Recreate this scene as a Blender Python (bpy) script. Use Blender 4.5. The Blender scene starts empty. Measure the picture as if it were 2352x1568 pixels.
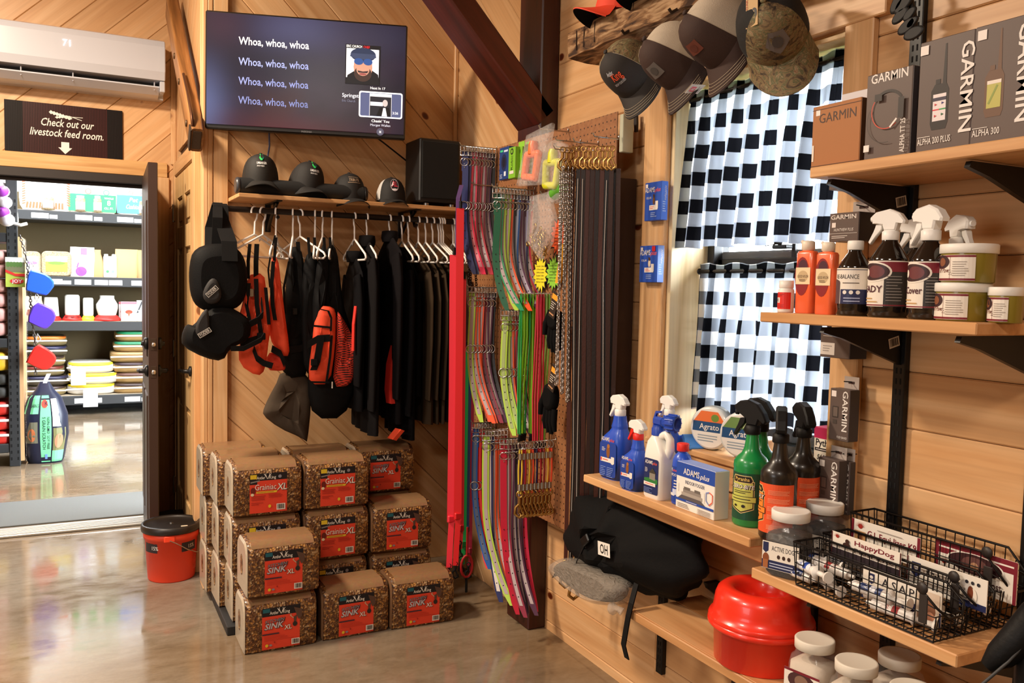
import bpy, math, random
from mathutils import Vector, Matrix
random.seed(7)
D = bpy.data; COL = bpy.context.scene.collection; SC = bpy.context.scene
PI = math.pi
V = Vector
# ---------------------------------------------------------------- camera
FPX, CX, CY, EYE = 1977.0, 1176.0, 784.0, V((0, 0, 1.45))
_yaw, _pit, _rol = (math.radians(a) for a in (27.0, -3.62, 1.286))
_f = V((math.sin(_yaw) * math.cos(_pit), math.cos(_yaw) * math.cos(_pit), math.sin(_pit)))
_r = V((math.cos(_yaw), -math.sin(_yaw), 0)); _u = _r.cross(_f)
_r, _u = math.cos(_rol) * _r + math.sin(_rol) * _u, -math.sin(_rol) * _r + math.cos(_rol) * _u
cam_data = D.cameras.new('camera'); cam = D.objects.new('camera', cam_data); COL.objects.link(cam)
cam_data.sensor_width = 36; cam_data.lens = FPX / 2352 * 36; cam_data.clip_start = .05
cam.matrix_world = Matrix(((_r.x, _u.x, -_f.x, EYE.x), (_r.y, _u.y, -_f.y, EYE.y), (_r.z, _u.z, -_f.z, EYE.z), (0, 0, 0, 1)))
SC.camera = cam
def P(x, y, axis, val):
    """survey helper: where the sight line through photo point (x, y) meets the plane axis=val"""
    d = _r * ((x - CX) / FPX) - _u * ((y - CY) / FPX) + _f
    return EYE + d * ((val - EYE[axis]) / d[axis])
# ---------------------------------------------------------------- light, world, exposure
def area(name, loc, target, size, power, color, size_y=None, spread=PI):
    l = D.lights.new(name, 'AREA'); l.energy = power; l.color = color; l.size = size
    if size_y: l.shape = 'RECTANGLE'; l.size_y = size_y
    l.spread = spread
    o = D.objects.new(name, l); COL.objects.link(o); o.location = loc
    o.rotation_euler = (V(target) - V(loc)).to_track_quat('-Z', 'Y').to_euler()
    return o
WARM = (1.0, .82, .62); MILD = (1.0, .87, .74); COOL = (.93, .97, 1.0)
area('ceiling_lamp_far', (-.85, 3.55, 3.35), (-.85, 3.55, 0), .42, 158, WARM)
area('ceiling_lamp_mid', (-2.1, 1.7, 3.35), (-2.1, 1.7, 0), .6, 88, MILD)
area('near_fill_light', (-.9, -.9, 3.35), (-.9, -.9, 0), .6, 55, MILD)  # added fill light behind the camera, not a known lamp
area('left_fill_light', (-4.7, .6, 1.7), (1, 2.6, .9), 2.2, 45, COOL, 1.6)  # added cool fill from the left; no window is built there
area('feed_room_lamp_front', (.6, 7.4, 3.3), (.6, 7.4, 0), 1.2, 290, COOL, 2.4)
area('feed_room_lamp_rear', (-1.0, 9.2, 3.3), (-1.0, 9.9, 0), 1.2, 200, COOL, 2.4)
SC.world = D.worlds.new('sky'); SC.world.use_nodes = True
_bg = SC.world.node_tree.nodes['Background']; _bg.inputs[0].default_value = (.86, .93, 1, 1); _bg.inputs[1].default_value = 28.0
vs = SC.view_settings
vs.view_transform = 'Standard'; vs.look = 'None'; vs.gamma = 1; vs.use_curve_mapping = False; vs.exposure = .12
cy = SC.cycles
cy.max_bounces = 7; cy.diffuse_bounces = 3; cy.glossy_bounces = 3; cy.transmission_bounces = 6; cy.transparent_max_bounces = 12
cy.caustics_reflective = False; cy.caustics_refractive = False; cy.sample_clamp_indirect = 6; cy.use_denoising = True
# ---------------------------------------------------------------- materials
def lin(h):
    c = [int(h[i:i + 2], 16) / 255 for i in (0, 2, 4)]
    return tuple(((x + .055) / 1.055) ** 2.4 if x > .04045 else x / 12.92 for x in c) + (1,)
MATS = {}
def newmat(name):
    m = D.materials.new(name); m.use_nodes = True
    nt = m.node_tree; return m, nt, nt.nodes['Principled BSDF']
def M(h, r=.5, metal=0., bump=0, bs=200, trans=0., alpha=1., emit=0., spec=.5, vary=0., coat=0., sheen=0.):
    k = (h, r, metal, bump, bs, trans, alpha, emit, spec, vary, coat, sheen)
    if k in MATS: return MATS[k]
    m, nt, b = newmat('paint_' + h)
    N, L = nt.nodes, nt.links
    b.inputs['Base Color'].default_value = lin(h); b.inputs['Roughness'].default_value = r
    b.inputs['Metallic'].default_value = metal; b.inputs['Specular IOR Level'].default_value = spec
    if trans: b.inputs['Transmission Weight'].default_value = trans
    if alpha < 1: b.inputs['Alpha'].default_value = alpha
    if coat: b.inputs['Coat Weight'].default_value = coat
    if sheen: b.inputs['Sheen Weight'].default_value = sheen
    if emit:
        b.inputs['Emission Color'].default_value = lin(h); b.inputs['Emission Strength'].default_value = emit
    if bump or vary:
        tc = N.new('ShaderNodeTexCoord'); n = N.new('ShaderNodeTexNoise'); n.inputs['Scale'].default_value = bs
        n.inputs['Detail'].default_value = 3; L.new(tc.outputs['Object'], n.inputs['Vector'])
        if bump:
            bp = N.new('ShaderNodeBump'); bp.inputs['Strength'].default_value = bump; bp.inputs['Distance'].default_value = .002
            L.new(n.outputs['Fac'], bp.inputs['Height']); L.new(bp.outputs['Normal'], b.inputs['Normal'])
        if vary:
            mx = N.new('ShaderNodeMix'); mx.data_type = 'RGBA'; mx.blend_type = 'MULTIPLY'; mx.inputs[0].default_value = vary
            mx.inputs[6].default_value = lin(h); L.new(n.outputs['Color'], mx.inputs[7]); L.new(mx.outputs[2], b.inputs['Base Color'])
    MATS[k] = m; return m
def ramp(nt, pts, fac=None, interp='LINEAR'):
    r = nt.nodes.new('ShaderNodeValToRGB'); e = r.color_ramp; e.interpolation = interp
    while len(e.elements) < len(pts): e.elements.new(.5)
    for el, (p, h) in zip(e.elements, pts): el.position = p; el.color = lin(h)
    if fac is not None: nt.links.new(fac, r.inputs[0])
    return r
def noise(nt, vec, scale, detail=3, rough=.5, dist=0.):
    n = nt.nodes.new('ShaderNodeTexNoise'); n.inputs['Scale'].default_value = scale; n.inputs['Detail'].default_value = detail
    n.inputs['Roughness'].default_value = rough; n.inputs['Distortion'].default_value = dist
    if vec is not None: nt.links.new(vec, n.inputs['Vector'])
    return n
def mapping(nt, vec, scale, loc=(0, 0, 0)):
    n = nt.nodes.new('ShaderNodeMapping'); n.inputs['Scale'].default_value = scale; n.inputs['Location'].default_value = loc
    nt.links.new(vec, n.inputs['Vector']); return n.outputs[0]
def math_(nt, op, a, b=None):
    n = nt.nodes.new('ShaderNodeMath'); n.operation = op
    for i, x in enumerate((a, b)):
        if x is None: continue
        if isinstance(x, (int, float)): n.inputs[i].default_value = x
        else: nt.links.new(x, n.inputs[i])
    return n.outputs[0]
def mix(nt, fac, a, b, mode='MIX'):
    n = nt.nodes.new('ShaderNodeMix'); n.data_type = 'RGBA'; n.blend_type = mode
    for i, x in ((0, fac), (6, a), (7, b)):
        if isinstance(x, (int, float)): n.inputs[i].default_value = x
        elif isinstance(x, tuple): n.inputs[i].default_value = x
        else: nt.links.new(x, n.inputs[i])
    return n.outputs[2]
def wood(name, light, mid, dark, axis=0, rough=.42, knots=1., along=1.3, across=22, vary=.16, contrast=1., rand=True, knot_scale=2.9, bump=.12):
    m, nt, b = newmat(name); N, L = nt.nodes, nt.links
    tc = N.new('ShaderNodeTexCoord'); vec = tc.outputs['Object']
    oi = N.new('ShaderNodeObjectInfo')
    if rand:
        sc = N.new('ShaderNodeVectorMath'); sc.operation = 'MULTIPLY_ADD'
        L.new(oi.outputs['Random'], sc.inputs[0]); sc.inputs[1].default_value = (41.3, 17.7, 5.1); L.new(vec, sc.inputs[2]); vec = sc.outputs[0]
    s = [across] * 3; s[axis] = along
    vk = mapping(nt, vec, [1 if i == axis else (1.5 if i != 2 or axis == 2 else 0.0) for i in range(3)])
    vo = N.new('ShaderNodeTexVoronoi'); vo.inputs['Scale'].default_value = knot_scale; L.new(vk, vo.inputs['Vector'])
    kd = vo.outputs['Distance']
    pull = math_(nt, 'MULTIPLY', math_(nt, 'POWER', math_(nt, 'SUBTRACT', 1.0, math_(nt, 'MINIMUM', math_(nt, 'MULTIPLY', kd, 4.0), 1.0)), 2.0), .055 * knots)
    av = N.new('ShaderNodeVectorMath'); av.operation = 'ADD'; L.new(vec, av.inputs[0]); L.new(pull, av.inputs[1])
    n1 = noise(nt, mapping(nt, av.outputs[0], s), 1.0, 4, .55, .9)
    s2 = [x * 5 for x in s]; s2[axis] = along * 2
    n2 = noise(nt, mapping(nt, av.outputs[0], s2), 1.0, 2)
    w = .5 * contrast
    r1 = ramp(nt, [(.5 - .24 / contrast, dark), (.5, mid), (.5 + .2 / contrast, light)], n1.outputs['Fac'])
    c = mix(nt, .22 * contrast, r1.outputs[0], ramp(nt, [(.3, 'b0a090'), (.6, 'ffffff')], n2.outputs['Fac']).outputs[0], 'MULTIPLY')
    val = math_(nt, 'ADD', math_(nt, 'MULTIPLY', oi.outputs['Random'], vary), 1.0 - vary * .6)
    c = mix(nt, 1.0, c, val, 'MULTIPLY')
    if knots:
        kr = ramp(nt, [(.03, '5a2f16'), (.055, '8a4b20'), (.075, 'ffffff')], kd)
        c = mix(nt, min(1, knots), c, kr.outputs[0], 'MULTIPLY')
    L.new(c, b.inputs['Base Color']); b.inputs['Roughness'].default_value = rough
    bp = N.new('ShaderNodeBump'); bp.inputs['Strength'].default_value = bump; bp.inputs['Distance'].default_value = .002
    L.new(n1.outputs['Fac'], bp.inputs['Height']); L.new(bp.outputs['Normal'], b.inputs['Normal'])
    return m
PINE = wood('knotty_pine', 'e4bc8e', 'd9ab7a', 'c8925e', contrast=.8, across=14, along=.9)
PINE_Z = wood('pine_vertical', 'e8c092', 'dcae7c', 'c99664', axis=2, knots=.8, contrast=.8)
PINE_Y = wood('pine_along_wall', 'e4ba8a', 'd5a573', 'bd8856', axis=1, contrast=.9)
SHELF_Y = wood('shelf_board', 'e2b582', 'd4a06c', 'ba8350', axis=1, knots=.5, across=14, contrast=.9)
SHELF_X = wood('closet_board', 'deb282', 'cf9e6c', 'b78250', axis=0, knots=.5, across=14, contrast=.9)
STAIN_Z = wood('red_stained_timber', '48190f', '3a130b', '260b06', axis=2, knots=.3, rough=.38, vary=.05)
STAIN_X = wood('red_stained_brace', '5a2014', '4a190f', '321009', axis=0, knots=.3, rough=.36, vary=.05)
RUSTIC = wood('weathered_beam', 'b89670', '8a6440', '3c2413', axis=1, knots=.8, rough=.85, contrast=2.0, bump=1.0, across=34, along=7)
OLDWOOD = wood('worn_yoke_wood', 'a87848', '8a5c30', '56381c', axis=0, knots=.4, rough=.5)
def concrete():
    m, nt, b = newmat('stained_concrete'); L = nt.links
    tc = nt.nodes.new('ShaderNodeTexCoord'); v = tc.outputs['Object']
    n1 = noise(nt, mapping(nt, v, (1, 1.4, 1)), 1.1, 7, .6, .5); n2 = noise(nt, mapping(nt, v, (1, 2.4, 1)), 9, 5, .65, .4); n3 = noise(nt, v, 90, 2)
    c = ramp(nt, [(.3, '756652'), (.44, '8c8070'), (.58, '999184'), (.76, 'a6a095')], n1.outputs['Fac']).outputs[0]
    c = mix(nt, .4, c, ramp(nt, [(.3, 'a0927c'), (.48, 'dcd6cc'), (.7, 'ffffff')], n2.outputs['Fac']).outputs[0], 'MULTIPLY')
    n4 = noise(nt, v, .55, 2, .5); c = mix(nt, 1.0, c, ramp(nt, [(.42, 'f0f2f6'), (.66, 'ecd4b8')], n4.outputs['Fac']).outputs[0], 'MULTIPLY')
    c = mix(nt, .15, c, n3.outputs['Fac'], 'MULTIPLY')
    L.new(c, b.inputs['Base Color'])
    L.new(ramp(nt, [(.3, '383838'), (.7, '707070')], n2.outputs['Fac']).outputs[0], b.inputs['Roughness'])
    bp = nt.nodes.new('ShaderNodeBump'); bp.inputs['Strength'].default_value = .05; L.new(n2.outputs['Fac'], bp.inputs['Height']); L.new(bp.outputs[0], b.inputs['Normal'])
    return m
CONCRETE = concrete()
def speckle(name, cols, scale, rough=.4, bump=.6, coat=.3):
    m, nt, b = newmat(name); L = nt.links
    tc = nt.nodes.new('ShaderNodeTexCoord'); v = tc.outputs['Object']
    wv = noise(nt, v, 40, 2); av = nt.nodes.new('ShaderNodeVectorMath'); av.operation = 'MULTIPLY_ADD'
    L.new(wv.outputs['Color'], av.inputs[0]); av.inputs[1].default_value = (.02, .02, .02); L.new(v, av.inputs[2])
    vo = nt.nodes.new('ShaderNodeTexVoronoi'); vo.inputs['Scale'].default_value = scale; L.new(av.outputs[0], vo.inputs['Vector'])
    sp = nt.nodes.new('ShaderNodeSeparateColor'); L.new(vo.outputs['Color'], sp.inputs[0])
    c = ramp(nt, cols, sp.outputs[0], 'CONSTANT').outputs[0]
    c = mix(nt, .75, c, ramp(nt, [(.1, 'ffffff'), (.7, '4a3220')], vo.outputs['Distance']).outputs[0], 'MULTIPLY')
    L.new(c, b.inputs['Base Color']); b.inputs['Roughness'].default_value = rough; b.inputs['Coat Weight'].default_value = coat
    b.inputs['Coat Roughness'].default_value = .18
    bp = nt.nodes.new('ShaderNodeBump'); bp.inputs['Strength'].default_value = bump; bp.inputs['Distance'].default_value = .004
    L.new(vo.outputs['Distance'], bp.inputs['Height']); L.new(bp.outputs[0], b.inputs['Normal'])
    return m
GRAIN = speckle('pressed_grain', [(0, '7a4e2e'), (.2, 'a87640'), (.42, '8c5c34'), (.58, 'c8904c'), (.76, '65402a'), (.88, 'dcb684')], 120, .4, .8, .25)
PELLETS = speckle('feed_pellets', [(0, 'd8c49a'), (.4, 'c9b183'), (.7, 'e6d6b2')], 260, .7, .4, 0)
KIBBLE = speckle('dark_chews', [(0, '2a2422'), (.4, '3a322e'), (.8, '1e1a18')], 60, .5, .8, 0)
def camo():
    m, nt, b = newmat('camouflage_cloth'); L = nt.links
    tc = nt.nodes.new('ShaderNodeTexCoord'); v = tc.outputs['Object']
    n1 = noise(nt, mapping(nt, v, (1, 1, 2.2)), 26, 5, .65, 1.6)
    c = ramp(nt, [(.34, '2b241c'), (.43, '5e4d36'), (.5, '8a7350'), (.55, '4f5636'), (.62, '9c8a6a'), (.7, '7c4a2c')], n1.outputs['Fac']).outputs[0]
    L.new(c, b.inputs['Base Color']); b.inputs['Roughness'].default_value = .75
    return m
CAMO = camo()
def pegboard_mat():
    m, nt, b = newmat('perforated_hardboard'); L = nt.links
    tc = nt.nodes.new('ShaderNodeTexCoord'); s = nt.nodes.new('ShaderNodeSeparateXYZ'); L.new(tc.outputs['Object'], s.inputs[0])
    f = [math_(nt, 'SUBTRACT', math_(nt, 'FRACT', math_(nt, 'MULTIPLY', s.outputs[i], 39.37)), .5) for i in (1, 2)]
    d = math_(nt, 'ADD', math_(nt, 'MULTIPLY', f[0], f[0]), math_(nt, 'MULTIPLY', f[1], f[1]))
    n = noise(nt, tc.outputs['Object'], 60, 3)
    c = mix(nt, math_(nt, 'LESS_THAN', d, .016), ramp(nt, [(.3, '8a5a38'), (.7, '9d6c46')], n.outputs['Fac']).outputs[0], lin('1c0f08'))
    L.new(c, b.inputs['Base Color']); b.inputs['Roughness'].default_value = .5
    return m
PEG = pegboard_mat()
def gingham():
    m, nt, b = newmat('buffalo_check_cloth'); N, L = nt.nodes, nt.links
    uv = N.new('ShaderNodeTexCoord'); s = N.new('ShaderNodeSeparateXYZ'); L.new(uv.outputs['UV'], s.inputs[0])
    st = [math_(nt, 'LESS_THAN', math_(nt, 'FRACT', s.outputs[i]), .5) for i in (0, 1)]
    t = math_(nt, 'MULTIPLY', math_(nt, 'ADD', st[0], st[1]), .5)
    c = ramp(nt, [(0, 'f4f4f6'), (.4, '7d828c'), (.9, '0d0d10')], t, 'CONSTANT').outputs[0]
    tr = N.new('ShaderNodeBsdfTranslucent'); L.new(c, tr.inputs[0]); df = N.new('ShaderNodeBsdfDiffuse'); L.new(c, df.inputs[0])
    mx = N.new('ShaderNodeMixShader'); mx.inputs[0].default_value = .72; L.new(df.outputs[0], mx.inputs[1]); L.new(tr.outputs[0], mx.inputs[2])
    L.new(mx.outputs[0], N['Material Output'].inputs[0]); N.remove(b)
    return m
GINGHAM = gingham()
def filmy(name, tint='ffffff', alpha=.15, rough=.12):
    m, nt, b = newmat(name); L = nt.links
    b.inputs['Base Color'].default_value = lin(tint); b.inputs['Roughness'].default_value = rough
    tc = nt.nodes.new('ShaderNodeTexCoord'); n = noise(nt, tc.outputs['Object'], 38, 3, .6, 1.5)
    bp = nt.nodes.new('ShaderNodeBump'); bp.inputs['Strength'].default_value = .9; bp.inputs['Distance'].default_value = .01
    L.new(n.outputs['Fac'], bp.inputs['Height']); L.new(bp.outputs[0], b.inputs['Normal'])
    L.new(math_(nt, 'ADD', math_(nt, 'MULTIPLY', n.outputs['Fac'], .25), alpha - .1), b.inputs['Alpha'])
    return m
FILM = filmy('clear_plastic_film'); FILM2 = filmy('thick_plastic_wrap', 'c9c0b4', .3, .07)
def netting():
    m, nt, b = newmat('open_mesh_fabric'); L = nt.links
    tc = nt.nodes.new('ShaderNodeTexCoord'); s = nt.nodes.new('ShaderNodeSeparateXYZ'); L.new(tc.outputs['Object'], s.inputs[0])
    a = math_(nt, 'MULTIPLY', math_(nt, 'ADD', s.outputs[1], s.outputs[2]), 95); c = math_(nt, 'MULTIPLY', math_(nt, 'SUBTRACT', s.outputs[1], s.outputs[2]), 95)
    fa = math_(nt, 'ABSOLUTE', math_(nt, 'SUBTRACT', math_(nt, 'FRACT', a), .5)); fc = math_(nt, 'ABSOLUTE', math_(nt, 'SUBTRACT', math_(nt, 'FRACT', c), .5))
    col = mix(nt, math_(nt, 'LESS_THAN', math_(nt, 'MAXIMUM', fa, fc), .3), lin('e0402c'), lin('1a0c0a'))
    L.new(col, b.inputs['Base Color']); b.inputs['Roughness'].default_value = .8
    return m
NETTING = netting()
BLACK = M('0c0c0d', .55, spec=.3); BLACKCLOTH = M('0b0b0c', .9, bump=.4, bs=500, spec=.12); METALBLK = M('0e0e10', .4, .3)
CHROME = M('c8c8c8', .22, 1.); BRASS = M('b08a50', .3, 1.); WHITE = M('ece9e2', .45); ORANGE = M('f2482a', .6); REDC = M('e02418', .45)
# ---------------------------------------------------------------- mesh builder
class B:
    def __init__(s, T=None): s.v = []; s.f = []; s.m = []; s.sm = []; s.mats = []; s.uv = None; s.T = T
    def mi(s, mat):
        if mat not in s.mats: s.mats.append(mat)
        return s.mats.index(mat)
    def add(s, verts, faces, mat, smooth=False, T=None):
        o = len(s.v); T = T if T is not None else s.T
        s.v += [tuple(T @ V(p)) for p in verts] if T is not None else [tuple(p) for p in verts]
        k = s.mi(mat)
        for f in faces: s.f.append([i + o for i in f]); s.m.append(k); s.sm.append(smooth)
        return s
    def box(s, c, d, mat, bev=0., T=None):
        hx, hy, hz = (x / 2 for x in d); c = V(c)
        if not bev:
            vs_ = [c + V((sx * hx, sy * hy, sz * hz)) for sx in (-1, 1) for sy in (-1, 1) for sz in (-1, 1)]
            return s.add(vs_, [(0, 1, 3, 2), (4, 6, 7, 5), (0, 4, 5, 1), (2, 3, 7, 6), (0, 2, 6, 4), (1, 5, 7, 3)], mat, False, T)
        bev = min(bev, hx * .98, hy * .98, hz * .98); vs_ = []; ix = {}
        for sx in (-1, 1):
            for sy in (-1, 1):
                for sz in (-1, 1):
                    for a in range(3):
                        p = [sx * (hx - bev), sy * (hy - bev), sz * (hz - bev)]; p[a] = (sx * hx, sy * hy, sz * hz)[a]
                        ix[sx, sy, sz, a] = len(vs_); vs_.append(c + V(p))
        fs = []
        for a in range(3):
            b_, c_ = (a + 1) % 3, (a + 2) % 3
            for sg in (-1, 1):
                q = []
                for i, j in ((-1, -1), (1, -1), (1, 1), (-1, 1)):
                    k = [0, 0, 0]; k[a] = sg; k[b_] = i; k[c_] = j; q.append(ix[k[0], k[1], k[2], a])
                fs.append(q if sg > 0 else q[::-1])
            for i in (-1, 1):
                for j in (-1, 1):
                    k0 = [0, 0, 0]; k0[b_] = i; k0[c_] = j; k1 = list(k0); k0[a] = -1; k1[a] = 1
                    q = [ix[(*k0, b_)], ix[(*k1, b_)], ix[(*k1, c_)], ix[(*k0, c_)]]
                    fs.append(q if i * j > 0 else q[::-1])
        for sx in (-1, 1):
            for sy in (-1, 1):
                for sz in (-1, 1):
                    q = [ix[sx, sy, sz, a] for a in range(3)]; fs.append(q if sx * sy * sz > 0 else q[::-1])
        return s.add(vs_, fs, mat, False, T)
    def loft(s, rings, mat, caps=(1, 1), smooth=True, closed=True, T=None):
        n = len(rings[0]); vs_ = [p for r in rings for p in r]; fs = []
        for i in range(len(rings) - 1):
            for j in range(n if closed else n - 1):
                a = i * n + j; b_ = i * n + (j + 1) % n; fs.append((a, b_, b_ + n, a + n))
        s.add(vs_, fs, mat, smooth, T)
        if caps[0]: s.add(rings[0], [list(range(n))[::-1]], mat, False, T)
        if caps[1]: s.add(rings[-1], [list(range(n))], mat, False, T)
        return s
    def lathe(s, prof, mat, n=24, T=None, caps=(1, 1), sq=None, smooth=True):
        rs = []
        for r, z in prof: rs.append([V((r * math.cos(2 * PI * k / n), r * math.sin(2 * PI * k / n), z)) for k in range(n)])
        return s.loft(rs, mat, caps, smooth, True, T)
    def tube(s, pts, r, mat, n=8, closed=False, T=None, caps=(1, 1)):
        pts = [V(p) for p in pts]; m = len(pts); rings = []; up = None
        for i, p in enumerate(pts):
            a = pts[(i - 1) % m] if closed or i else p; b_ = pts[(i + 1) % m] if closed or i < m - 1 else p
            t = (b_ - a).normalized() if (b_ - a).length > 1e-9 else V((0, 0, 1))
            if up is None: up = V((0, 0, 1)) if abs(t.z) < .9 else V((1, 0, 0))
            x = t.cross(up); x = x.normalized() if x.length > 1e-6 else t.orthogonal().normalized()
            y = x.cross(t).normalized(); up = y
            rr = r[i] if isinstance(r, (list, tuple)) else r
            rings.append([p + x * (rr * math.cos(2 * PI * k / n)) + y * (rr * math.sin(2 * PI * k / n)) for k in range(n)])
        if closed: rings.append(rings[0]); caps = (0, 0)
        return s.loft(rings, mat, caps, True, True, T)
    def prism(s, poly, z0, z1, mat, T=None, smooth=False, bev=0.):
        n = len(poly)
        if bev:
            cx_ = sum(p[0] for p in poly) / n; cy_ = sum(p[1] for p in poly) / n
            def ins(p):
                d = V((p[0] - cx_, p[1] - cy_)); l = d.length or 1
                return (p[0] - d.x / l * bev, p[1] - d.y / l * bev)
            ip = [ins(p) for p in poly]
            rings = [[(x, y, z0) for x, y in ip], [(x, y, z0 + bev) for x, y in poly], [(x, y, z1 - bev) for x, y in poly], [(x, y, z1) for x, y in ip]]
        else: rings = [[(x, y, z0) for x, y in poly], [(x, y, z1) for x, y in poly]]
        return s.loft(rings, mat, (1, 1), smooth, True, T)
    def ribbon(s, pts, wdirs, w, th, mat, T=None, smooth=True):
        rings = []; m = len(pts)
        for i, p in enumerate(pts):
            p = V(p); a = V(pts[max(0, i - 1)]); b_ = V(pts[min(m - 1, i + 1)]); t = (b_ - a).normalized()
            wd = V(wdirs[i] if isinstance(wdirs, list) else wdirs).normalized(); nn = t.cross(wd).normalized()
            ww = w[i] if isinstance(w, (list, tuple)) else w
            rings.append([p + wd * ww / 2 + nn * th / 2, p - wd * ww / 2 + nn * th / 2, p - wd * ww / 2 - nn * th / 2, p + wd * ww / 2 - nn * th / 2])
        return s.loft(rings, mat, (1, 1), False, True, T)
    def grid(s, fn, nu, nv, mat, smooth=True, T=None, uv=False):
        vs_ = [fn(i / nu, j / nv) for j in range(nv + 1) for i in range(nu + 1)]
        fs = [(j * (nu + 1) + i, j * (nu + 1) + i + 1, (j + 1) * (nu + 1) + i + 1, (j + 1) * (nu + 1) + i) for j in range(nv) for i in range(nu)]
        return s.add(vs_, fs, mat, smooth, T)
    def mesh(s, name):
        me = D.meshes.new(name); me.from_pydata(s.v, [], s.f)
        for m in s.mats: me.materials.append(m)
        me.polygons.foreach_set('material_index', s.m); me.polygons.foreach_set('use_smooth', s.sm)
        me.update(); return me
    def build(s, name, parent=None, label=None, **kw):
        return link(name, s.mesh(name), parent, label, **kw)
def link(name, data, parent=None, label=None, **kw):
    o = D.objects.new(name, data); COL.objects.link(o)
    if parent is not None: o.parent = parent
    if label: o['label'] = label
    for k, v in kw.items(): o[k] = v
    return o
def thing(name, label, cat, loc=(0, 0, 0), rz=0., group=None, rot=None):
    o = link(name, None); o.empty_display_size = .05; o.location = loc
    o.rotation_euler = rot if rot else (0, 0, rz)
    o['label'] = label; o['category'] = cat
    if group: o['group'] = group
    return o
def tag(o, label, cat, group=None):
    o['label'] = label; o['category'] = cat
    if group: o['group'] = group
    return o
def struct(o): o['kind'] = 'structure'; return o
def copy_tree(o, parent=None):
    c = o.copy(); COL.objects.link(c)
    if parent is not None: c.parent = parent
    for ch in o.children: copy_tree(ch, c)
    return c
def TR(loc=(0, 0, 0), rz=0., rx=0., ry=0.):
    return Matrix.Translation(V(loc)) @ Matrix.Rotation(rz, 4, 'Z') @ Matrix.Rotation(ry, 4, 'Y') @ Matrix.Rotation(rx, 4, 'X')
def frame(o, x, y, z):
    """matrix with columns x, y, z at o"""
    x, y, z, o = V(x), V(y), V(z), V(o)
    return Matrix(((x.x, y.x, z.x, o.x), (x.y, y.y, z.y, o.y), (x.z, y.z, z.z, o.z), (0, 0, 0, 1)))
def rrect(w, d, r, z, n=5, cx=0., cy=0.):
    r = min(r, w / 2 - 1e-4, d / 2 - 1e-4); out = []
    for qx, qy, a0 in ((1, 1, 0), (-1, 1, PI / 2), (-1, -1, PI), (1, -1, 1.5 * PI)):
        for k in range(n + 1):
            a = a0 + PI / 2 * k / n; out.append(V((cx + qx * (w / 2 - r) + r * math.cos(a), cy + qy * (d / 2 - r) + r * math.sin(a), z)))
    return out
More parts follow.
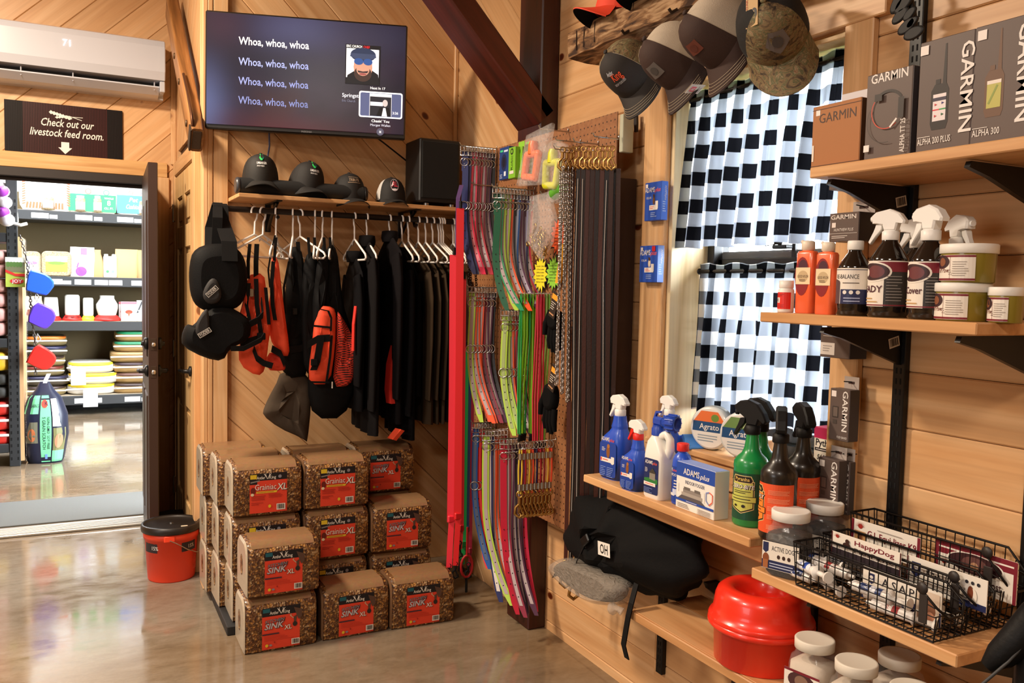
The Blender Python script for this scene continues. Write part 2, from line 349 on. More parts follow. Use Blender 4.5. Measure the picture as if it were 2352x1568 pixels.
# ---------------------------------------------------------------- flat print (lettering, logos, label panels)
TXT = {}
def text_mesh(st, bold):
    k = (st, bold)
    if k in TXT: return TXT[k]
    cu = D.curves.new('t', 'FONT'); cu.body = st; cu.size = 1; cu.resolution_u = 2; cu.offset = bold * .45; cu.fill_mode = 'FRONT'
    ob = D.objects.new('t', cu); me = D.meshes.new_from_object(ob)
    vs_ = [(v.co.x, v.co.y) for v in me.vertices]; fs = [tuple(p.vertices) for p in me.polygons]
    D.objects.remove(ob); D.curves.remove(cu); D.meshes.remove(me)
    if not vs_: vs_ = [(0, 0)]
    x0 = min(v[0] for v in vs_); x1 = max(v[0] for v in vs_)
    TXT[k] = ([(v[0] - x0, v[1]) for v in vs_], fs, x1 - x0); return TXT[k]
class Print:
    """flat print in metres, later laid on a surface by fn(u, v, lift)"""
    def __init__(s, du=0.): s.it = []; s.n = 0; s.du = du
    def _add(s, vs_, fs, mat): s.n += 1; s.it.append((vs_, fs, mat, s.n)); return s
    def poly(s, pts, mat):
        if not s.du: return s._add(pts, [tuple(range(len(pts)))], mat)
        x0 = min(p[0] for p in pts); x1 = max(p[0] for p in pts); n = max(1, int((x1 - x0) / s.du)); vs_ = []; fs = []
        for k in range(n):
            a, b_ = x0 + (x1 - x0) * k / n, x0 + (x1 - x0) * (k + 1) / n
            q = clip(clip(pts, (1, 0), a), (-1, 0), -b_)
            if len(q) > 2: fs.append(tuple(range(len(vs_), len(vs_) + len(q)))); vs_ += q
        return s._add(vs_, fs, mat)
    def rect(s, x0, y0, x1, y1, mat): return s.poly([(x0, y0), (x1, y0), (x1, y1), (x0, y1)], mat)
    def ell(s, x, y, rx, ry, mat, n=20): return s.poly([(x + rx * math.cos(2 * PI * k / n), y + ry * math.sin(2 * PI * k / n)) for k in range(n)], mat)
    def line(s, x0, y0, x1, y1, w, mat):
        d = V((x1 - x0, y1 - y0)).normalized() * w / 2
        return s.poly([(x0 - d.y, y0 + d.x), (x1 - d.y, y1 + d.x), (x1 + d.y, y1 - d.x), (x0 + d.y, y0 - d.x)], mat) if x1 >= x0 else s.line(x1, y1, x0, y0, w, mat)
    def text(s, st, x, y, h, mat, align='c', w=None, rot=0., shear=0., bold=0.):
        vs_, fs, tw = text_mesh(st, bold); k = h / .7; kx = k if w is None else w / max(tw, 1e-6)
        ox = {'l': 0, 'c': -tw / 2, 'r': -tw}[align]; c, sn = math.cos(rot), math.sin(rot); out = []
        for a, b_ in vs_:
            a = (a + ox) * kx + shear * b_ * k; b_ = b_ * k; out.append((x + a * c - b_ * sn, y + a * sn + b_ * c))
        return s._add(out, fs, mat)
    def fine(s, x0, y0, x1, y1, rows, mat, duty=.35):
        """rows of print too small to read"""
        rnd = random.Random(int(x0 * 1e5) + rows)
        for k in range(rows):
            yy = y1 - (y1 - y0) * (k + .5) / rows; hh = (y1 - y0) / rows * duty / 2
            s.rect(x0, yy - hh, x0 + (x1 - x0) * rnd.uniform(.6, 1), yy + hh, mat)
        return s
    def barcode(s, x0, y0, x1, y1):
        s.rect(x0, y0, x1, y1, M('ece8e0', .5)); rnd = random.Random(3); x = x0 + (x1 - x0) * .1
        while x < x1 - (x1 - x0) * .12:
            w = (x1 - x0) * rnd.choice((.03, .05, .08)); s.rect(x, y0 + (y1 - y0) * .15, x + w, y1 - (y1 - y0) * .1, M('1c1a1a', .5)); x += w + (x1 - x0) * rnd.choice((.03, .05))
        return s
    def build(s, name, parent, fn, lift=.0003, step=.00012, label=None):
        b_ = B()
        for vs_, fs, mat, k in s.it: b_.add([fn(p[0], p[1], lift + step * k) for p in vs_], fs, mat)
        return b_.build(name, parent, label)
def clip(poly, n, d):
    """keep the side n.p >= d of a convex polygon"""
    out = []; m = len(poly)
    for i in range(m):
        a, b_ = poly[i], poly[(i + 1) % m]; da = a[0] * n[0] + a[1] * n[1] - d; db = b_[0] * n[0] + b_[1] * n[1] - d
        if da >= 0: out.append(a)
        if da * db < 0: t = da / (da - db); out.append((a[0] + (b_[0] - a[0]) * t, a[1] + (b_[1] - a[1]) * t))
    return out
def flat(o, x, y):
    """surface map for a flat face: origin o, axes x, y"""
    o, x, y = V(o), V(x).normalized(), V(y).normalized(); n = x.cross(y)
    return lambda u, v, l: o + x * u + y * v + n * l
def round_(R, z0=0., a0=0., cx=0., cy=0.):
    """surface map for an upright cylinder, u along the girth, facing local -Y"""
    return lambda u, v, l: V((cx + (R + l) * math.sin(u / R + a0), cy - (R + l) * math.cos(u / R + a0), z0 + v))
# ---------------------------------------------------------------- the room
XR, YB, YD, XS = 1.785, 4.2, 5.55, .55     # right wall, screen wall, doorway wall, side wall
def plank_wall(parent, o, U, W, rects, ang, pitch, off, mat, th=.016):
    U, W = V(U), V(W); Nn = U.cross(W); ca, sa = math.cos(ang), math.sin(ang); n = (-sa, ca); d = (ca, sa)
    for r in rects:
        poly = [(r[0], r[1]), (r[2], r[1]), (r[2], r[3]), (r[0], r[3])]; ts = [p[0] * n[0] + p[1] * n[1] for p in poly]
        k = math.floor((min(ts) - off) / pitch)
        while off + k * pitch < max(ts):
            a = off + k * pitch; b_ = a + pitch - .0015
            q = clip(clip(poly, n, a), (-n[0], -n[1]), -b_); k += 1
            if len(q) < 3: continue
            cu = sum(p[0] for p in q) / len(q); cv = sum(p[1] for p in q) / len(q)
            loc = [((p[0] - cu) * d[0] + (p[1] - cv) * d[1], (p[0] - cu) * n[0] + (p[1] - cv) * n[1]) for p in q]
            tc_ = cu * n[0] + cv * n[1]; lo, hi = a - tc_, b_ - tc_; e = .0035; t = th + random.uniform(-.0006, .0006)
            if max(p[0] for p in loc) - min(p[0] for p in loc) < .02 or max(p[1] for p in loc) - min(p[1] for p in loc) < .004: continue
            def ins(p): return (p[0], p[1] + (e if abs(p[1] - lo) < 1e-5 else -e if abs(p[1] - hi) < 1e-5 else 0))
            bb = B(); bb.loft([[(x, y, 0) for x, y in loc], [(x, y, t - e) for x, y in loc], [(*ins(p), t) for p in loc]], mat, (0, 1), False)
            ob = bb.build('plank', parent)
            X = U * d[0] + W * d[1]; Yv = U * n[0] + W * n[1]
            ob.matrix_local = frame(V(o) + U * cu + W * cv, X, Yv, Nn)
def sbox(name, lo, hi, mat, parent=None, bev=0.):
    lo, hi = V(lo), V(hi); c = (lo + hi) / 2; b_ = B(); b_.box((0, 0, 0), hi - lo, mat, bev); o = b_.build(name, parent); o.location = c; return o
DARKGAP = M('4a2f18', .8); PLASTER = M('c9a777', .7); DRYWALL = M('e4e2da', .8)
struct(sbox('floor', (-5, -3, -.1), (4, 11, 0), CONCRETE))
struct(sbox('ceiling', (-5, -3, 3.6), (4, 11, 3.7), M('c9a06a', .7)))
struct(sbox('wall_left', (-5.1, -3, 0), (-5, 11, 3.6), PLASTER)); struct(sbox('wall_front', (-5, -3.1, 0), (4, -3, 3.6), PLASTER))
# right wall: backing with the window opening left out, boards in front of it
wr = struct(link('wall_right', None)); XI = XR + .016
WY0, WY1, WZ0, WZ1 = 1.626, 2.36, .945, 2.13
for k, (y0, y1, z0, z1) in enumerate(((-3, WY0, 0, 3.6), (WY1, 4.3, 0, 3.6), (WY0, WY1, 0, WZ0), (WY0, WY1, WZ1, 3.6))):
    sbox('backing', (XI, y0, z0), (XI + .2, y1, z1), DARKGAP, wr)
Uy, Uz = (0, -1, 0), (0, 0, 1)   # u = -Y so that U x W points into the room
plank_wall(wr, (XI, 0, 0), Uy, Uz, [(-3.13, 0, -WY1, 3.4), (-WY0, 0, -.2, 3.4), (-WY1, 0, -WY0, WZ0), (-WY1, WZ1, -WY0, 3.4)], 0, .137, .036, PINE)
plank_wall(wr, (XI, 0, 0), Uy, Uz, [(-YB, 0, -3.13, 3.4)], -PI / 4, .157, .02, PINE)
# screen wall with boards falling to the right
wb = struct(link('wall_back', None)); YI = YB + .016
sbox('backing', (XS, YI, 0), (XR + .2, YI + .08, 3.6), DARKGAP, wb)
plank_wall(wb, (0, YI, 0), (1, 0, 0), Uz, [(.64, 0, XR, 3.4)], -PI / 4, .157, .084, PINE)
# doorway wall with boards rising to the right
wd = struct(link('wall_door', None)); YJ = YD + .016; DX0, DX1, DZ = -.56, .405, 2.05
for x0, x1, z0, z1 in ((-5, DX0, 0, 3.6), (DX1, XS + .1, 0, 3.6), (DX0, DX1, DZ, 3.6)): sbox('backing', (x0, YJ, z0), (x1, YJ + .13, z1), DARKGAP, wd)
plank_wall(wd, (0, YJ, 0), (1, 0, 0), Uz, [(-1.4, DZ + .08, XS, 3.5)], PI / 4.1, .157, .05, PINE)
plank_wall(wd, (0, YJ, 0), (1, 0, 0), Uz, [(-5, 0, -1.4, 3.5), (-1.4, 0, DX0 - .1, DZ + .08), (DX1 + .1, 0, XS, DZ + .08)], PI / 4.1, .157, .05, PINE)
# side wall of the closet, with the pine door in it
ws = struct(link('wall_side', None)); XJ = XS + .016
sbox('backing', (XJ, YB, 0), (XJ + .06, YD, 3.6), DARKGAP, ws)
plank_wall(ws, (XJ, 0, 0), (0, -1, 0), Uz, [(-YD, 2.2, -YB - .02, 3.5)], PI / 4, .157, .03, PINE)
plank_wall(ws, (XJ, 0, 0), (0, -1, 0), Uz, [(-YD, 0, -5.43, 2.2), (-4.44, 0, -YB - .02, 2.2)], 0, .137, .03, PINE)
def trim(n, lo, hi, mat=PINE_Z, bev=.003): return struct(sbox('trim_%d' % n, lo, hi, mat, None, bev))
trim(1, (XS - .022, YB - .022, 0), (XS, YB + .075, 3.4)); trim(2, (XS, YB - .022, 0), (XS + .022, YB, 3.4)); trim(3, (XS + .024, YB - .02, 0), (.64, YB, 3.4))
trim(4, (XR - .02, YB - .02, 1.9), (XR, YB, 3.4)); trim(5, (XS - .03, YD - .02, DZ + .08), (XS, YD, 3.4))
trim(6, (DX0 - .1, YD - .022, DZ), (.5, YD, DZ + .085), wood('pine_header', 'ebc08a', 'dead70', 'c68f54', 0))
trim(7, (DX1 + .02, YD - .022, 0), (DX1 + .105, YD, DZ)); trim(8, (XS - .018, YD - .04, 0), (XS, YD - .003, 2.05), PINE_Z)
trim(9, (DX0 - .1, YD - .022, 0), (DX0, YD, DZ))
# steel door frame and the open brown door
BROWN = M('33211a', .45, bump=.05, bs=60); FRAMEB = M('241c19', .5)
dr = struct(link('door_1', None))
fr = B(); fr.box((.5 * (DX0 + DX1), YD + .05, DZ - .025), (DX1 - DX0, .16, .05), FRAMEB, .003); fr.box((DX1 - .012, YD + .06, DZ / 2), (.024, .16, DZ), FRAMEB, .003); fr.box((DX0 + .012, YD + .06, DZ / 2), (.024, .16, DZ), FRAMEB, .003)
fr.box((.5 * (DX0 + DX1), YD + .03, DZ - .06), (DX1 - DX0, .02, .02), FRAMEB, .003); fr.build('door_frame', dr)
lf = link('door_leaf', None, dr); hg = V((.383, YD - .01, 0)); tip = V((.355, 4.68, 0)); ln = (tip - hg).length
lf.matrix_local = frame(hg, (tip - hg).normalized(), V((0, 0, 1)).cross((tip - hg).normalized()), (0, 0, 1))
lb = B(); lb.box((ln / 2, 0, 1.022), (ln, .045, 2.015), BROWN, .003)
for sgn in (-1, 1):
    for z0, z1 in ((.18, .85), (1.05, 1.85)):
        for x0, x1 in ((.11, .39), (.48, .76)): lb.box(((x0 + x1) / 2, sgn * .023, (z0 + z1) / 2), (x1 - x0, .012, z1 - z0), BROWN, .005)
lb.build('leaf_panel', lf)
hb = B()
for sgn in (-1, 1):
    hb.lathe([(.001, 0), (.03, 0), (.03, .012), (.012, .02), (.012, .045)], METALBLK, 16, TR((ln - .07, sgn * .022, .98), 0, -sgn * PI / 2))
    hb.tube([(ln - .07, sgn * .06, .98), (ln - .1, sgn * .068, .98), (ln - .17, sgn * .066, .975)], .009, METALBLK, 8)
hb.build('lever_handle', lf, 'black lever handle')
db = B()
for sgn in (-1, 1): db.lathe([(.001, 0), (.032, 0), (.03, .018), (.012, .022), (.01, .034)], METALBLK, 16, TR((ln - .07, sgn * .022, 1.12), 0, -sgn * PI / 2))
db.box((ln, 0, 1.12), (.004, .026, .06), M('4a3d34', .4, .6), .001); db.lathe([(.001, 0), (.011, 0), (.011, .012), (.001, .013)], CHROME, 14, TR((ln + .001, 0, 1.12), 0, 0, PI / 2))
db.build('deadbolt', lf, 'chrome deadbolt in the door edge')
lt = B(); lt.box((ln, 0, .98), (.004, .026, .06), M('4a3d34', .4, .6), .001); lt.lathe([(.001, 0), (.012, 0), (.012, .006), (.001, .007)], CHROME, 14, TR((ln + .001, 0, .98), 0, 0, PI / 2)); lt.build('latch', lf, 'chrome latch in the door edge')
# pine panel door in the side wall
d2 = struct(link('door_2', None)); py0, py1 = 4.52, 5.34
PD = wood('pale_pine_door', 'e2bf8c', 'd3ab74', 'bd9058', axis=2, knots=.8)
b_ = B(); b_.box((XS + .002, (py0 + py1) / 2, 1.02), (.03, py1 - py0, 2.02), PD, .002); b_.build('door_slab', d2)
rails = [.02, .27, .78, .93, 1.62, 1.74, 1.9, 2.03]
for y0, y1 in ((py0, py0 + .11), (py1 - .11, py1), ((py0 + py1) / 2 - .05, (py0 + py1) / 2 + .05)): sbox('stile', (XS - .026, y0, .01), (XS - .012, y1, 2.03), PD, d2, .004)
for k in range(0, 8, 2):
    for ya, yb in ((py0 + .11, (py0 + py1) / 2 - .05), ((py0 + py1) / 2 + .05, py1 - .11)):
        sbox('rail', (XS - .026, ya, rails[k]), (XS - .012, yb, rails[k + 1] if k < 6 else 2.03), PD, d2, .004)
        if k < 6: sbox('raised_panel', (XS - .02, ya + .03, rails[k + 1] + .03), (XS - .012, yb - .03, rails[k + 2] - .03), PD, d2, .006)
for z in (.25, 1.05, 1.83):
    b_ = B(); b_.box((XS - .03, py1 + .008, z), (.012, .03, .09), M('8a6a44', .35, .8), .002); b_.tube([(XS - .036, py1 + .004, z - .05), (XS - .036, py1 + .004, z + .05)], .006, M('a8a49a', .3, .9), 8); b_.build('hinge', d2)
b_ = B(); b_.lathe([(.001, 0), (.026, 0), (.026, .01), (.01, .016), (.01, .04)], METALBLK, 14, TR((XS - .026, py0 + .06, .99), 0, 0, -PI / 2)); b_.tube([(XS - .065, py0 + .06, .99), (XS - .07, py0 + .1, .99), (XS - .072, py0 + .17, .985)], .008, METALBLK, 8); b_.build('lever_handle', d2, 'black lever handle')
for y0, y1, z0, z1 in ((py1, py1 + .085, 0, 2.12), (py0 - .085, py0, 0, 2.12)): sbox('casing', (XS - .03, y0, z0), (XS, y1, z1), PINE_Z, d2, .003)
sbox('casing', (XS - .03, py0, 2.04), (XS, py1, 2.12), PINE_Y, d2, .003)
# timber post and brace
po = struct(sbox('trim_20', (1.70, 3.13, 0), (XR, 3.33, 3.5), STAIN_Z, None, .006))
L0, L1, U1 = P(1231, 273, 1, 3.13), P(1035, 0, 1, 3.13), P(1095, 0, 1, 3.13)
bd = (L1 - L0).normalized(); bt = (U1 - L1) - bd * (U1 - L1).dot(bd); bl = 1.45
br = B(); br.box((bl / 2, 0, 0), (bl, .2, bt.length), STAIN_X, .006)
bo = br.build('trim_21'); struct(bo); zz = bt.normalized()
bo.matrix_world = frame(L0 + V((0, .1, 0)) + bt / 2 - bd * .03, bd, zz.cross(bd), zz)
# window in the right wall
wn = struct(link('window_1', None)); XG = 1.945
WFR = M('17191b', .4); JAMB = wood('window_jamb', 'efd3a0', 'e2bf88', 'c9a066', axis=0, knots=1.0, across=14)
JZ = wood('window_jamb_side', 'efdcb4', 'e6cc9c', 'cfae78', axis=2, knots=1.0, across=14)
sbox('jamb', (XR - .002, WY1 - .02, WZ0), (XG, WY1, WZ1), JZ, wn, .002); sbox('jamb', (XR - .002, WY0, WZ0), (XG, WY0 + .016, WZ1), JZ, wn, .002); sbox('jamb', (XR - .002, WY0, WZ1 - .016), (XG, WY1, WZ1), JAMB, wn, .002)
sbox('sill_board', (XR - .03, WY0 - .06, WZ0 - .022), (XG, WY1 + .06, WZ0), PINE_Y, wn, .004); sbox('apron', (XR - .02, WY0 - .06, WZ0 - .1), (XR, WY1 + .06, WZ0 - .022), PINE_Y, wn, .004)
for y0, y1, z0, z1 in ((WY0 + .016, WY0 + .05, WZ0, WZ1), (WY1 - .054, WY1 - .02, WZ0, WZ1), (WY0, WY1, WZ0, WZ0 + .045), (WY0, WY1, WZ1 - .06, WZ1 - .016)): sbox('window_frame', (XG - .01, y0, z0), (XG + .06, y1, z1), WFR, wn, .003)
for z0, z1, x in ((1.52, 1.56, .012), (WZ0 + .045, WZ0 + .09, .012), (1.56, 1.585, .03)): sbox('sash_rail', (XG + x, WY0 + .04, z0), (XG + x + .025, WY1 - .05, z1), WFR, wn, .003)
for y in (WY0 + .055, WY1 - .075): sbox('sash_stile', (XG + .012, y, WZ0 + .045), (XG + .037, y + .025, 1.56), WFR, wn, .003)
sbox('muntin', (XG + .02, 1.965, WZ0 + .05), (XG + .03, 1.98, WZ1 - .06), WFR, wn); sbox('muntin', (XG + .02, WY0 + .05, 1.28), (XG + .03, WY1 - .05, 1.292), WFR, wn)
lk = B(); lk.box((XG + .0, 2.0, 1.592), (.03, .06, .012), METALBLK, .003); lk.tube([(XG - .01, 1.99, 1.6), (XG - .02, 2.0, 1.604), (XG - .02, 2.05, 1.6)], .006, METALBLK); lk.build('sash_lock', wn)
gl, gnt, gb = newmat('window_glass'); gb.inputs['Alpha'].default_value = .12; gb.inputs['Roughness'].default_value = .03; gb.inputs['Base Color'].default_value = (.9, .95, 1, 1)
sbox('pane', (XG + .022, WY0 + .05, WZ0 + .06), (XG + .026, WY1 - .06, WZ1 - .05), gl, wn)
wt = struct(link('trim_30', None))
for y0, y1, z0, z1, mt in ((WY1, 2.487, WZ0 - .1, WZ1 + .005, PINE_Z), (1.536, WY0, .62, WZ1 + .005, PINE_Z)):
    sbox('casing', (XR - .022, y0, z0), (XR, y1, z1), mt, wt, .003)
sbox('casing', (XR - .024, 1.50, WZ1 + .005), (XR, 2.53, WZ1 + .14), PINE_Y, wt, .003); sbox('casing', (XR - .04, 1.47, WZ1 + .14), (XR, 2.56, WZ1 + .165), PINE_Y, wt, .003)
# outside: lawn and a hedge, seen through the cloth
struct(sbox('lawn', (2.6, -6, -.3), (14, 9, -.2), M('5f7a3c', .9, vary=.5, bs=8)))
hd = B(); rnd = random.Random(2)
for k in range(260):
    c = V((7.5 + rnd.uniform(-.5, .5), rnd.uniform(-2, 8), rnd.uniform(-.1, .95)))
    hd.box(c, (.3, .5, .35), M('4a5f34', .9), .1, TR(c, rnd.random() * 3) @ TR(-c))
hdo = hd.build('hedge'); hdo['kind'] = 'stuff'; hdo['label'] = 'low green hedge outside beyond the curtained window'; hdo['category'] = 'hedge'
# threshold and mat in the doorway
th = B(); th.box((-.1, YD - .04, .008), (.96, .17, .016), M('c9c9c6', .35, .9), .004)
for k in range(6): th.box((-.1, YD - .11 + k * .022, .018), (.96, .008, .005), M('dcdcda', .3, .9), .001)
struct(th.build('trim_40'))
# ---------------------------------------------------------------- wall-mounted things at the left
ac = thing('air_conditioner', 'white wall-mounted air conditioner above the black sign', 'air conditioner', (0, YD, 2.5))
ACX0, ACX1 = -.5, P(380, 90, 1, 5.34).x
prof = [(0, 0), (-.04, -.0), (-.13, .012), (-.2, .07), (-.215, .12), (-.212, .26), (-.19, .3), (-.15, .315), (0, .318)]
az = P(378, 224, 1, 5.4).z - 2.5
def acp(y, z): return (y, z * 1.0 + az)
AW = M('c9ccd6', .22, coat=.5)
b_ = B(); TA = frame((ACX0, 0, 0), (0, 1, 0), (0, 0, 1), (1, 0, 0))
b_.prism([acp(y, z) for y, z in [(0, .0), (-.06, .0), (-.06, .06), (0, .318)]], 0, ACX1 - ACX0, AW, TA)
b_.prism([acp(y, z) for y, z in [(-.06, .07), (-.195, .085), (-.21, .13), (-.206, .27), (-.185, .305), (-.15, .318), (0, .318), (-.0, .1)]], 0, ACX1 - ACX0, AW, TA, False, .004); b_.build('body', ac)
b_ = B(); b_.box(((ACX0 + ACX1) / 2, -.1, az + .055), (ACX1 - ACX0 - .04, .06, .04), M('1a1b1d', .6)); b_.build('air_outlet', ac, 'dark air outlet')
b_ = B(); b_.prism([acp(y, z) for y, z in [(-.062, .0), (-.13, .012), (-.185, .045), (-.183, .052), (-.128, .02), (-.062, .008)]], .03, ACX1 - ACX0 - .03, AW, TA); b_.build('louver_flap', ac)
b_ = B(); b_.box((ACX1 - .015, -.1, az + .05), (.028, .19, .06), AW, .004); b_.build('end_cap', ac)
for px in (186, 657, 1393):
    x = P(px / 3.92, 165, 1, 5.36).x; b_ = B(); b_.box((x, -.16, az + .055), (.006, .02, .05), AW, .002); b_.build('vane', ac)
pr_ = Print(); q = P(153, 99, 1, 5.34); pr_.text('71', 0, 0, .035, M('ffffff', .5, emit=2.0), bold=.0); pr_.build('temperature_display', ac, flat((q.x, -.209, q.z - 2.515), (1, 0, 0), (0, 0, 1)), .002, label='lit temperature digits')
# sign
sg = thing('feed_room_sign', 'black and maroon corrugated sign about the livestock feed room', 'sign', (-.037, YD - .006, 2.27))
sw, sh = .592, .29
b_ = B(); SIGN = M('120908', .5, spec=.2)
b_.box((0, -.004, 0), (sw, .006, sh), SIGN, .001)
for k in range(74): b_.box((-sw / 2 + (k + .5) * sw / 74, -.0075, 0), (sw / 74 * .7, .0014, sh - .002), M('3a100e', .4, spec=.3) if 10 < k < 64 else SIGN, .0004)
b_.build('panel', sg); p = Print(); SW = M('efe9e0', .5)
p.text('Check out our', .01, .022, .042, SW, shear=.2, bold=.022, w=.265); p.text('livestock feed room.', .01, -.034, .042, SW, shear=.2, bold=.022, w=.37)
p.poly([(-.02, -.062), (.02, -.062), (.02, -.093), (-.02, -.093)], SW); p.poly([(-.035, -.093), (0, -.128), (.035, -.093)][::1], SW)
for k in range(7):
    for s_ in (-1, 1): p.poly([(-.08 + k * .015, .098 - k * .004), (-.07 + k * .015, .098 - k * .004 + s_ * .011), (-.052 + k * .015, .096 - k * .004)][::s_ * -1], SW)
for k in range(5):
    for s_ in (-1, 1): p.poly([(-.05 + k * .013, .072 + k * .002), (-.04 + k * .013, .072 + k * .002 + s_ * .007), (-.026 + k * .013, .074 + k * .002)][::s_ * -1], SW)
p.line(.02, .085, .085, .066, .003, SW); p.line(.01, .08, .09, .082, .003, SW)
p.build('sign_print', sg, flat((0, -.0085, 0), (1, 0, 0), (0, 0, 1)), label='cream lettering with two wheat ears and an arrow')
# old wooden yoke bar on the side wall
a, c = P(394, 14, 0, .495), P(452, 322, 0, .495); yd = (c - a).normalized(); yl = (c - a).length
yk = thing('wooden_yoke_bar', 'old dark-stained wooden bar with an iron hook leaning on the corner wall', 'tool', (0, 0, 0))
yk.matrix_world = frame(a, yd, V((-1, 0, 0)).cross(yd), (-1, 0, 0))
b_ = B(); rs = []
for t, w, h in ((0, .11, .055), (.02, .13, .062), (.4, .125, .062), (.75, .13, .06), (.93, .12, .058), (1, .115, .055)): rs.append([V((t * yl, p_.x, p_.y)) for p_ in [V(q_) for q_ in rrect(w, h, .014, 0, 3)]])
b_.loft(rs, OLDWOOD); b_.build('bar', yk)
b_ = B(); b_.box((yl * 1.0 - .012, 0, 0), (.03, .105, .052), M('4a3a2a', .8, bump=.6, bs=90), .01)
for k in range(5): b_.tube([(yl * (.972 + .008 * k), -.052, .028), (yl * (.972 + .008 * k), .052, .029)], .0045, M('3c2e22', .9), 6)
b_.build('frayed_wrap', yk, 'dark frayed wrapping at the lower end')
for t in (.43, .62, .9): b_ = B(); b_.lathe([(.001, 0), (.016, 0), (.014, .006), (.001, .008)], M('5a4630', .5, .5), 12, TR((yl * t, 0, .03))); b_.build('bolt_head', yk)
b_ = B(); b_.tube([(yl * .66, .07, .02), (yl * .8, .085, .02), (yl * .94, .08, .02), (yl * .985, .06, .02), (yl * .97, .035, .02), (yl * .94, .035, .02)], .007, M('5a3a26', .5, .7), 8); b_.build('hook', yk, 'rusty iron hook')
# ---------------------------------------------------------------- television
tv = thing('television', 'large flat television showing song words above the cap shelf', 'television', (0, 0, 0))
tv.matrix_world = Matrix.Translation(V((.964, 4.02, 2.395))) @ Matrix.Rotation(-.314, 4, 'Z') @ Matrix.Rotation(.02, 4, 'X') @ Matrix.Rotation(.009, 4, 'Y')
TW, TH = .902, .523
b_ = B(); b_.box((0, .025, 0), (TW, .045, TH), M('121113', .4), .006); b_.box((0, .06, -.02), (TW * .6, .05, TH * .6), M('121113', .5), .01); b_.build('casing', tv)
def screen_mat():
    m, nt, b = newmat('lit_screen'); L = nt.links
    tc = nt.nodes.new('ShaderNodeTexCoord'); s = nt.nodes.new('ShaderNodeSeparateXYZ'); L.new(tc.outputs['Object'], s.inputs[0])
    x, z = s.outputs[0], s.outputs[2]
    n = noise(nt, mapping(nt, tc.outputs['Object'], (2.2, 1, 3.4)), 1.1, 2, .5)
    base = ramp(nt, [(.35, '191420'), (.48, '241c30'), (.58, '33233a'), (.68, '4a2832')], n.outputs['Fac']).outputs[0]
    def blob(cx_, cz, sx, sz):
        a_ = math_(nt, 'MULTIPLY', math_(nt, 'SUBTRACT', x, cx_), 1 / sx); c_ = math_(nt, 'MULTIPLY', math_(nt, 'SUBTRACT', z, cz), 1 / sz)
        d_ = math_(nt, 'ADD', math_(nt, 'MULTIPLY', a_, a_), math_(nt, 'MULTIPLY', c_, c_)); return math_(nt, 'POWER', 2.718, math_(nt, 'MULTIPLY', d_, -1.0))
    for (cx_, cz, sx, sz, h, k) in ((-.05, .2, .22, .12, '6a6a96', .8), (-.46, -.18, .1, .2, '7f8ac0', .9), (-.38, .2, .12, .1, '5a3a4c', .8), (-.1, -.25, .3, .07, '6a2c36', .85), (.32, .2, .2, .1, '504a66', .6), (-.02, .02, .25, .12, '191c3e', .7)):
        base = mix(nt, math_(nt, 'MULTIPLY', blob(cx_, cz, sx, sz), k), base, lin(h))
    L.new(base, b.inputs['Emission Color']); b.inputs['Emission Strength'].default_value = .62; b.inputs['Base Color'].default_value = (.006, .006, .008, 1); b.inputs['Roughness'].default_value = .25
    return m
b_ = B(); b_.box((0, -.001, .006), (TW - .014, .006, TH - .03), screen_mat(), .001); b_.build('screen', tv, 'glowing screen')
p = Print(); E_ = lambda h, s_=.9: M(h, .6, emit=s_)
LX = -.305
for k, (h, s_, z) in enumerate((('ffffff', 1.0, .125), ('8f9cd8', .8, .034), ('7f8cc8', .7, -.052), ('6f7cb8', .6, -.138))): p.text('Whoa, whoa, whoa', LX, z - .012, .034, E_(h, s_), 'l', .31, bold=.02)
ax = .17
p.rect(ax, -.03, ax + .16, .15, E_('141318')); p.rect(ax + .004, -.0, ax + .152, .132, E_('e8ecf4'))
p.text('ERIC CHURCH', ax + .004, .136, .011, E_('ffffff'), 'l', .07, bold=.02); p.text('CHIEF', ax + .08, .136, .011, E_('d8202a'), 'l', .03, bold=.02)
# generic capped portrait on the cover
p.poly([(ax + .004, -.028), (ax + .156, -.028), (ax + .15, .02), (ax + .118, .04), (ax + .04, .03), (ax + .01, .01)], E_('17181c'))
p.ell(ax + .08, .05, .043, .062, E_('b98a76')); p.ell(ax + .08, .02, .04, .036, E_('3a2c28')); p.ell(ax + .08, .04, .03, .03, E_('b98a76')); p.ell(ax + .08, .018, .017, .005, E_('8a4a48')); p.poly([(ax + .055, .034), (ax + .08, .03), (ax + .105, .034), (ax + .1, .024), (ax + .06, .024)][::-1], E_('32262a'))
p.ell(ax + .08, .105, .058, .032, E_('25304a')); p.poly([(ax + .02, .096), (ax + .05, .084), (ax + .11, .084), (ax + .14, .096), (ax + .135, .11), (ax + .025, .11)], E_('35405c'))
p.ell(ax + .06, .074, .021, .015, E_('2a4a86')); p.ell(ax + .102, .074, .021, .015, E_('2a4a86'))
p.text('Next In 17', ax + .15, -.047, .011, E_('ffffff'), bold=.015); p.text('Springste', ax - .012, -.09, .017, E_('e8eaf4'), 'l', .085, bold=.01); p.text('Eric Church', ax - .012, -.112, .011, E_('70748a'), 'l', .06)
def rr2(x0, y0, x1, y1, r): return [(v.x, v.y) for v in rrect(x1 - x0, y1 - y0, r, 0, 4, (x0 + x1) / 2, (y0 + y1) / 2)]
nx = .235
p.poly(rr2(nx, -.176, nx + .2, -.058, .01), E_('ffffff', 1.1)); p.poly(rr2(nx + .006, -.17, nx + .194, -.064, .007), E_('4c5478')); p.rect(nx + .048, -.168, nx + .15, -.066, E_('d8dae2')); p.rect(nx + .05, -.168, nx + .148, -.08, E_('22222a'))
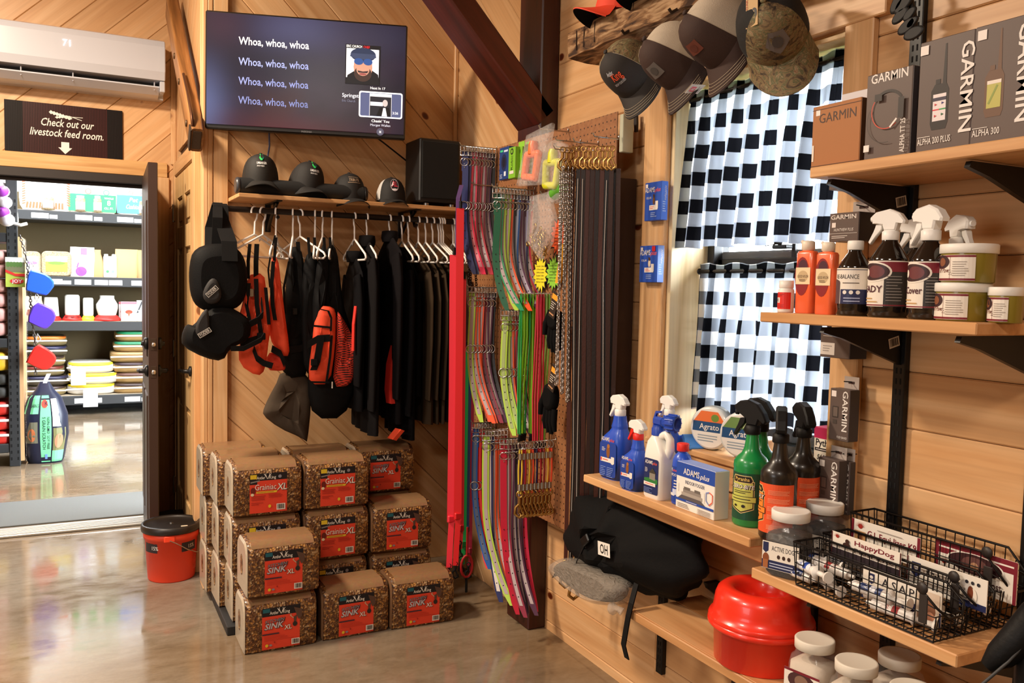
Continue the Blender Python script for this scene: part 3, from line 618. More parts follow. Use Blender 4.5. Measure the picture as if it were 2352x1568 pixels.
p.rect(nx + .052, -.122, nx + .11, -.104, E_('c8ccd8')); p.poly([(nx + .08, -.168), (nx + .146, -.168), (nx + .138, -.128), (nx + .095, -.13)], E_('101014')); p.poly([(nx + .105, -.168), (nx + .13, -.168), (nx + .122, -.13), (nx + .112, -.13)], E_('e4e4ea')); p.ell(nx + .12, -.108, .012, .016, E_('b8b0b0')); p.text('3:26', nx + .168, -.156, .011, E_('ffffff'), bold=.02)
p.text("Chasin' You", nx + .1, -.197, .012, E_('ffffff'), bold=.02); p.text('Morgan Wallen', nx + .1, -.215, .0105, E_('d0d4e4')); p.ell(nx + .1, -.24, .017, .017, E_('4a4a5c')); p.text('x', nx + .1, -.245, .014, E_('ffffff'), bold=.03)
p.build('screen_image', tv, flat((0, -.0042, .006), (1, 0, 0), (0, 0, 1)), .0004, label='lit words and pictures on the screen')
p = Print(); p.text('INSIGNIA', 0, 0, .008, M('8a8a8e', .5)); p.build('brand_mark', tv, flat((0, .002, -TH / 2 + .006), (1, 0, 0), (0, 0, 1)), .0008)
tl = P(618, 300, 1, 4.15); tag(B().tube([tl, P(619, 335, 1, 4.17), P(614, 365, 1, 4.17), P(617, 440, 1, 4.17)], .004, M('3a4468', .5), 6).build('power_cord'), 'thin blue cord hanging from the television behind the first cap', 'cord')
tag(B().tube([P(868, 318, 1, 4.0), P(884, 330, 1, 4.1), P(937, 372, 1, 4.17), P(950, 400, 1, 4.17)], .004, BLACK, 6).build('cable'), 'black cable running from the television down to the speaker', 'cord')
# ---------------------------------------------------------------- shelf over the clothes rod, with what stands on it
SZ = 1.832; SY = 3.9
cs = thing('closet_shelf', 'pine shelf board under the television holding caps and a speaker', 'shelf', ((.64 + XR) / 2, (SY + YB) / 2, SZ - .009))
b_ = B(); b_.box((0, 0, 0), (XR - .642, YB - SY - .004, .018), SHELF_X, .002); b_.build('board', cs)
for x in (.82, 1.48):
    b_ = B(); x -= cs.location.x
    b_.box((x, .13, -.06), (.028, .006, .16), METALBLK, .002); b_.box((x, .0, -.012), (.028, .26, .005), METALBLK, .002)
    b_.tube([(x, .125, -.13), (x, .05, -.075), (x, -.08, -.018)], .008, METALBLK, 6); b_.tube([(x, -.02, -.016), (x, -.05, -.05), (x, -.075, -.088), (x, -.1, -.083)], .008, METALBLK, 6); b_.build('bracket', cs)
RODZ, RODY = P(780, 494, 1, 3.95).z, 3.95
rod = tag(B().tube([(.56, RODY, RODZ), (1.72, RODY, RODZ)], .0135, M('221a16', .4, .5), 14).build('closet_rod'), 'dark metal clothes rod hung under the pine shelf', 'rod')
sb = thing('soundbar', 'long black rounded soundbar lying along the shelf under the caps', 'speaker', (0, 0, 0)); p0, p1 = P(545, 423, 1, 3.97), P(838, 443, 1, 3.97)
L_ = p1.x - p0.x; sb.location = (p0.x, 3.975, SZ)
b_ = B(); TS = frame((0, 0, .0), (0, 1, 0), (0, 0, 1), (1, 0, 0)); sec = [(v.x, v.y + .038) for v in rrect(.075, .074, .033, 0, 5)]
b_.prism(sec, .012, L_ - .012, M('0d0d0e', .8, bump=.3, bs=600), TS, True); b_.build('grille', sb)
b_ = B(); b_.prism(sec, -.008, .0125, M('3a3a3e', .35), TS, True, .006); b_.prism(sec, L_ - .0125, L_ + .008, M('141416', .35), TS, True, .006); b_.build('end_cap', sb)
q = P(990, 470, 1, 3.98); sw_ = thing('subwoofer', 'tall black box speaker at the right end of the cap shelf', 'speaker', (q.x + .012, 4.0, SZ))
bw, bh = .21, P(985, 322, 1, 3.92).z - SZ
b_ = B(); b_.box((0, 0, bh / 2 + .012), (bw, .2, bh - .012), M('0f0f10', .55), .006); b_.build('cabinet', sw_)
b_ = B(); b_.box((0, -.102, bh / 2 + .014), (bw - .02, .008, bh - .04), M('090909', .9, bump=.4, bs=700), .004); b_.build('grille', sw_)
for x in (-.06, .07):
    for y in (-.08, .08): b_ = B(); b_.lathe([(.012, 0), (.012, .012)], M('9a9a98', .3, .8), 12, TR((x, y, 0))); b_.build('foot', sw_)
# ---------------------------------------------------------------- caps
def cap(label, T, crown, front, brim, strap=BLACKCLOTH, logo=None, under=None, group=None, mesh_back=True, stitch=None, curve=.028, s=1.0, button=True):
    t = thing('baseball_cap', label, 'cap', group=group); t.matrix_world = T @ Matrix.Scale(s, 4)
    def surf(a, e, o=0.):
        # a azimuth from the front (-Y), e 0..1 from the rim to the crown button
        fr_ = .5 + .5 * math.cos(a); ph = e * PI / 2
        rx, ry = .080, .095; hgt = .108 + .018 * fr_
        k = math.cos(ph) ** (.62 if fr_ > .5 else .75)
        return V((math.sin(a) * rx * k * (1 + o), -math.cos(a) * ry * k * (1 + o), hgt * math.sin(ph) * (1 + o * .5)))
    b1, b2 = B(), B()
    b1.grid(lambda u, v: surf(-1.05 + 2.1 * u, v), 12, 8, front); b1.build('crown_front', t)
    b2.grid(lambda u, v: surf(1.05 + (2 * PI - 2.1) * u, v if abs(u - .5) > .11 else max(v, .42 * max(0, 1 - ((u - .5) / .11) ** 2) ** .5)), 28, 8, crown); b2.build('crown_back', t)
    b3 = B()
    def bp(u, v, dz=0.):
        a = -1.12 + 2.24 * u; r0 = surf(a, 0); w = .074 * (max(0, math.cos(a * 1.25)) ** .5) if abs(a * 1.25) < PI / 2 else 0
        x = r0.x * (1 + .12 * v); y = r0.y - w * v
        return V((x, y, .004 - curve * (x / .08) ** 2 * min(1, v * 1.6) ** .8 - .012 * v + dz))
    b3.grid(lambda u, v: bp(u, v, .002), 16, 5, brim); b3.grid(lambda u, v: bp(1 - u, v, -.002), 16, 5, under or brim)
    b3.loft([[bp(i / 16, 1, .002) for i in range(17)], [bp(i / 16, 1, -.002) for i in range(17)]], brim, (0, 0), True, False); b3.build('brim', t)
    if stitch:
        sb_ = B()
        for v in (.9, .78, .66, .54): sb_.tube([bp(i / 16 * .84 + .08, v, .0028) for i in range(17)], .0007, stitch, 4)
        sb_.tube([surf(-1.05, e / 8, .008) for e in range(8)], .0008, stitch, 4); sb_.tube([surf(1.05, e / 8, .008) for e in range(8)], .0008, stitch, 4); sb_.build('stitching', t, 'pale stitching')
    b4 = B(); b4.grid(lambda u, v: surf(-2.6 + 5.2 * u, 0, -.03) + V((0, 0, .004 + .02 * v)), 24, 1, strap)
    b4.tube([surf(PI - .75 + 1.5 * i / 10, 0, .01) + V((0, 0, .008)) for i in range(11)], .006, strap, 6); b4.build('strap', t)
    if button: b5 = B(); b5.lathe([(.001, .004), (.006, .003), (.008, 0), (.006, -.003)], brim, 10, TR(surf(0, 1))); b5.build('button', t)
    if logo:
        def fn(u, v, l): a = u / .092; return surf(a, min(.98, max(0, v / .13)), .02 + l * 6)
        logo_p = Print(.01); logo(logo_p); logo_p.build('badge', t, fn, label='emblem on the front')
    return t
def capT(x, z, y, rz, tilt=0., roll=0.): return Matrix.Translation(V((x, y, z))) @ Matrix.Rotation(rz, 4, 'Z') @ Matrix.Rotation(tilt, 4, 'X') @ Matrix.Rotation(roll, 4, 'Y')
def logo_u(p):
    G1, G2, W_ = M('2ec45a', .6), M('0e6a5a', .6), M('e6e6e6', .6)
    p.poly([(-.016, .112), (-.008, .112), (-.008, .084), (-.016, .08)], G1); p.poly([(-.016, .08), (-.008, .084), (.004, .078), (.004, .07), (-.006, .07)], G1); p.poly([(.004, .07), (.016, .08), (.016, .112), (.008, .112), (.008, .084), (.004, .078)], G2)
    p.text('UMBARGER', 0, .055, .009, W_, w=.058, bold=.03); p.text('SHOW FEEDS', -.006, .046, .005, W_, w=.04, bold=.02)
def logo_t(p): W_ = M('b49a80', .6); p.text('TRIBUTE', 0, .06, .013, W_, w=.068, bold=.0); [p.line(-.04, y, .04, y, .0015, W_) for y in (.055, .079)]
def logo_r(p):
    p.ell(0, .062, .03, .03, M('b8a8b0', .6)); p.ell(0, .062, .026, .026, M('161418', .6)); p.poly([(-.024, .05), (-.006, .084), (0, .06)], M('d8d0d4', .6)); p.text('RL', .002, .05, .026, M('c83248', .6), shear=.2, bold=.03); p.ell(0, .038, .018, .004, M('d8d0d4', .6))
BC = M('16130f', .7, bump=.3, bs=400); BC2 = M('120f0e', .75, bump=.3, bs=400); MESHW = M('bdb9b4', .8)
def P_(x, y, yy): q = P(x, y, 1, yy); return q
cap('black cap with green U emblem, first cap from the left on the closet shelf', capT(P(598, 412, 1, 4.03).x, P(598, 412, 1, 4.03).z - .012, 4.03, -.12, .1), BC, BC, BC, logo=logo_u)
cap('black cap with green emblem leaning right, second cap on the closet shelf', capT(P(702, 425, 1, 4.03).x, P(702, 425, 1, 4.03).z - .015, 4.03, .15, .12, .1), BC2, BC2, BC2, logo=logo_u)
cap('black cap with outlined tan lettering, third cap on the closet shelf', capT(P(800, 455, 1, 4.03).x, SZ + .012, 4.03, .05, .05), BC2, BC2, BC2, logo=logo_t)
cap('black cap with white mesh back and round red emblem beside the speaker', capT(P(899, 466, 1, 3.99).x, SZ + .016, 4.0, -.1, 0.02, 0), MESHW, BC2, BC2, logo=logo_r, s=.9)
# ---------------------------------------------------------------- hangers and clothes
ORD = ['first', 'second', 'third', 'fourth', 'fifth', 'sixth', 'seventh', 'eighth', 'ninth', 'tenth', 'eleventh', 'twelfth', 'thirteenth', 'fourteenth', 'fifteenth', 'sixteenth', 'seventeenth', 'eighteenth', 'nineteenth', 'twentieth', 'twenty-first', 'twenty-second']
def puffy(b, outline, th, mat, T=None, round_=.16):
    n = len(outline); cx_ = sum(p[0] for p in outline) / n; cy_ = sum(p[1] for p in outline) / n
    rings = []
    for k, z in ((1 - 2.2 * round_, -.5), (1 - .7 * round_, -.38), (1, -.12), (1, .12), (1 - .7 * round_, .38), (1 - 2.2 * round_, .5)):
        rings.append([(cx_ + (x - cx_) * k, cy_ + (y - cy_) * k, z * th) for x, y in outline])
    b.loft(rings, mat, (1, 1), True, True, T)
def smoothpoly(pts, it=2):
    for _ in range(it):
        o = []
        for i in range(len(pts)):
            a, b_ = pts[i], pts[(i + 1) % len(pts)]; o += [(a[0] * .75 + b_[0] * .25, a[1] * .75 + b_[1] * .25), (a[0] * .25 + b_[0] * .75, a[1] * .25 + b_[1] * .75)]
        pts = o
    return pts
HANG = M('eeeae6', .35)
hang_px = [584.6, 604, 634, 673, 690, 724, 741, 763, 815, 843.5, 896, 924, 939, 962, 979, 995, 1009, 1014.5, 1019.5, 1042, 1047]
hb = B(); arc = [(.021 * math.cos(a), 0, .021 * math.sin(a)) for a in [math.radians(d) for d in range(200, -40, -24)]]
hb.tube(arc + [(.014, 0, -.03), (.003, 0, -.045), (0, 0, -.1)], .0042, HANG, 7); hook_me = hb.mesh('hook')
hb = B(); hb.tube([(0, 0, -.1), (.02, 0, -.108), (.19, 0, -.175), (.205, 0, -.19), (.19, 0, -.2), (-.19, 0, -.2), (-.205, 0, -.19), (-.19, 0, -.175), (-.02, 0, -.108)], .0048, HANG, 7, True); hb.tube([(.03, 0, -.112), (.035, 0, -.128), (.045, 0, -.12)], .003, HANG, 6); yoke_me = hb.mesh('shoulder_bar')
hpos = []; rh = random.Random(4)
for k, px in enumerate(hang_px):
    q = P(px, 490, 1, RODY); rz = {0: .7, 1: .75, 2: 1.25, 3: 1.3, 4: 1.9, 5: 1.3, 6: 1.2, 7: 1.25}.get(k, PI / 2 - .06 + rh.uniform(-.05, .05))
    t = thing('clothes_hanger', 'white plastic hanger on the closet rod, %s from the left' % ORD[k], 'hanger', (q.x, RODY, RODZ - .0065 + .0), rz, 'white hangers on the closet rod')
    link('hook', hook_me, t); link('shoulder_bar', yoke_me, t); hpos.append((q.x, rz))
def zz(y, x=700): return 1.45 - (y - 637 - .0225 * (x - 600)) * .00203
def body(b, z0, z1, w, th, mat, fold=.012, nf=7, seed=0, taper=(1, 1), lean=0., n=44, T=None, steps=14):
    rnd = random.Random(seed); ph = rnd.random() * 6; ph2 = rnd.random() * 6; rings = []
    for i in range(steps + 1):
        s_ = i / steps; z = z0 + (z1 - z0) * s_; ww = w * (taper[0] + (taper[1] - taper[0]) * s_) / 2; tt = th * (.55 + .45 * min(1, s_ * 3)) / 2; r = []
        for k in range(n):
            a = 2 * PI * k / n; c, sn = math.cos(a), math.sin(a)
            x = ww * math.copysign(abs(c) ** .8, c); y = tt * math.copysign(abs(sn) ** .7, sn)
            f = fold * (.2 + .8 * s_) * (math.sin(x * nf * 9 + ph + s_ * 1.3) + .5 * math.sin(x * nf * 17 + ph2))
            r.append(V((x + lean * s_, y + f * (1 if abs(c) < .97 else .3), z)))
        rings.append(r)
    b.loft(rings, mat, (1, 1), True, True, T)
def hung(name, label, k, rz=None, dz=0., cat='vest', dx=0.):
    x, r = hpos[k]; return thing(name, label, cat, (x + dx, RODY, RODZ + dz), rz if rz is not None else r)
NYL = M('0c0c0d', .7, bump=.35, bs=260, spec=.15); ORG = M('f4502c', .7, bump=.25, bs=300); OLIVE = M('382c20', .9, spec=.1, bump=.4, bs=350); GREYC = M('4c4238', .9, spec=.1, bump=.3, bs=300); RED2 = M('c8281c', .7)
STR = M('0d0d0e', .7, bump=.2, bs=400, spec=.2)
# shoulder bags on the rod's left end
bgt = thing('shoulder_bag', 'black padded bag with white name tag hung by its strap at the rod end', 'bag', (0, 0, 0))
def onY(pts, Y): return [(P(x, y, 1, Y).x, P(x, y, 1, Y).z) for x, y in pts]
TY = lambda Y: frame((0, Y, 0), (1, 0, 0), (0, 0, 1), (0, -1, 0))
b_ = B(); puffy(b_, smoothpoly(onY([(447, 565), (520, 556), (560, 580), (572, 640), (560, 700), (520, 716), (470, 716), (440, 690), (434, 620)], 3.74)), .1, NYL, TY(3.76)); b_.build('pouch', bgt)
b_ = B(); puffy(b_, smoothpoly(onY([(462, 676), (486, 634), (505, 648), (512, 690), (480, 702)], 3.69)), .02, M('1e1c1c', .7, bump=.3, bs=300), TY(3.70)); b_.build('flap', bgt)
st = P(507, 480, 1, RODY); b_ = B(); zt = RODZ + .016
b_.ribbon([(st.x, 3.70, zz(600)), (st.x, 3.72, zz(560)), (st.x - .005, RODY - .055, zt - .07), (st.x - .005, RODY - .03, zt - .008), (st.x - .005, RODY, zt + .002), (st.x - .005, RODY + .03, zt - .01), (st.x - .03, RODY + .035, zt - .1), (st.x - .05, 3.84, zz(590))], (1, 0, 0), .062, .005, STR); b_.build('strap', bgt)
TAG = M('e8e4dc', .6); TK = M('151414', .6)
def nametag(par, px, py, Y, rot):
    q = P(px, py, 1, Y); p = Print(); c, s_ = math.cos(rot), math.sin(rot)
    p.poly([(c * x - s_ * y, s_ * x + c * y) for x, y in ((-.027, -.01), (.027, -.01), (.027, .01), (-.027, .01))], TAG); p.poly([(c * x - s_ * y, s_ * x + c * y) for x, y in ((-.025, -.008), (.025, -.008), (.025, .008), (-.025, .008))], TK); p.text('YODER', .004 * s_, -.006 * c, .012, TAG, w=.045, rot=rot, bold=.03)
    p.build('name_tag', par, flat((q.x, Y, q.z), (1, 0, 0), (0, 0, 1)))
nametag(bgt, 487, 669, 3.683, .75)
bg2 = thing('shoulder_bag', 'crumpled black nylon bag with white name tag hanging below the padded bag', 'bag', (0, 0, 0))
b_ = B(); puffy(b_, smoothpoly(onY([(430, 743), (446, 752), (474, 706), (520, 700), (560, 722), (578, 740), (574, 780), (528, 800), (512, 830), (470, 822), (420, 796), (418, 770)], 3.74), 1), .12, NYL, TY(3.755), .12); b_.build('pouch', bg2)
b_ = B(); puffy(b_, smoothpoly(onY([(446, 752), (470, 708), (480, 712), (482, 770), (455, 778)], 3.69)), .015, M('201d1d', .7, bump=.3, bs=300), TY(3.692)); b_.build('flap', bg2)
b_ = B(); q = [P(x, y, 1, 3.72) for x, y in ((572, 745), (592, 735), (604, 722), (600, 690))]; b_.ribbon(q, (0, -.3, 1), .03, .004, STR); q = [P(x, y, 1, 3.7) for x, y in ((530, 800), (560, 800), (600, 780), (606, 770))]; b_.ribbon(q, (0, -.2, 1), .022, .004, STR); b_.build('strap', bg2)
b_ = B(); b_.ribbon([P(x, y, 1, 3.82) for x, y in ((505, 740), (500, 640), (497, 560), (500, 500))] + [V((P(500, 490, 1, RODY).x, RODY, zt + .006))], (1, 0, 0), .04, .004, STR); b_.build('hanging_strap', bg2)
nametag(bg2, 470, 764, 3.683, .55)
# vests and apron, cut as flat cloth shapes with real thickness and folds
def gx(x, y, Y): q = P(x, y, 1, Y); return (q.x, q.z)
def cloth(b, pts, Y, th, mat, it=1, seed=0, wob=.006):
    o = smoothpoly([gx(*p_, Y) for p_ in pts], it); cx_ = sum(p_[0] for p_ in o) / len(o); cz = sum(p_[1] for p_ in o) / len(o); rings = []; rnd = random.Random(seed); ph = rnd.random() * 6
    for k, d in ((.45, .5), (.72, .46), (.9, .36), (1, .1), (1, -.1), (.9, -.36), (.6, -.5)):
        rings.append([V((cx_ + (x - cx_) * k, Y - d * th - wob * math.sin(x * 75 + z * 14 + ph + k * 2) * (1 if d > 0 else .3) - wob * .6 * math.sin(z * 52 + ph * 2 + x * 20), cz + (z - cz) * k)) for x, z in o])
    b.loft(rings[::-1], mat)
def web(b, pts, Y, w, wd=(0, 0, 1)): b.ribbon([P(x, y, 1, Y) for x, y in pts], wd, w, .004, STR)
def vest(name, lab, cat, parts):
    t = thing(name, lab, cat, (0, 0, 0))
    for pn, lb_, fn in parts: b = B(); fn(b); b.build(pn, t, lb_)
vest('safety_vest', 'bright orange vest with black straps on the leftmost hanger', 'vest', (
    ('front_panel', None, lambda b: (cloth(b, [(566, 632), (606, 626), (612, 670), (622, 745), (614, 800), (610, 850), (590, 864), (550, 838), (548, 792), (566, 745), (572, 690)], 3.80, .06, ORG, 1, 3))),
    ('side_panel', 'orange side panel', lambda b: cloth(b, [(566, 655), (574, 690), (568, 720), (560, 742), (548, 728), (556, 700)], 3.77, .03, ORG, 1, 4)),
    ('webbing', 'black webbing straps', lambda b: (web(b, [(552, 790), (575, 782), (606, 772)], 3.752, .026), web(b, [(582, 800), (590, 822), (606, 834), (626, 840)], 3.755, .026, (.3, 0, 1)), web(b, [(588, 640), (590, 700), (600, 770)], 3.752, .018, (1, 0, 0)), web(b, [(572, 650), (566, 700), (574, 740)], 3.75, .014, (1, 0, 0)), web(b, [(610, 660), (618, 745)], 3.758, .014, (1, 0, 0)))),
    ('shoulder_strap', 'black shoulder straps', lambda b: (web(b, [(574, 560), (570, 600), (570, 640)], 3.79, .014, (1, 0, 0)), web(b, [(590, 560), (588, 600), (588, 645)], 3.79, .02, (1, 0, 0)))),
    ('buckle', None, lambda b: (b.box(P(578, 672, 1, 3.748), (.018, .008, .034), CHROME, .002), b.box(P(600, 772, 1, 3.746), (.034, .016, .03), STR, .003)))))
vest('safety_vest', 'bright orange vest with black side opening on the third hanger', 'vest', (
    ('front_panel', None, lambda b: cloth(b, [(622, 590), (638, 588), (646, 650), (652, 705), (666, 800), (658, 822), (628, 800), (612, 735), (618, 690), (626, 650)], 3.83, .05, ORG, 1, 5)),
    ('lower_panel', None, lambda b: cloth(b, [(612, 812), (640, 806), (656, 842), (650, 852), (612, 850)], 3.84, .05, M('d8381f', .7, bump=.25, bs=300), 1, 6)),
    ('side_opening', 'black side opening', lambda b: (web(b, [(628, 600), (624, 650), (626, 700), (632, 735)], 3.798, .016, (1, 0, 0)), web(b, [(624, 800), (644, 812), (654, 836)], 3.80, .03, (.2, 0, 1)))),
    ('shoulder_strap', None, lambda b: (web(b, [(634, 545), (632, 570), (630, 600)], 3.82, .012, (1, 0, 0)), web(b, [(620, 660), (616, 620), (624, 570), (632, 540)], 3.82, .007, (1, 0, 0))))))
vest('bib_apron', 'long apron, black bib and grey skirt, hanging behind the orange vests', 'apron', (
    ('bib', None, lambda b: cloth(b, [(666, 568), (690, 565), (700, 620), (708, 700), (716, 860), (652, 870), (646, 800), (652, 720), (658, 640)], 3.9, .05, NYL, 1, 7)),
    ('skirt', 'grey skirt', lambda b: cloth(b, [(648, 850), (708, 850), (714, 930), (708, 1016), (690, 1004), (640, 982), (604, 954), (606, 936), (630, 890)], 3.92, .06, GREYC, 1, 8, .01)),
    ('webbing', None, lambda b: (web(b, [(684, 555), (690, 640), (700, 740), (712, 800)], 3.868, .018, (1, 0, 0)), web(b, [(716, 790), (690, 800), (652, 805)], 3.866, .03), web(b, [(664, 600), (652, 660), (654, 720)], 3.868, .01, (1, 0, 0)), b.box(P(678, 715, 1, 3.862), (.02, .01, .03), METALBLK, .002)))))
for pts, lab, Y, sd in (([(700, 590), (716, 575), (732, 600), (740, 700), (728, 850), (700, 860), (692, 760), (694, 660)], 'black vest with thin straps left of the orange pocket vest', 3.86, 21), ([(738, 560), (752, 570), (756, 640), (740, 720), (726, 780), (716, 720), (724, 630)], 'black vest on the hanger just left of the pocket vest', 3.83, 22)):
    vest('dark_vest', lab, 'vest', (('body', None, lambda b: cloth(b, pts, Y, .05, NYL, 1, sd)), ('shoulder_strap', None, lambda b: (web(b, [(pts[1][0] - 8, 545), (pts[1][0] - 4, 600)], Y - .02, .012, (1, 0, 0)), web(b, [(pts[1][0] + 6, 545), (pts[1][0] + 8, 600)], Y - .02, .012, (1, 0, 0))))))
PKV = M('d83e22', .7, bump=.25, bs=300)
vest('pocket_vest', 'black and orange game vest with bright pocket and orange mesh side', 'vest', (
    ('body', None, lambda b: cloth(b, [(750, 568), (768, 560), (778, 600), (784, 690), (808, 760), (822, 800), (816, 890), (790, 960), (720, 960), (706, 890), (712, 820), (728, 690), (740, 620)], 3.86, .06, NYL, 1, 31)),
    ('cargo_pocket', 'bright orange pocket', lambda b: cloth(b, [(733, 702), (766, 704), (772, 724), (769, 800), (757, 882), (711, 882), (710, 838), (716, 800), (722, 740)], 3.81, .05, ORG, 1, 32, .004)),
    ('webbing', 'black webbing and piping', lambda b: (web(b, [(720, 748), (760, 752)], 3.778, .009), web(b, [(736, 710), (754, 714), (761, 730), (760, 760)], 3.778, .009, (1, 0, .4)), web(b, [(762, 770), (758, 820), (750, 876)], 3.778, .01, (1, 0, 0)), web(b, [(706, 792), (730, 778), (758, 776)], 3.774, .032), web(b, [(738, 772), (728, 830), (720, 850)], 3.772, .03, (1, 0, 0)), web(b, [(711, 877), (757, 878)], 3.776, .008), b.box(P(722, 832, 1, 3.766), (.03, .014, .03), STR, .003))),
    ('mesh_side', 'orange mesh over black', lambda b: cloth(b, [(772, 712), (786, 728), (806, 762), (820, 790), (818, 850), (803, 887), (764, 888), (772, 800)], 3.815, .035, NETTING, 1, 33)),
    ('pull_tab', 'white pull tab', lambda b: b.box(P(763, 884, 1, 3.79), (.006, .004, .03), WHITE, .001))))
# dark coats
def coat(k, lab, w, ytop, ybot, mat, seed, rz=None, trimc=None, name='jacket', sleeve=True, collar=True, th=.05, shoulder=None, cat='jacket'):
    t = hung(name, lab, k, rz, cat=cat); zt_, zb = zz(ytop, 900) - RODZ, zz(ybot, 900) - RODZ
    b_ = B(); body(b_, zt_ - .1, zb, w, th, mat, .009, 6, seed, (1, 1.02)); sh = []
    for z, ww in ((zt_, .12), (zt_ - .03, w * .55), (zt_ - .07, w * .9), (zt_ - .102, w)): sh.append([V((ww / 2 * math.cos(a), th * .28 * math.sin(a), z)) for a in [2 * PI * i / 28 for i in range(28)]])
    b_.loft(sh, mat); b_.build('body', t)
    if sleeve:
        for sx in (-1, 1):
            b_ = B(); pts = [(sx * (w / 2 - .03), .02, zt_ - .09), (sx * (w / 2 + .0), .04, zt_ - .2), (sx * (w / 2 + .005), .05, (zt_ + zb) / 2), (sx * (w / 2 - .01), .05, zb + .12)]
            b_.tube([V((x, y * 0, z)) for x, y, z in pts], [.05, .062, .058, .045], mat, 14, False, Matrix.Translation(V((0, th * .42, 0))) @ Matrix.Diagonal((1, th * 6.5, 1, 1)) if sx < 0 else Matrix.Diagonal((1, th * 6.5, 1, 1))); b_.build('sleeve', t)
    if collar:
        b_ = B(); b_.lathe([(.055, 0), (.065, .02), (.06, .05), (.05, .052), (.05, 0)], mat, 18, Matrix.Translation(V((0, 0, zt_ - .02))) @ Matrix.Diagonal((1, .6, 1, 1)), (0, 0)); b_.build('collar', t)
    if shoulder:
        b_ = B(); body(b_, zt_ - .12, zt_ - .52, w * 1.02, th * 1.25, shoulder, .004, 4, seed + 3, (1, .9)); b_.build('shoulder_panel', t, 'smooth black shoulder panel')
    if trimc:
        b_ = B(); b_.ribbon([(-w * .5 - .03, .04, zt_ - .22), (-w * .5 - .035, .05, zt_ - .3), (-w * .5 - .03, .05, zt_ - .42)], (1, .5, 0), .016, .006, RED2); b_.build('stripe', t, 'orange stripe')
    return t
CO1 = M('141213', .9, spec=.1, bump=.4, bs=300); CO2 = M('0c0b0d', .9, spec=.1, bump=.4, bs=300); CO3 = M('100d0f', .85, spec=.1, bump=.35, bs=260)
coat(8, 'black jacket with a narrow orange stripe left of the plain dark coat', .36, 585, 930, CO2, 41, 1.51, ORG)
coat(9, 'plain charcoal coat with a soft collar, longest of the dark coats', .42, 548, 985, CO1, 42, 1.51)
coat(10, 'black coat with a high collar right of the plain charcoal coat', .44, 535, 960, CO3, 43, 1.51)
t = coat(11, 'black coat with orange lining showing at the hem, before the olive jackets', .42, 572, 1000, CO2, 44, 1.51)
b_ = B(); b_.ribbon([(-.17, .075, -.6), (-.19, .1, -.68), (-.185, .105, -.8), (-.2, .1, -.86)], (1, .3, 0), .045, .02, RED2); b_.ribbon([(-.22, .06, -.98), (-.19, .09, -1.03)], (1, .3, 0), .05, .02, ORG); b_.build('lining', t, 'orange lining')
coat(12, 'black work vest with an orange tab beside the olive jackets', .38, 590, 900, CO2, 45, 1.51, sleeve=False)
for i, k in enumerate((13, 14, 15, 17, 19)):
    coat(k, 'olive brown jacket with smooth black shoulders, %s of the olive row from the left' % ORD[i], .44, 575 + 2 * i, 965, OLIVE, 50 + i, 1.51, shoulder=M('0f1013', .6, spec=.2), th=.028, collar=False, name='work_jacket')
# ---------------------------------------------------------------- pressed feed blocks
BW, BH, BD = .283, .213, .198
def blk_profile():
    pts = [(-BD / 2 + .004, 0), (BD / 2 - .004, 0), (BD / 2, .006)]; r = .05
    pts += [(BD / 2 - r + r * math.cos(a), BH - r + r * math.sin(a)) for a in [PI / 2 * i / 6 for i in range(7)]]
    pts += [(-BD / 2 + r - r * math.cos(a), BH - r + r * math.sin(a)) for a in [PI / 2 * i / 6 for i in range(6, -1, -1)]]
    return pts + [(-BD / 2, .006)]
def block_meshes():
    b_ = B(); TX = frame((-BW / 2, 0, 0), (0, 1, 0), (0, 0, 1), (1, 0, 0)); pr = blk_profile(); cy_, cz = 0, BH / 2
    def sc_(k): return [(y * k, cz + (z - cz) * k) for y, z in pr]
    rings = [[(y, z, x) for y, z in sc_(k)] for x, k in ((0, .93), (.008, .985), (.03, 1.0), (BW / 2, 1.01), (BW - .03, 1.0), (BW - .008, .985), (BW, .93))]
    b_.loft(rings, GRAIN, (1, 1), True, True, TX); return b_.mesh('grain_body')
blk_me = block_meshes()
FILMEND = M('b3a794', .3, bump=.8, bs=45, coat=.4); FILMTOP = M('94704e', .4, bump=.5, bs=60, coat=.3, vary=.35)
b_ = B(); pr = blk_profile(); b_.loft([[(-BW / 2 - .002, y * .9, BH / 2 + (z - BH / 2) * .9) for y, z in pr], [(-BW / 2 + .004, y * .985 * 1.008, BH / 2 + (z - BH / 2) * .985 * 1.008) for y, z in pr]][::-1], FILMEND, (0, 1)); end_me = b_.mesh('film_end')
b_ = B(); b_.add([V((-BW / 2 - .003, -.005 + .024 * math.cos(a), .11 + .042 * math.sin(a))) for a in [-2 * PI * i / 16 for i in range(16)]], [list(range(16))], GRAIN); hole_me = b_.mesh('film_opening')
b_ = B(); r = .05; tp = [(BD / 2 - r + r * math.cos(a), BH - r + r * math.sin(a)) for a in [PI / 2 * i / 6 + .5 for i in range(5)]]; tp = [p for p in tp if p[0] > -.05] + [(-p[0], p[1]) for p in reversed(tp)]
b_.loft([[(x, y * 1.0, z + .0035) for y, z in tp] for x in (-BW / 2 + .02, BW / 2 - .02)], FILMTOP, (0, 0), True, False); top_me = b_.mesh('film_top')  # top film tone holds both dust and the glare on the plastic
LBO = M('e2432a', .5); LBK = M('15131a', .45); LBW = M('efe9de', .5); LBY = M('e4c52e', .5); LBT = M('17606c', .5); LBR = M('a8281c', .5); LBG = M('8d8a92', .4)
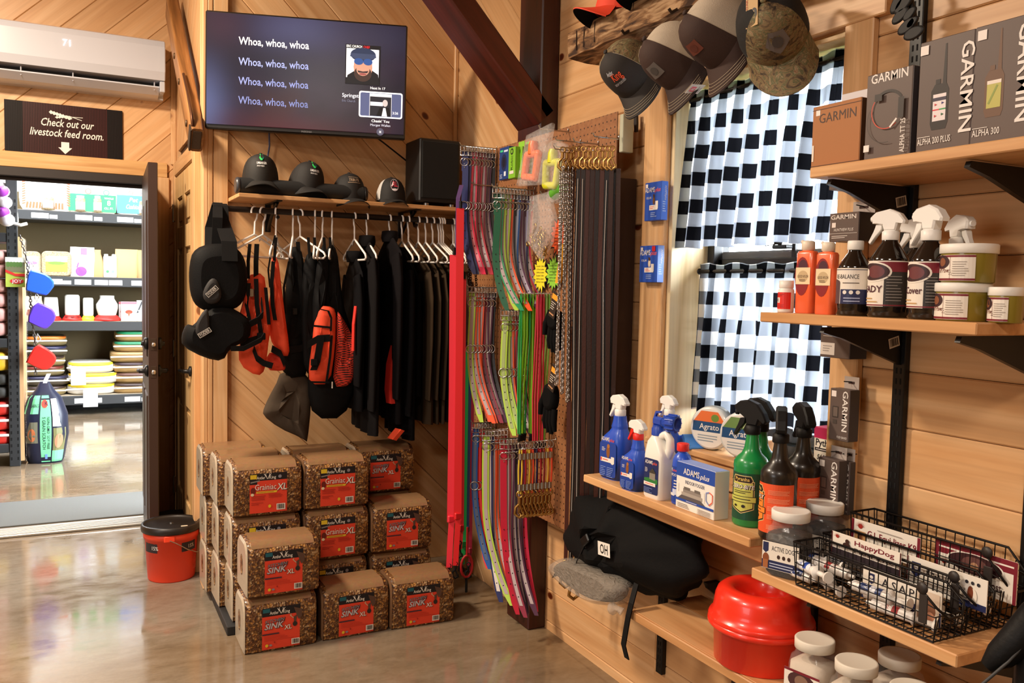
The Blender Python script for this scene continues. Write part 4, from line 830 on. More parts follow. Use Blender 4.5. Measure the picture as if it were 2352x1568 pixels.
def antler(p, y):
    p.text('Antler', -.031, y, .0125, LBW, w=.034, bold=.02); p.text('King', .0165, y, .0125, LBW, w=.027, bold=.02)
    for s_ in (-1, 1):
        p.line(0 + s_ * .001 - .004, y, -.004 + s_ * .008, y + .018, .0022, LBW); p.line(-.004 + s_ * .008, y + .018, -.004 + s_ * .007, y + .024, .0018, LBW)
        for q in (.006, .011, .015): p.line(-.004 + s_ * q * .5, y + q, -.004 + s_ * (q * .5 + .008), y + q + .008, .0015, LBW)
def lab_grain():
    p = Print(); w, h = .152, .165
    p.rect(-w / 2, -h / 2, w / 2, h / 2, LBO); p.rect(-w / 2, h / 2 - .03, w / 2, h / 2, LBK); p.rect(-w / 2, h / 2 - .045, -w / 2 + .03, h / 2 - .03, LBK)
    p.rect(-w / 2 + .002, h / 2 - .022, -w / 2 + .028, h / 2 - .004, LBY); p.line(-w / 2 + .003, h / 2 - .036, -w / 2 + .04, h / 2 - .03, .005, M('8a8580', .5)); antler(p, h / 2 - .024)
    p.ell(w / 2 - .03, h / 2 - .016, .007, .007, LBG)
    p.text('Grainiac', -.012 + .001, .0125, .024, LBR, w=.088, bold=.03); p.text('Grainiac', -.012, .014, .024, LBW, w=.086, bold=.0); p.text('XL', .054 + .001, .0085, .027, LBK, w=.043, bold=.06, shear=.15); p.text('XL', .054, .01, .027, LBW, w=.04, bold=.03, shear=.15)
    p.poly([(-.05, .0), (.032, .0), (.036, .008), (-.05, .008)], LBY); p.fine(-.046, .001, .03, .007, 1, LBR)
    p.ell(-.063, .012, .01, .014, M('6a1a12', .5)); p.ell(-.066, -.004, .007, .006, M('e8d8b0', .5))
    p.fine(-.07, -.03, -.01, -.008, 3, LBR); p.fine(.0, -.022, .07, -.004, 3, LBR); p.fine(-.07, -.05, -.02, -.036, 2, LBR); p.ell(.004, -.056, .006, .007, LBY); p.barcode(.032, -.074, .068, -.048)
    return p
def lab_sink():
    p = Print(); w, h = .155, .165
    p.rect(-w / 2, -h / 2, w / 2 - .008, h / 2, LBO); p.rect(-w / 2, h / 2 - .034, w / 2 - .006, h / 2, LBK); p.rect(-w / 2 + .003, h / 2 - .018, -w / 2 + .03, h / 2 - .003, LBT); antler(p, h / 2 - .027)
    DEER = M('5a4034', .5)
    p.poly([(.045, h / 2 - .008), (w / 2, h / 2 - .02), (w / 2, h / 2 - .05), (.064, h / 2 - .06), (.056, h / 2 - .04)][::-1], DEER); p.poly([(.045, .035), (.058, .042), (.054, .012), (.046, .012)][::-1], DEER); p.ell(.05, .006, .009, .01, M('2a2420', .5)); p.line(.044, .03, .03, .044, .003, M('c8b090', .5)); p.line(.035, .037, .034, .05, .002, M('c8b090', .5))
    p.text('KITCHEN', -.03 + .001, .0235, .0135, LBK, w=.076, rot=.06, shear=.3, bold=.06); p.text('KITCHEN', -.03, .025, .012, LBG, w=.072, rot=.06, shear=.3, bold=.03)
    p.text('SINK', -.033 + .001, -.0015, .024, LBK, w=.078, rot=.06, shear=.3, bold=.08); p.text('SINK', -.033, .0, .022, M('c4bfc4', .35), w=.073, rot=.06, shear=.3, bold=.05); p.text('XL', .022, -.012, .019, LBK, w=.032, bold=.06, shear=.15, rot=.05); p.text('XL', .022, -.011, .018, LBW, w=.029, bold=.02, shear=.15, rot=.05)
    p.rect(-w / 2, -.024, -.012, -.019, M('3a2636', .5)); p.fine(-.07, -.05, .06, -.03, 4, LBR, .2); p.ell(-.06, -.066, .006, .006, LBY); p.ell(-.045, -.066, .006, .004, LBG); p.ell(-.03, -.056, .003, .004, LBR); p.barcode(.036, -.075, .068, -.052)
    return p
lg_o = lab_grain().build('printed_label', None, flat((.0, 0, 0), (1, 0, 0), (0, 0, 1))); lg_me = lg_o.data; D.objects.remove(lg_o)
ls_o = lab_sink().build('printed_label', None, flat((.0, 0, 0), (1, 0, 0), (0, 0, 1))); ls_me = ls_o.data; D.objects.remove(ls_o)
end_shaded = end_me.copy(); end_shaded.materials[0] = M('6a4c34', .35, bump=.8, bs=45, coat=.4)  # browner copy of the end film, shade between blocks put into its colour
def block(x, y, z, kind, lab, rz=0., pale=True):
    t = thing('feed_block', lab, 'feed block', (x, y, z), rz, 'wrapped grain blocks in the stack')
    link('grain_body', blk_me, t); link('film_end', end_me if pale else end_shaded, t, 'pale gathered film end' if pale else None); link('film_opening', hole_me, t); link('film_top', top_me, t, 'dusty film over the top, glare in its colour')
    o = link('printed_label', lg_me if kind == 'g' else ls_me, t); o.location = (.0 + .004, -BD / 2 * 1.012 - .0008, .092)
    return t
C1, C2, C3 = .709, 1.006, 1.305; F0, F1 = 3.36 + BD / 2, 3.6 + BD / 2
KS, GR = 'sharp-looking orange label reading Kitchen Sink', 'orange label reading Grainiac'
block(.717, F0, 0, 's', 'feed block, Kitchen Sink label, on the floor at the front left corner of the pile'); block(.724, F0 - .005, .2245, 's', 'feed block, Kitchen Sink label, upper one of the front left pair', .01)
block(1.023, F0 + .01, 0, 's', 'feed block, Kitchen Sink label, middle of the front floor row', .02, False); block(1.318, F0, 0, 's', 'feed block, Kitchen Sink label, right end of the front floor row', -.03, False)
pal = tag(sbox('pallet', (.545, 3.575, 0), (1.5, 4.17, .04), M('1a1a1c', .6), None, .004), 'low black plastic pallet under the back rows of blocks', 'pallet')
rows = (.041, .262, .483)
for ci, cx_ in enumerate((C1, C2, C3)):
    for ri, z in enumerate(rows):
        if ci == 2 and ri == 2: continue
        kd = 's' if ci == 2 else 'g'
        lb_ = 'feed block, %s label, %s layer of the %s column behind front row' % ('Kitchen Sink' if kd == 's' else 'Grainiac', ('bottom', 'middle', 'top')[ri], ('left', 'middle', 'right')[ci])
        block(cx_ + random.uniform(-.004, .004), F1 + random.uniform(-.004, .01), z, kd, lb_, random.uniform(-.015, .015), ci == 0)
for di, dx in ((1, -.025), (2, -.05)):
    for ri, z in enumerate(rows):
        if di == 2 and ri == 0: z = .041
        block(C1 + dx * (1 if ri < 2 else 1.3), F1 + di * .205 - .004, z, 'g', 'feed block with pale wrapped end, %s layer at left, %s row from front' % (('bottom', 'middle', 'top')[ri], ('second', 'third')[di - 1]), random.uniform(-.02, .02))
for ri, z in enumerate(rows): block(C2 - .02, F1 + .2, z, 'g', 'feed block mostly hidden in the middle column, second row, %s layer' % ('bottom', 'middle', 'top')[ri])
for ri, z in enumerate(rows): block(C3 - .015, F1 + .205, z, 's', 'feed block, Kitchen Sink label, %s layer at the back of the right column' % ('bottom', 'middle', 'topmost')[ri])
# ---------------------------------------------------------------- buckets
bx = P(399, 1338, 2, 0)
bk = thing('bucket', 'orange plastic bucket with a black lid beside the blocks', 'bucket', (bx.x, bx.y + .105, 0))
BKO = M('ee4526', .45); BKL = M('191412', .4); HB = .255
b_ = B(); b_.lathe([(.001, 0), (.105, 0), (.108, .006), (.121, HB - .05), (.127, HB - .05), (.129, HB - .02), (.122, HB - .018), (.123, HB)], BKO, 40); b_.box((-.02, -.128, HB - .035), (.05, .012, .03), BKO, .004); b_.build('tub', bk)
b_ = B(); b_.lathe([(.125, HB - .018), (.137, HB - .016), (.139, HB - .002), (.137, HB + .014), (.13, HB + .018), (.123, HB + .012), (.118, HB + .006), (.03, HB + .008), (.001, HB + .006)], BKL, 40); b_.build('lid', bk, 'black lid')
b_ = B(); b_.box((.05, -.09, HB + .0125), (.03, .01, .004), M('d8c8b0', .5), .001); b_.lathe([(.001, HB + .014), (.006, HB + .012), (.01, HB + .007)], BKL, 10); b_.build('lid_tab', bk, 'pale sticker on the lid')
b_ = B(); b_.tube([(-.02, -.136, HB - .04), (.01, -.142, HB - .055), (.06, -.138, HB - .09), (.105, -.1, HB - .118), (.135, -.05, HB - .12)], .0022, M('b0a89c', .3, 1.), 6); b_.lathe([(.009, -.03), (.009, .03)], WHITE, 10, TR((.135, -.045, HB - .12), 0, PI / 2)); b_.build('wire_handle', bk, 'thin wire handle with white grip')
p = Print(.01)
for u in (-.115, .075):
    p.rect(u - .04, -.022, u + .04, .022, M('1c1720', .5)); p.text('15%', u + (.028 if u < 0 else .012), -.008, .018, M('d8d4d0', .5), w=.034)
p.fine(.1, -.12, .13, -.03, 9, M('b83a22', .5)); p.build('printed_band', bk, round_(.1165, HB - .085), .0035, label='black label patches')
q = P(380, 1205, 2, .17); b2 = thing('storage_tub', 'low black tub standing behind the orange bucket at the door', 'tub', (.47, 4.88, 0))
b_ = B(); b_.lathe([(.001, 0), (.1, 0), (.115, .15), (.12, .155), (.12, .17)], M('1b1b1c', .4), 28); b_.build('tub', b2)
b_ = B(); b_.lathe([(.121, .16), (.126, .163), (.124, .182), (.115, .186), (.11, .18), (.001, .18)], M('1b1b1c', .35), 28); b_.build('lid', b2)
# ---------------------------------------------------------------- pegboard and what hangs on it
PX = 1.684
pg = thing('pegboard', 'brown perforated hardboard panel in front of the timber post', 'pegboard', (PX + .0025, 3.15, 1.29))
b_ = B(); b_.box((0, 0, 0), (.005, 1.22, 1.55), PEG, .001); b_.build('panel', pg); b_ = B(); b_.box((.03, -.622, .70), (.045, .022, .13), M('b9bba6', .8, bump=.3, bs=40), .002); b_.build('spacer_block', pg, 'pale green spacer block'); b_ = B(); b_.box((.05, -.59, -.1), (.085, .03, 1.3), M('3a2416', .8), .002); b_.build('furring_strip', pg)  # furring strip coloured dark to carry the shade behind the panel
def onX(px, py, x): return P(px, py, 0, x)
PHI = -.62; cph, sph = math.cos(PHI), math.sin(PHI)
def wl(x, y): return V((x * cph + y * sph, -x * sph + y * cph, 0))   # world -> collar axes
FL = wl(.32, -1).normalized()
def collar_meshes(L, ring, A, w, base, stripe, seed, holes=True):
    rnd = random.Random(seed); n = 16; A = A * rnd.uniform(.6, 1.25); s0 = .4
    def pt(s): k = max(0, (s - s0) / (1 - s0)); return V((0, 0, -.035 - (L - .035) * s)) + FL * (A * k * k) + V((.004 * math.sin(s * 5 + seed), 0, 0))
    pts = [pt(i / n) for i in range(n + 1)]; ms = {}
    b = B(); b.ribbon(pts, (1, 0, 0), [w] * n + [w * .6], .0032, M(base, .38, bump=.1)); b.ribbon([V((0, .004, -.012)), V((0, .005, -.06)), V((0, .0035, -.1))], (1, 0, 0), w, .003, M(base, .4)); ms['strap'] = b.mesh('strap')
    if stripe:
        b = B(); b.ribbon([p + V((0, -.0022, 0)) for p in pts[:-1]], (1, 0, 0), w * .52, .0008, M(stripe, .35)); ms['reflective_stripe'] = b.mesh('reflective_stripe')
    if holes:
        b = B(); m_ = M('191516', .6)
        for k in range(7): b.box(pt(.5 + .065 * k) + V((0, -.003, 0)), (.0038, .0012, .0045), m_)
        for z in (.07, .085): b.box(V((0, -.003, -z)), (.004, .0014, .004), CHROME)
        ms['punched_holes'] = b.mesh('punched_holes')
    b = B(); hw = w * .66; b.tube([(-hw, -.002, .006), (hw, -.002, .006), (hw + .001, -.004, -.034), (-hw - .001, -.004, -.034)], .0026, CHROME, 6, True); b.tube([(0, -.005, -.034), (0, -.006, .008)], .0018, CHROME, 5); b.tube([(-hw, -.006, -.014), (hw, -.006, -.014)], .0034, CHROME, 6); ms['buckle'] = b.mesh('buckle')
    b = B(); b.tube([(hw * math.cos(a), -.006 - .006 * math.sin(a), -.062 + hw * .9 * math.sin(a)) for a in [2 * PI * i / 12 for i in range(12)]], .0024, CHROME, 5, True)
    ms['d_ring'] = b.mesh('d_ring')
    if ring:
        b = B(); c = pt(ring); b.tube([c + V((hw * 1.05 * math.cos(a), -.005, hw * 1.05 * math.sin(a))) for a in [2 * PI * i / 14 for i in range(14)]], .0026, CHROME, 5, True); ms['round_ring'] = b.mesh('round_ring')
    return ms
CMESH = {}
CNAME = {'1d2560': 'navy', 'f02a58': 'hot pink', '8a1838': 'crimson', 'c01838': 'red', '4a1a3c': 'dark purple', '5a2a50': 'plum', '161417': 'black', '0e5a3c': 'dark green', 'b4d84a': 'lime', 'f45a28': 'orange', '1f5aa8': 'blue', '2a2038': 'violet black', '7a7a38': 'olive', 'e8d83a': 'yellow', 'e8242c': 'bright red', '3a2220': 'brown', '2f9a6a': 'teal green', 'ece8e2': 'white'}
def hook(z, y, ln_, nm): return tag(B().tube([(PX - .002, y, z + .012), (PX - .004, y, z), (PX - ln_, y, z), (PX - ln_ - .008, y, z + .012)], .0026, CHROME, 6).build('peg_hook'), 'chrome peg hook carrying ' + nm, 'hook')
def collars(px, py, L, ring, cols, desc, stripe='b9a9ac', w=.027, gap=.0145, A=.1, seed=0, stripes=None):
    q = onX(px, py, PX); n = len(cols); hook(q.z, q.y, .03 + gap * n, 'the ' + desc + ' collars')
    for i, c in enumerate(cols):   # first in the list hangs nearest the tip
        t = thing('dog_collar', '%s dog collar, %s from the tip of the %s row' % (CNAME[c], ORD[i], desc), 'collar', (PX - .026 - gap * (n - 1 - i), q.y, q.z - .009), PHI + random.uniform(-.09, .09), 'dog collars on the pegboard')
        key = (L, ring, c, stripe, w, A, i % 3, seed)
        if key not in CMESH: CMESH[key] = collar_meshes(L, ring, A, w, c, (stripes or {}).get(i, stripe), i % 3 + seed * 7)
        for k, me in CMESH[key].items(): link(k, me, t)
collars(1142, 342, .55, .42, ['1d2560', '1d2560', 'f02a58', 'f02a58', '8a1838', 'c01838', '8a1838', '4a1a3c', '5a2a50', '161417'], 'top left', seed=1, stripes={0: None, 1: None, 9: None, 2: 'e88a9c'})
collars(1229, 437, .48, None, ['0e5a3c', '2f9a6a', 'b4d84a', 'b4d84a', 'f45a28', '161417', '1f5aa8', '5a2a50', '4a1a3c', '1d2560', 'f02a58'], 'second row right', seed=2, stripes={0: None, 6: 'a8b8d8', 7: 'b8b0c8', 8: 'b8b0c8', 9: 'b0b4dc'})
collars(1145, 660, .58, .42, ['b4d84a', 'f45a28', 'f45a28', 'f45a28', '8a1838', '5a2a50', '4a1a3c', '161417'], 'middle left', seed=3, stripes={7: None, 4: '6a3a48'})
collars(1217, 712, .5, .46, ['b4d84a', 'b4d84a', 'f45a28', 'c01838', '5a2a50', '8a1838', '3a2220'], 'middle right', seed=4, stripes={0: 'a8b878', 1: 'a8b878'})
collars(1140, 968, .63, .4, ['1f5aa8', 'e8242c', 'e8242c', '7a7a38', '7a7a38', 'b4d84a'], 'lower left', stripe=None, seed=5, stripes={0: '5a6a88', 3: '8a8448'})
collars(1168, 985, .72, None, ['b4d84a', '1d2560', 'f45a28', 'f45a28', 'f45a28', 'c01838'], 'lower middle', seed=6, A=.16, stripes={1: 'e4dcd8'}, gap=.0155, w=.03)
collars(1218, 1003, .7, None, ['c01838', '8a1838', '5a2a50', '2a2038', '4a1a3c', '5a2a50', 'f02a58'], 'lower right', seed=7, A=.15, stripes={0: None, 5: 'd0bcc0', 6: None}, gap=.0155)
# thin cord leads
def cords(px, py, cols, L, nm, desc, spread=.05):
    q = onX(px, py, PX); hook(q.z, q.y, .02 + .013 * len(cols), 'the ' + desc); rnd = random.Random(px)
    for i, (h, cn) in enumerate(cols):
        t = thing('cord_lead', '%s thin cord lead, %s from the tip of the %s' % (cn, ORD[i], desc), 'lead', (PX - .02 - .013 * (len(cols) - 1 - i), q.y, q.z), 0, desc)
        dx, dy = rnd.uniform(-.1, .0) * spread * 10, rnd.uniform(-.3, .3) * spread; b = B(); m_ = M(h, .35)
        for s_ in (-1, 1): b.tube([(0, .004 * s_, 0), (0, s_ * .009, -L * .3), (dx * .5, dy + s_ * .01, -L * .7), (dx * .4, dy * 1.8 + s_ * .008, -L)], .0036, m_, 6)
        b.build('cord', t); b = B(); b.tube([(dx * .4, dy * 1.8 - .01, -L), (dx * .4, dy * 1.8, -L - .03)], .007, BLACK, 8); b.build('clip', t, 'black clip'); b = B(); b.tube([(0, -.006, .004), (0, .006, .004), (0, .008, -.012), (0, -.008, -.012)], .0018, CHROME, 5, True); b.build('loop', t)
GL = ('8ad02a', 'lime'); GD = ('1a9a48', 'green')
cords(1247, 676, [GD, GL, GL, GD, GL, GL, GD], .56, 'lead', 'green cord lead row', .03)
cords(1272, 676, [('b82a3c', 'red'), ('d8284c', 'pink'), ('c42034', 'red'), ('9ac86a', 'pale green'), ('8ac84a', 'lime')], .58, 'lead', 'red cord lead row', .025)
# couplers with brass snaps
def snap(b, T, k=1., mat=BRASS):
    b.tube([(0, 0, 0), (0, 0, -.016 * k)], .005 * k, mat, 8, False, T); b.tube([(.008 * k * math.sin(a), 0, .008 * k * math.cos(a) + .008 * k) for a in [2 * PI * i / 10 for i in range(10)]], .0024 * k, mat, 6, True, T)
    b.tube([(0, 0, -.016 * k), (-.01 * k, 0, -.026 * k), (-.012 * k, 0, -.042 * k), (0, 0, -.052 * k), (.012 * k, 0, -.044 * k), (.01 * k, 0, -.036 * k)], .0042 * k, mat, 7, False, T); b.tube([(0, 0, -.018 * k), (.009 * k, 0, -.04 * k)], .003 * k, mat, 6, False, T)
q = onX(1278, 1010, PX); hook(q.z, q.y, .17, 'the snap couplers')
for i, (h, cn) in enumerate((('e8c83a', 'yellow'), ('b01a2a', 'red'), ('e8c83a', 'yellow'), ('f4502c', 'orange'), ('1c2450', 'navy'), ('b01a2a', 'red'), ('8a1428', 'crimson'), ('e8b83a', 'golden'), ('f4502c', 'orange'))):
    t = thing('snap_coupler', '%s cord coupler with brass snap, %s from the tip of its hook' % (cn, ORD[i]), 'coupler', (PX - .025 - .0165 * (8 - i), q.y, q.z), PHI + random.uniform(-.3, .3), 'brass snap couplers')
    b = B(); [b.tube([(s_ * .004, 0, -.03), (s_ * .007, 0, -.11), (s_ * .004, 0, -.2)], .0035, M(h, .5), 6) for s_ in (-1, 1)]; b.build('cord', t)
    b = B(); [b.lathe([(.009, z - .012), (.009, z + .012)], CHROME, 10) for z in (-.055, -.175)]; b.build('ferrule', t)
    b = B(); b.tube([(.012 * math.sin(a), 0, -.014 + .014 * math.cos(a)) for a in [2 * PI * i_ / 10 for i_ in range(10)]], .002, CHROME, 5, True); b.build('ring', t); b = B(); snap(b, TR((0, 0, -.215)), 1.5); b.build('brass_snap', t)
# chain leashes
def chain(b, p0, p1, lk=.016, r=.0022, mat=CHROME, wd=.0055):
    p0, p1 = V(p0), V(p1); n = int((p1 - p0).length / (lk * .72)); d = (p1 - p0).normalized(); x = d.orthogonal().normalized(); y = d.cross(x)
    for i in range(n):
        c = p0 + (p1 - p0) * ((i + .5) / n); u = x if i % 2 else y; u = (u + (y if i % 2 else -x) * .6).normalized()
        b.tube([c + u * (wd * math.cos(a)) + d * (lk / 2 * math.sin(a)) for a in [2 * PI * k / 8 for k in range(8)]], r, mat, 4, True)
q = onX(1304, 345, 1.575); hook(q.z, q.y, .16, 'the chain leashes')
for i in range(3):
    x = 1.59 - .018 * (2 - i); t = thing('chain_leash', 'silver chain leash, %s of three beside the brown leather leads' % ORD[i], 'chain', (x, q.y, q.z), 0, 'silver chain leashes')
    for k in (-1, 1):
        b = B(); chain(b, (0, k * .008, -.06), (.01 * k, k * .012 - .01 * i, -.84 - .03 * i)); o = b.build('chain', t); o['kind'] = 'stuff'
    b = B(); snap(b, TR((0, 0, -.01), PHI), 1.2); b.build('brass_snap', t)
for i, (px, y0, y1) in enumerate(((1068, 455, 640), (1078, 430, 690), (1090, 560, 660))):
    a, c = P(px, y0, 1, 3.5), P(px + (4 if i else 10), y1, 1, 3.5); t = thing('choke_chain', 'dark chain hanging behind the top left collars, %s from the left' % ORD[i], 'chain', a, 0, 'dark chains'); b = B(); chain(b, (0, 0, 0), c - a, .014, .0019, M('3a3638', .3, .9)); o = b.build('chain', t); o['kind'] = 'stuff'
# leather leads
LE = ['4a1f14', '160f0e', '1e1412', '3c1a12', '2a1410', '181112', '46221a', '121318', '301812']
LENM = ['chestnut brown', 'black', 'black stitched', 'dark brown', 'brown', 'charcoal', 'russet', 'black white-stitched', 'espresso']
for i, px in enumerate((1318, 1330, 1341, 1352, 1363, 1374, 1385, 1396, 1406)):
    q = onX(px, 345, 1.60); yb = (1300, 1330, 1290, 1310, 1250, 1240, 1200, 1180, 1120)[i]; zb = onX(px - 18, yb, 1.60).z
    t = thing('leather_lead', '%s leather lead with a brass snap, %s from the chains' % (LENM[i], ORD[i]), 'lead', (1.60, q.y, q.z), 0, 'leather leads at the pegboard edge'); L = q.z - zb
    b = B(); wv = .004 * math.sin(i * 2.1); m_ = M(LE[i], .35, bump=.2, bs=150)
    for s_ in (0, 1): b.ribbon([(s_ * .02, 0 - s_ * .012, -.06), (s_ * .022, wv - s_ * .014, -L * .35), (.01 + s_ * .02, -wv - s_ * .008, -L * .7), (.012 + s_ * .018, wv - .012 * s_, -L)], wdirs=(-.55, -.8, 0) if False else (.75, -.66, 0), w=.0145, th=.004, mat=m_)
    b.build('strap', t)
    if i in (1, 2, 7):
        b = B(); b.ribbon([(-.003, -.003, -.1), (-.003, wv - .003, -L * .35), (.007, -wv - .003, -L * .7), (.009, wv - .003, -L + .02)], (.75, -.66, 0), .0022, .005, M('b8b0a8', .5)); b.build('stitching', t, 'pale stitched line')
    b = B(); snap(b, TR((0, 0, -.005), PHI + .25 * math.sin(i * 2.3)), 1.15); b.build('brass_snap', t)
    if i < 6: b = B(); snap(b, TR((.012 + .018 * (i % 2), wv, -L - .01), PHI + .4 * i), 1.5); b.build('end_snap', t)
hq = onX(1362, 338, 1.66); 
for k in range(3): hook(hq.z + .012, hq.y + .13 - .13 * k, .1, ('first', 'middle', 'last')[k] + ' group of leather leads')
# long flat leads at the left end
for i, (px, y0, y1, h, lab, w) in enumerate(((1058, 478, 1195, 'd81c24', 'long bright red flat lead beside the collars', .03), (1043, 585, 1200, 'e83044', 'long coral red flat lead at the outer left edge', .032), (1066, 640, 1220, 'c01a24', 'dark red flat lead behind the long red leads', .02), (1071, 800, 1255, '0f8a44', 'green flat lead hanging low at the left edge', .024), (1079, 830, 1220, '20305a', 'navy flat lead beside the green one', .018), (1086, 850, 1270, '8a1630', 'maroon lead ending in a loop near the floor', .016))):
    a, c = P(px, y0, 1, 3.42 + .03 * i), P(px - 6, y1, 1, 3.42 + .03 * i); t = thing('flat_lead', lab, 'lead', a); d = c - a
    b = B(); [b.ribbon([V((0, k * .008, 0)), d * .5 + V((.004 * k, k * .012, 0)), d + V((0, k * .01, 0))], (.9, -.43, 0), w, .004, M(h, .45)) for k in (0, 1)]; b.build('strap', t)
    b = B(); b.box(d * .985, (w * 1.1, .016, .03), M(h, .5), .004); b.ribbon([d, d + V((-.004, 0, -.08)), d + V((-.008, 0, -.2 if i < 2 else -.05))], (.9, -.43, 0), w * .8, .006, M(h, .45)); b.build('handle_loop', t)
    b = B(); snap(b, TR(d + V((-.008, 0, -.2 if i < 2 else -.06)), PHI), 1.1, BLACK); b.tube([(0, 0, 0), (0, .0, .03)], .007, BLACK, 6); b.build('black_snap', t, 'black snap')
b = B(); c = P(1072, 1300, 1, 3.5); tq = thing('loop_lead', 'small red rope loop hanging lowest by the floor at the left leads', 'lead', c); b.tube([(.028 * math.sin(a), 0, .05 * math.cos(a)) for a in [2 * PI * k / 16 for k in range(16)]], .006, M('b81c24', .5), 8, True); b.build('loop', tq); b = B(); b.tube([(0, 0, -.05), (0, 0, -.12)], .006, BLACK, 6); b.build('snap', tq); b = B(); b.tube([(0, 0, .05), (0, .0, .18)], .005, M('b81c24', .5), 6); b.build('cord', tq)
a, c = P(1057, 425, 1, 3.4), P(1050, 480, 1, 3.4)
tag(B().ribbon([P(1060, 425, 1, 3.46), P(1052, 455, 1, 3.46), P(1050, 560, 1, 3.46), P(1053, 620, 1, 3.46)], (.9, -.43, 0), .018, .004, M('5a3a78', .45)).build('purple_strap'), 'narrow purple strap at the outer left of the collars', 'strap')
hook(P(1062, 420, 1, 3.46).z, 3.48, .12, 'long leads at the left end')
# boxed and bagged goods
def cbox(name, lab, px0, px1, y0, y1, x, depth, mat, group=None, cat='box'):
    """carton facing the room (-X) whose front spans the photo columns px0..px1 at plane x"""
    a, c = onX((px0 + px1) / 2, (y0 + y1) / 2, x), None; ya, yb = onX(px0, (y0 + y1) / 2, x).y, onX(px1, (y0 + y1) / 2, x).y; z0, z1 = onX((px0 + px1) / 2, y1, x).z, onX((px0 + px1) / 2, y0, x).z
    t = thing(name, lab, cat, (x + depth / 2, (ya + yb) / 2, z0), -PI / 2, group); w, h = ya - yb, z1 - z0
    b = B(); b.box((0, 0, h / 2), (w, depth, h), mat, .0012); b.build('carton', t); return t, w, h, flat((0, -depth / 2, h / 2), (1, 0, 0), (0, 0, 1))
t, w, h, f = cbox('collar_box', 'dark blue box hung beside the green timer boxes on the pegboard', 1147, 1168, 338, 412, 1.56, .03, M('1c3c7a', .4))
p = Print(); p.ell(0, .004, w * .3, h * .26, M('14224a', .4)); p.ell(0, .004, w * .17, h * .16, M('0c1226', .4)); p.rect(-w * .4, h * .36, -w * .1, h * .42, M('3ac88a', .4)); p.rect(.0, h * .34, w * .42, h * .4, M('c8d4ec', .4)); p.fine(-w * .4, -h * .46, -w * .1, -h * .32, 3, M('c8d0e4', .4)); p.rect(w * .05, -h * .4, w * .25, -h * .26, M('dfe4f0', .4)); p.build('print', t, f)
for i, (x0, x1) in enumerate(((1168, 1183), (1184, 1199))):
    t, w, h, f = cbox('timer_box', 'narrow green box with vertical black lettering, %s of the two' % ('left' if i == 0 else 'right'), x0, x1, 338, 409, 1.55 + .02 * i, .045, M('7cb82c', .4), 'green timer boxes')
    b = B(); b.box((0, .02, h + .012), (w * .9, .002, .028), M('8ec83a', .4), .0005); b.build('hang_tab', t); p = Print(); p.text('Robic', w * .14, 0, .016, M('141a10', .5), w=h * .46, rot=PI / 2, bold=.01); p.ell(0, h * .36, w * .22, w * .22, M('141a10', .5)); p.ell(0, h * .36, w * .12, w * .12, M('7cb82c', .5)); p.rect(-w * .32, -h * .36, w * .32, -h * .26, M('d8d0c8', .5)); p.build('print', t, f)
for px_, py_, x_, nm_ in ((1246, 296, 1.57, 'orange bagged toy'), (1284, 322, 1.59, 'yellow bagged toy'), (1286, 420, 1.61, 'green bagged toy'), (1250, 446, 1.6, 'bag of brass snaps')): q = onX(px_, py_, x_); hook(q.z, q.y, PX - x_ + .01, 'the ' + nm_)
def hoop(cx_, cy_, w, h, k=.45): return smoothpoly([(cx_ - w / 2, cy_ - h / 2), (cx_ + w / 2, cy_ - h / 2), (cx_ + w / 2, cy_ + h * .3), (cx_ + w * .25, cy_ + h / 2), (cx_ - w * .25, cy_ + h / 2), (cx_ - w / 2, cy_ + h * .3)], 2)
def bag(name, lab, outl, inner, x, tilt=0.):
    """clear bag; outl are photo points of its outline"""
    pts = [onX(a, b_, x) for a, b_ in outl]; cyy = sum(p.y for p in pts) / len(pts); cz = sum(p.z for p in pts) / len(pts)
    t = thing(name, lab, 'bag', (x, cyy, cz), -PI / 2 + tilt); b = B(); puffy(b, [(-(p.y - cyy), p.z - cz) for p in pts], .03, FILM, frame((0, 0, 0), (1, 0, 0), (0, 0, 1), (0, -1, 0)), .05); b.build('clear_bag', t)
    inner(t, lambda a, b_: (-(onX(a, b_, x).y - cyy), onX(a, b_, x).z - cz)); return t
FT = frame((0, 0, 0), (1, 0, 0), (0, 0, 1), (0, -1, 0))
def frame_toy(col, pts, hole):
    def f(t, q):
        b = B(); o = [q(*p) for p in pts]; hl = [q(*p) for p in hole]; cx_ = sum(p[0] for p in hl) / 4; cz = sum(p[1] for p in hl) / 4
        # ring-shaped moulding around an open middle
        path = [((a[0] + c[0]) / 2, (a[1] + c[1]) / 2) for a, c in zip(o, hl)]
        for a, c in ((0, 1), (1, 2), (2, 3), (3, 0)): b.tube([V((path[a][0], 0, path[a][1])), V((path[c][0], 0, path[c][1]))], .0145, M(col, .35), 10)
        for pth in path: b.lathe([(.001, -.0145), (.01, -.0105), (.0145, 0), (.01, .0105), (.001, .0145)], M(col, .35), 10, TR((pth[0], 0, pth[1])))
        tx, tz = (path[0][0] + path[1][0]) / 2, (path[0][1] + path[1][1]) / 2; b.tube([V((tx, 0, tz)), V((tx + .002, 0, tz + .035)), V((tx + .003, 0, tz + .05))], [.02, .019, .014], M(col, .35), 12)
        b.build('moulded_toy', t, 'rubber frame toy seen through the bag')
    return f
bag('bagged_toy', 'bright orange rubber frame toy in a clear plastic bag', [(1190, 428), (1214, 310), (1270, 282), (1262, 330), (1246, 424)], frame_toy('f4702a', [(1204, 350), (1244, 345), (1234, 415), (1197, 412)], [(1219, 362), (1230, 360), (1224, 402), (1212, 400)]), 1.57)
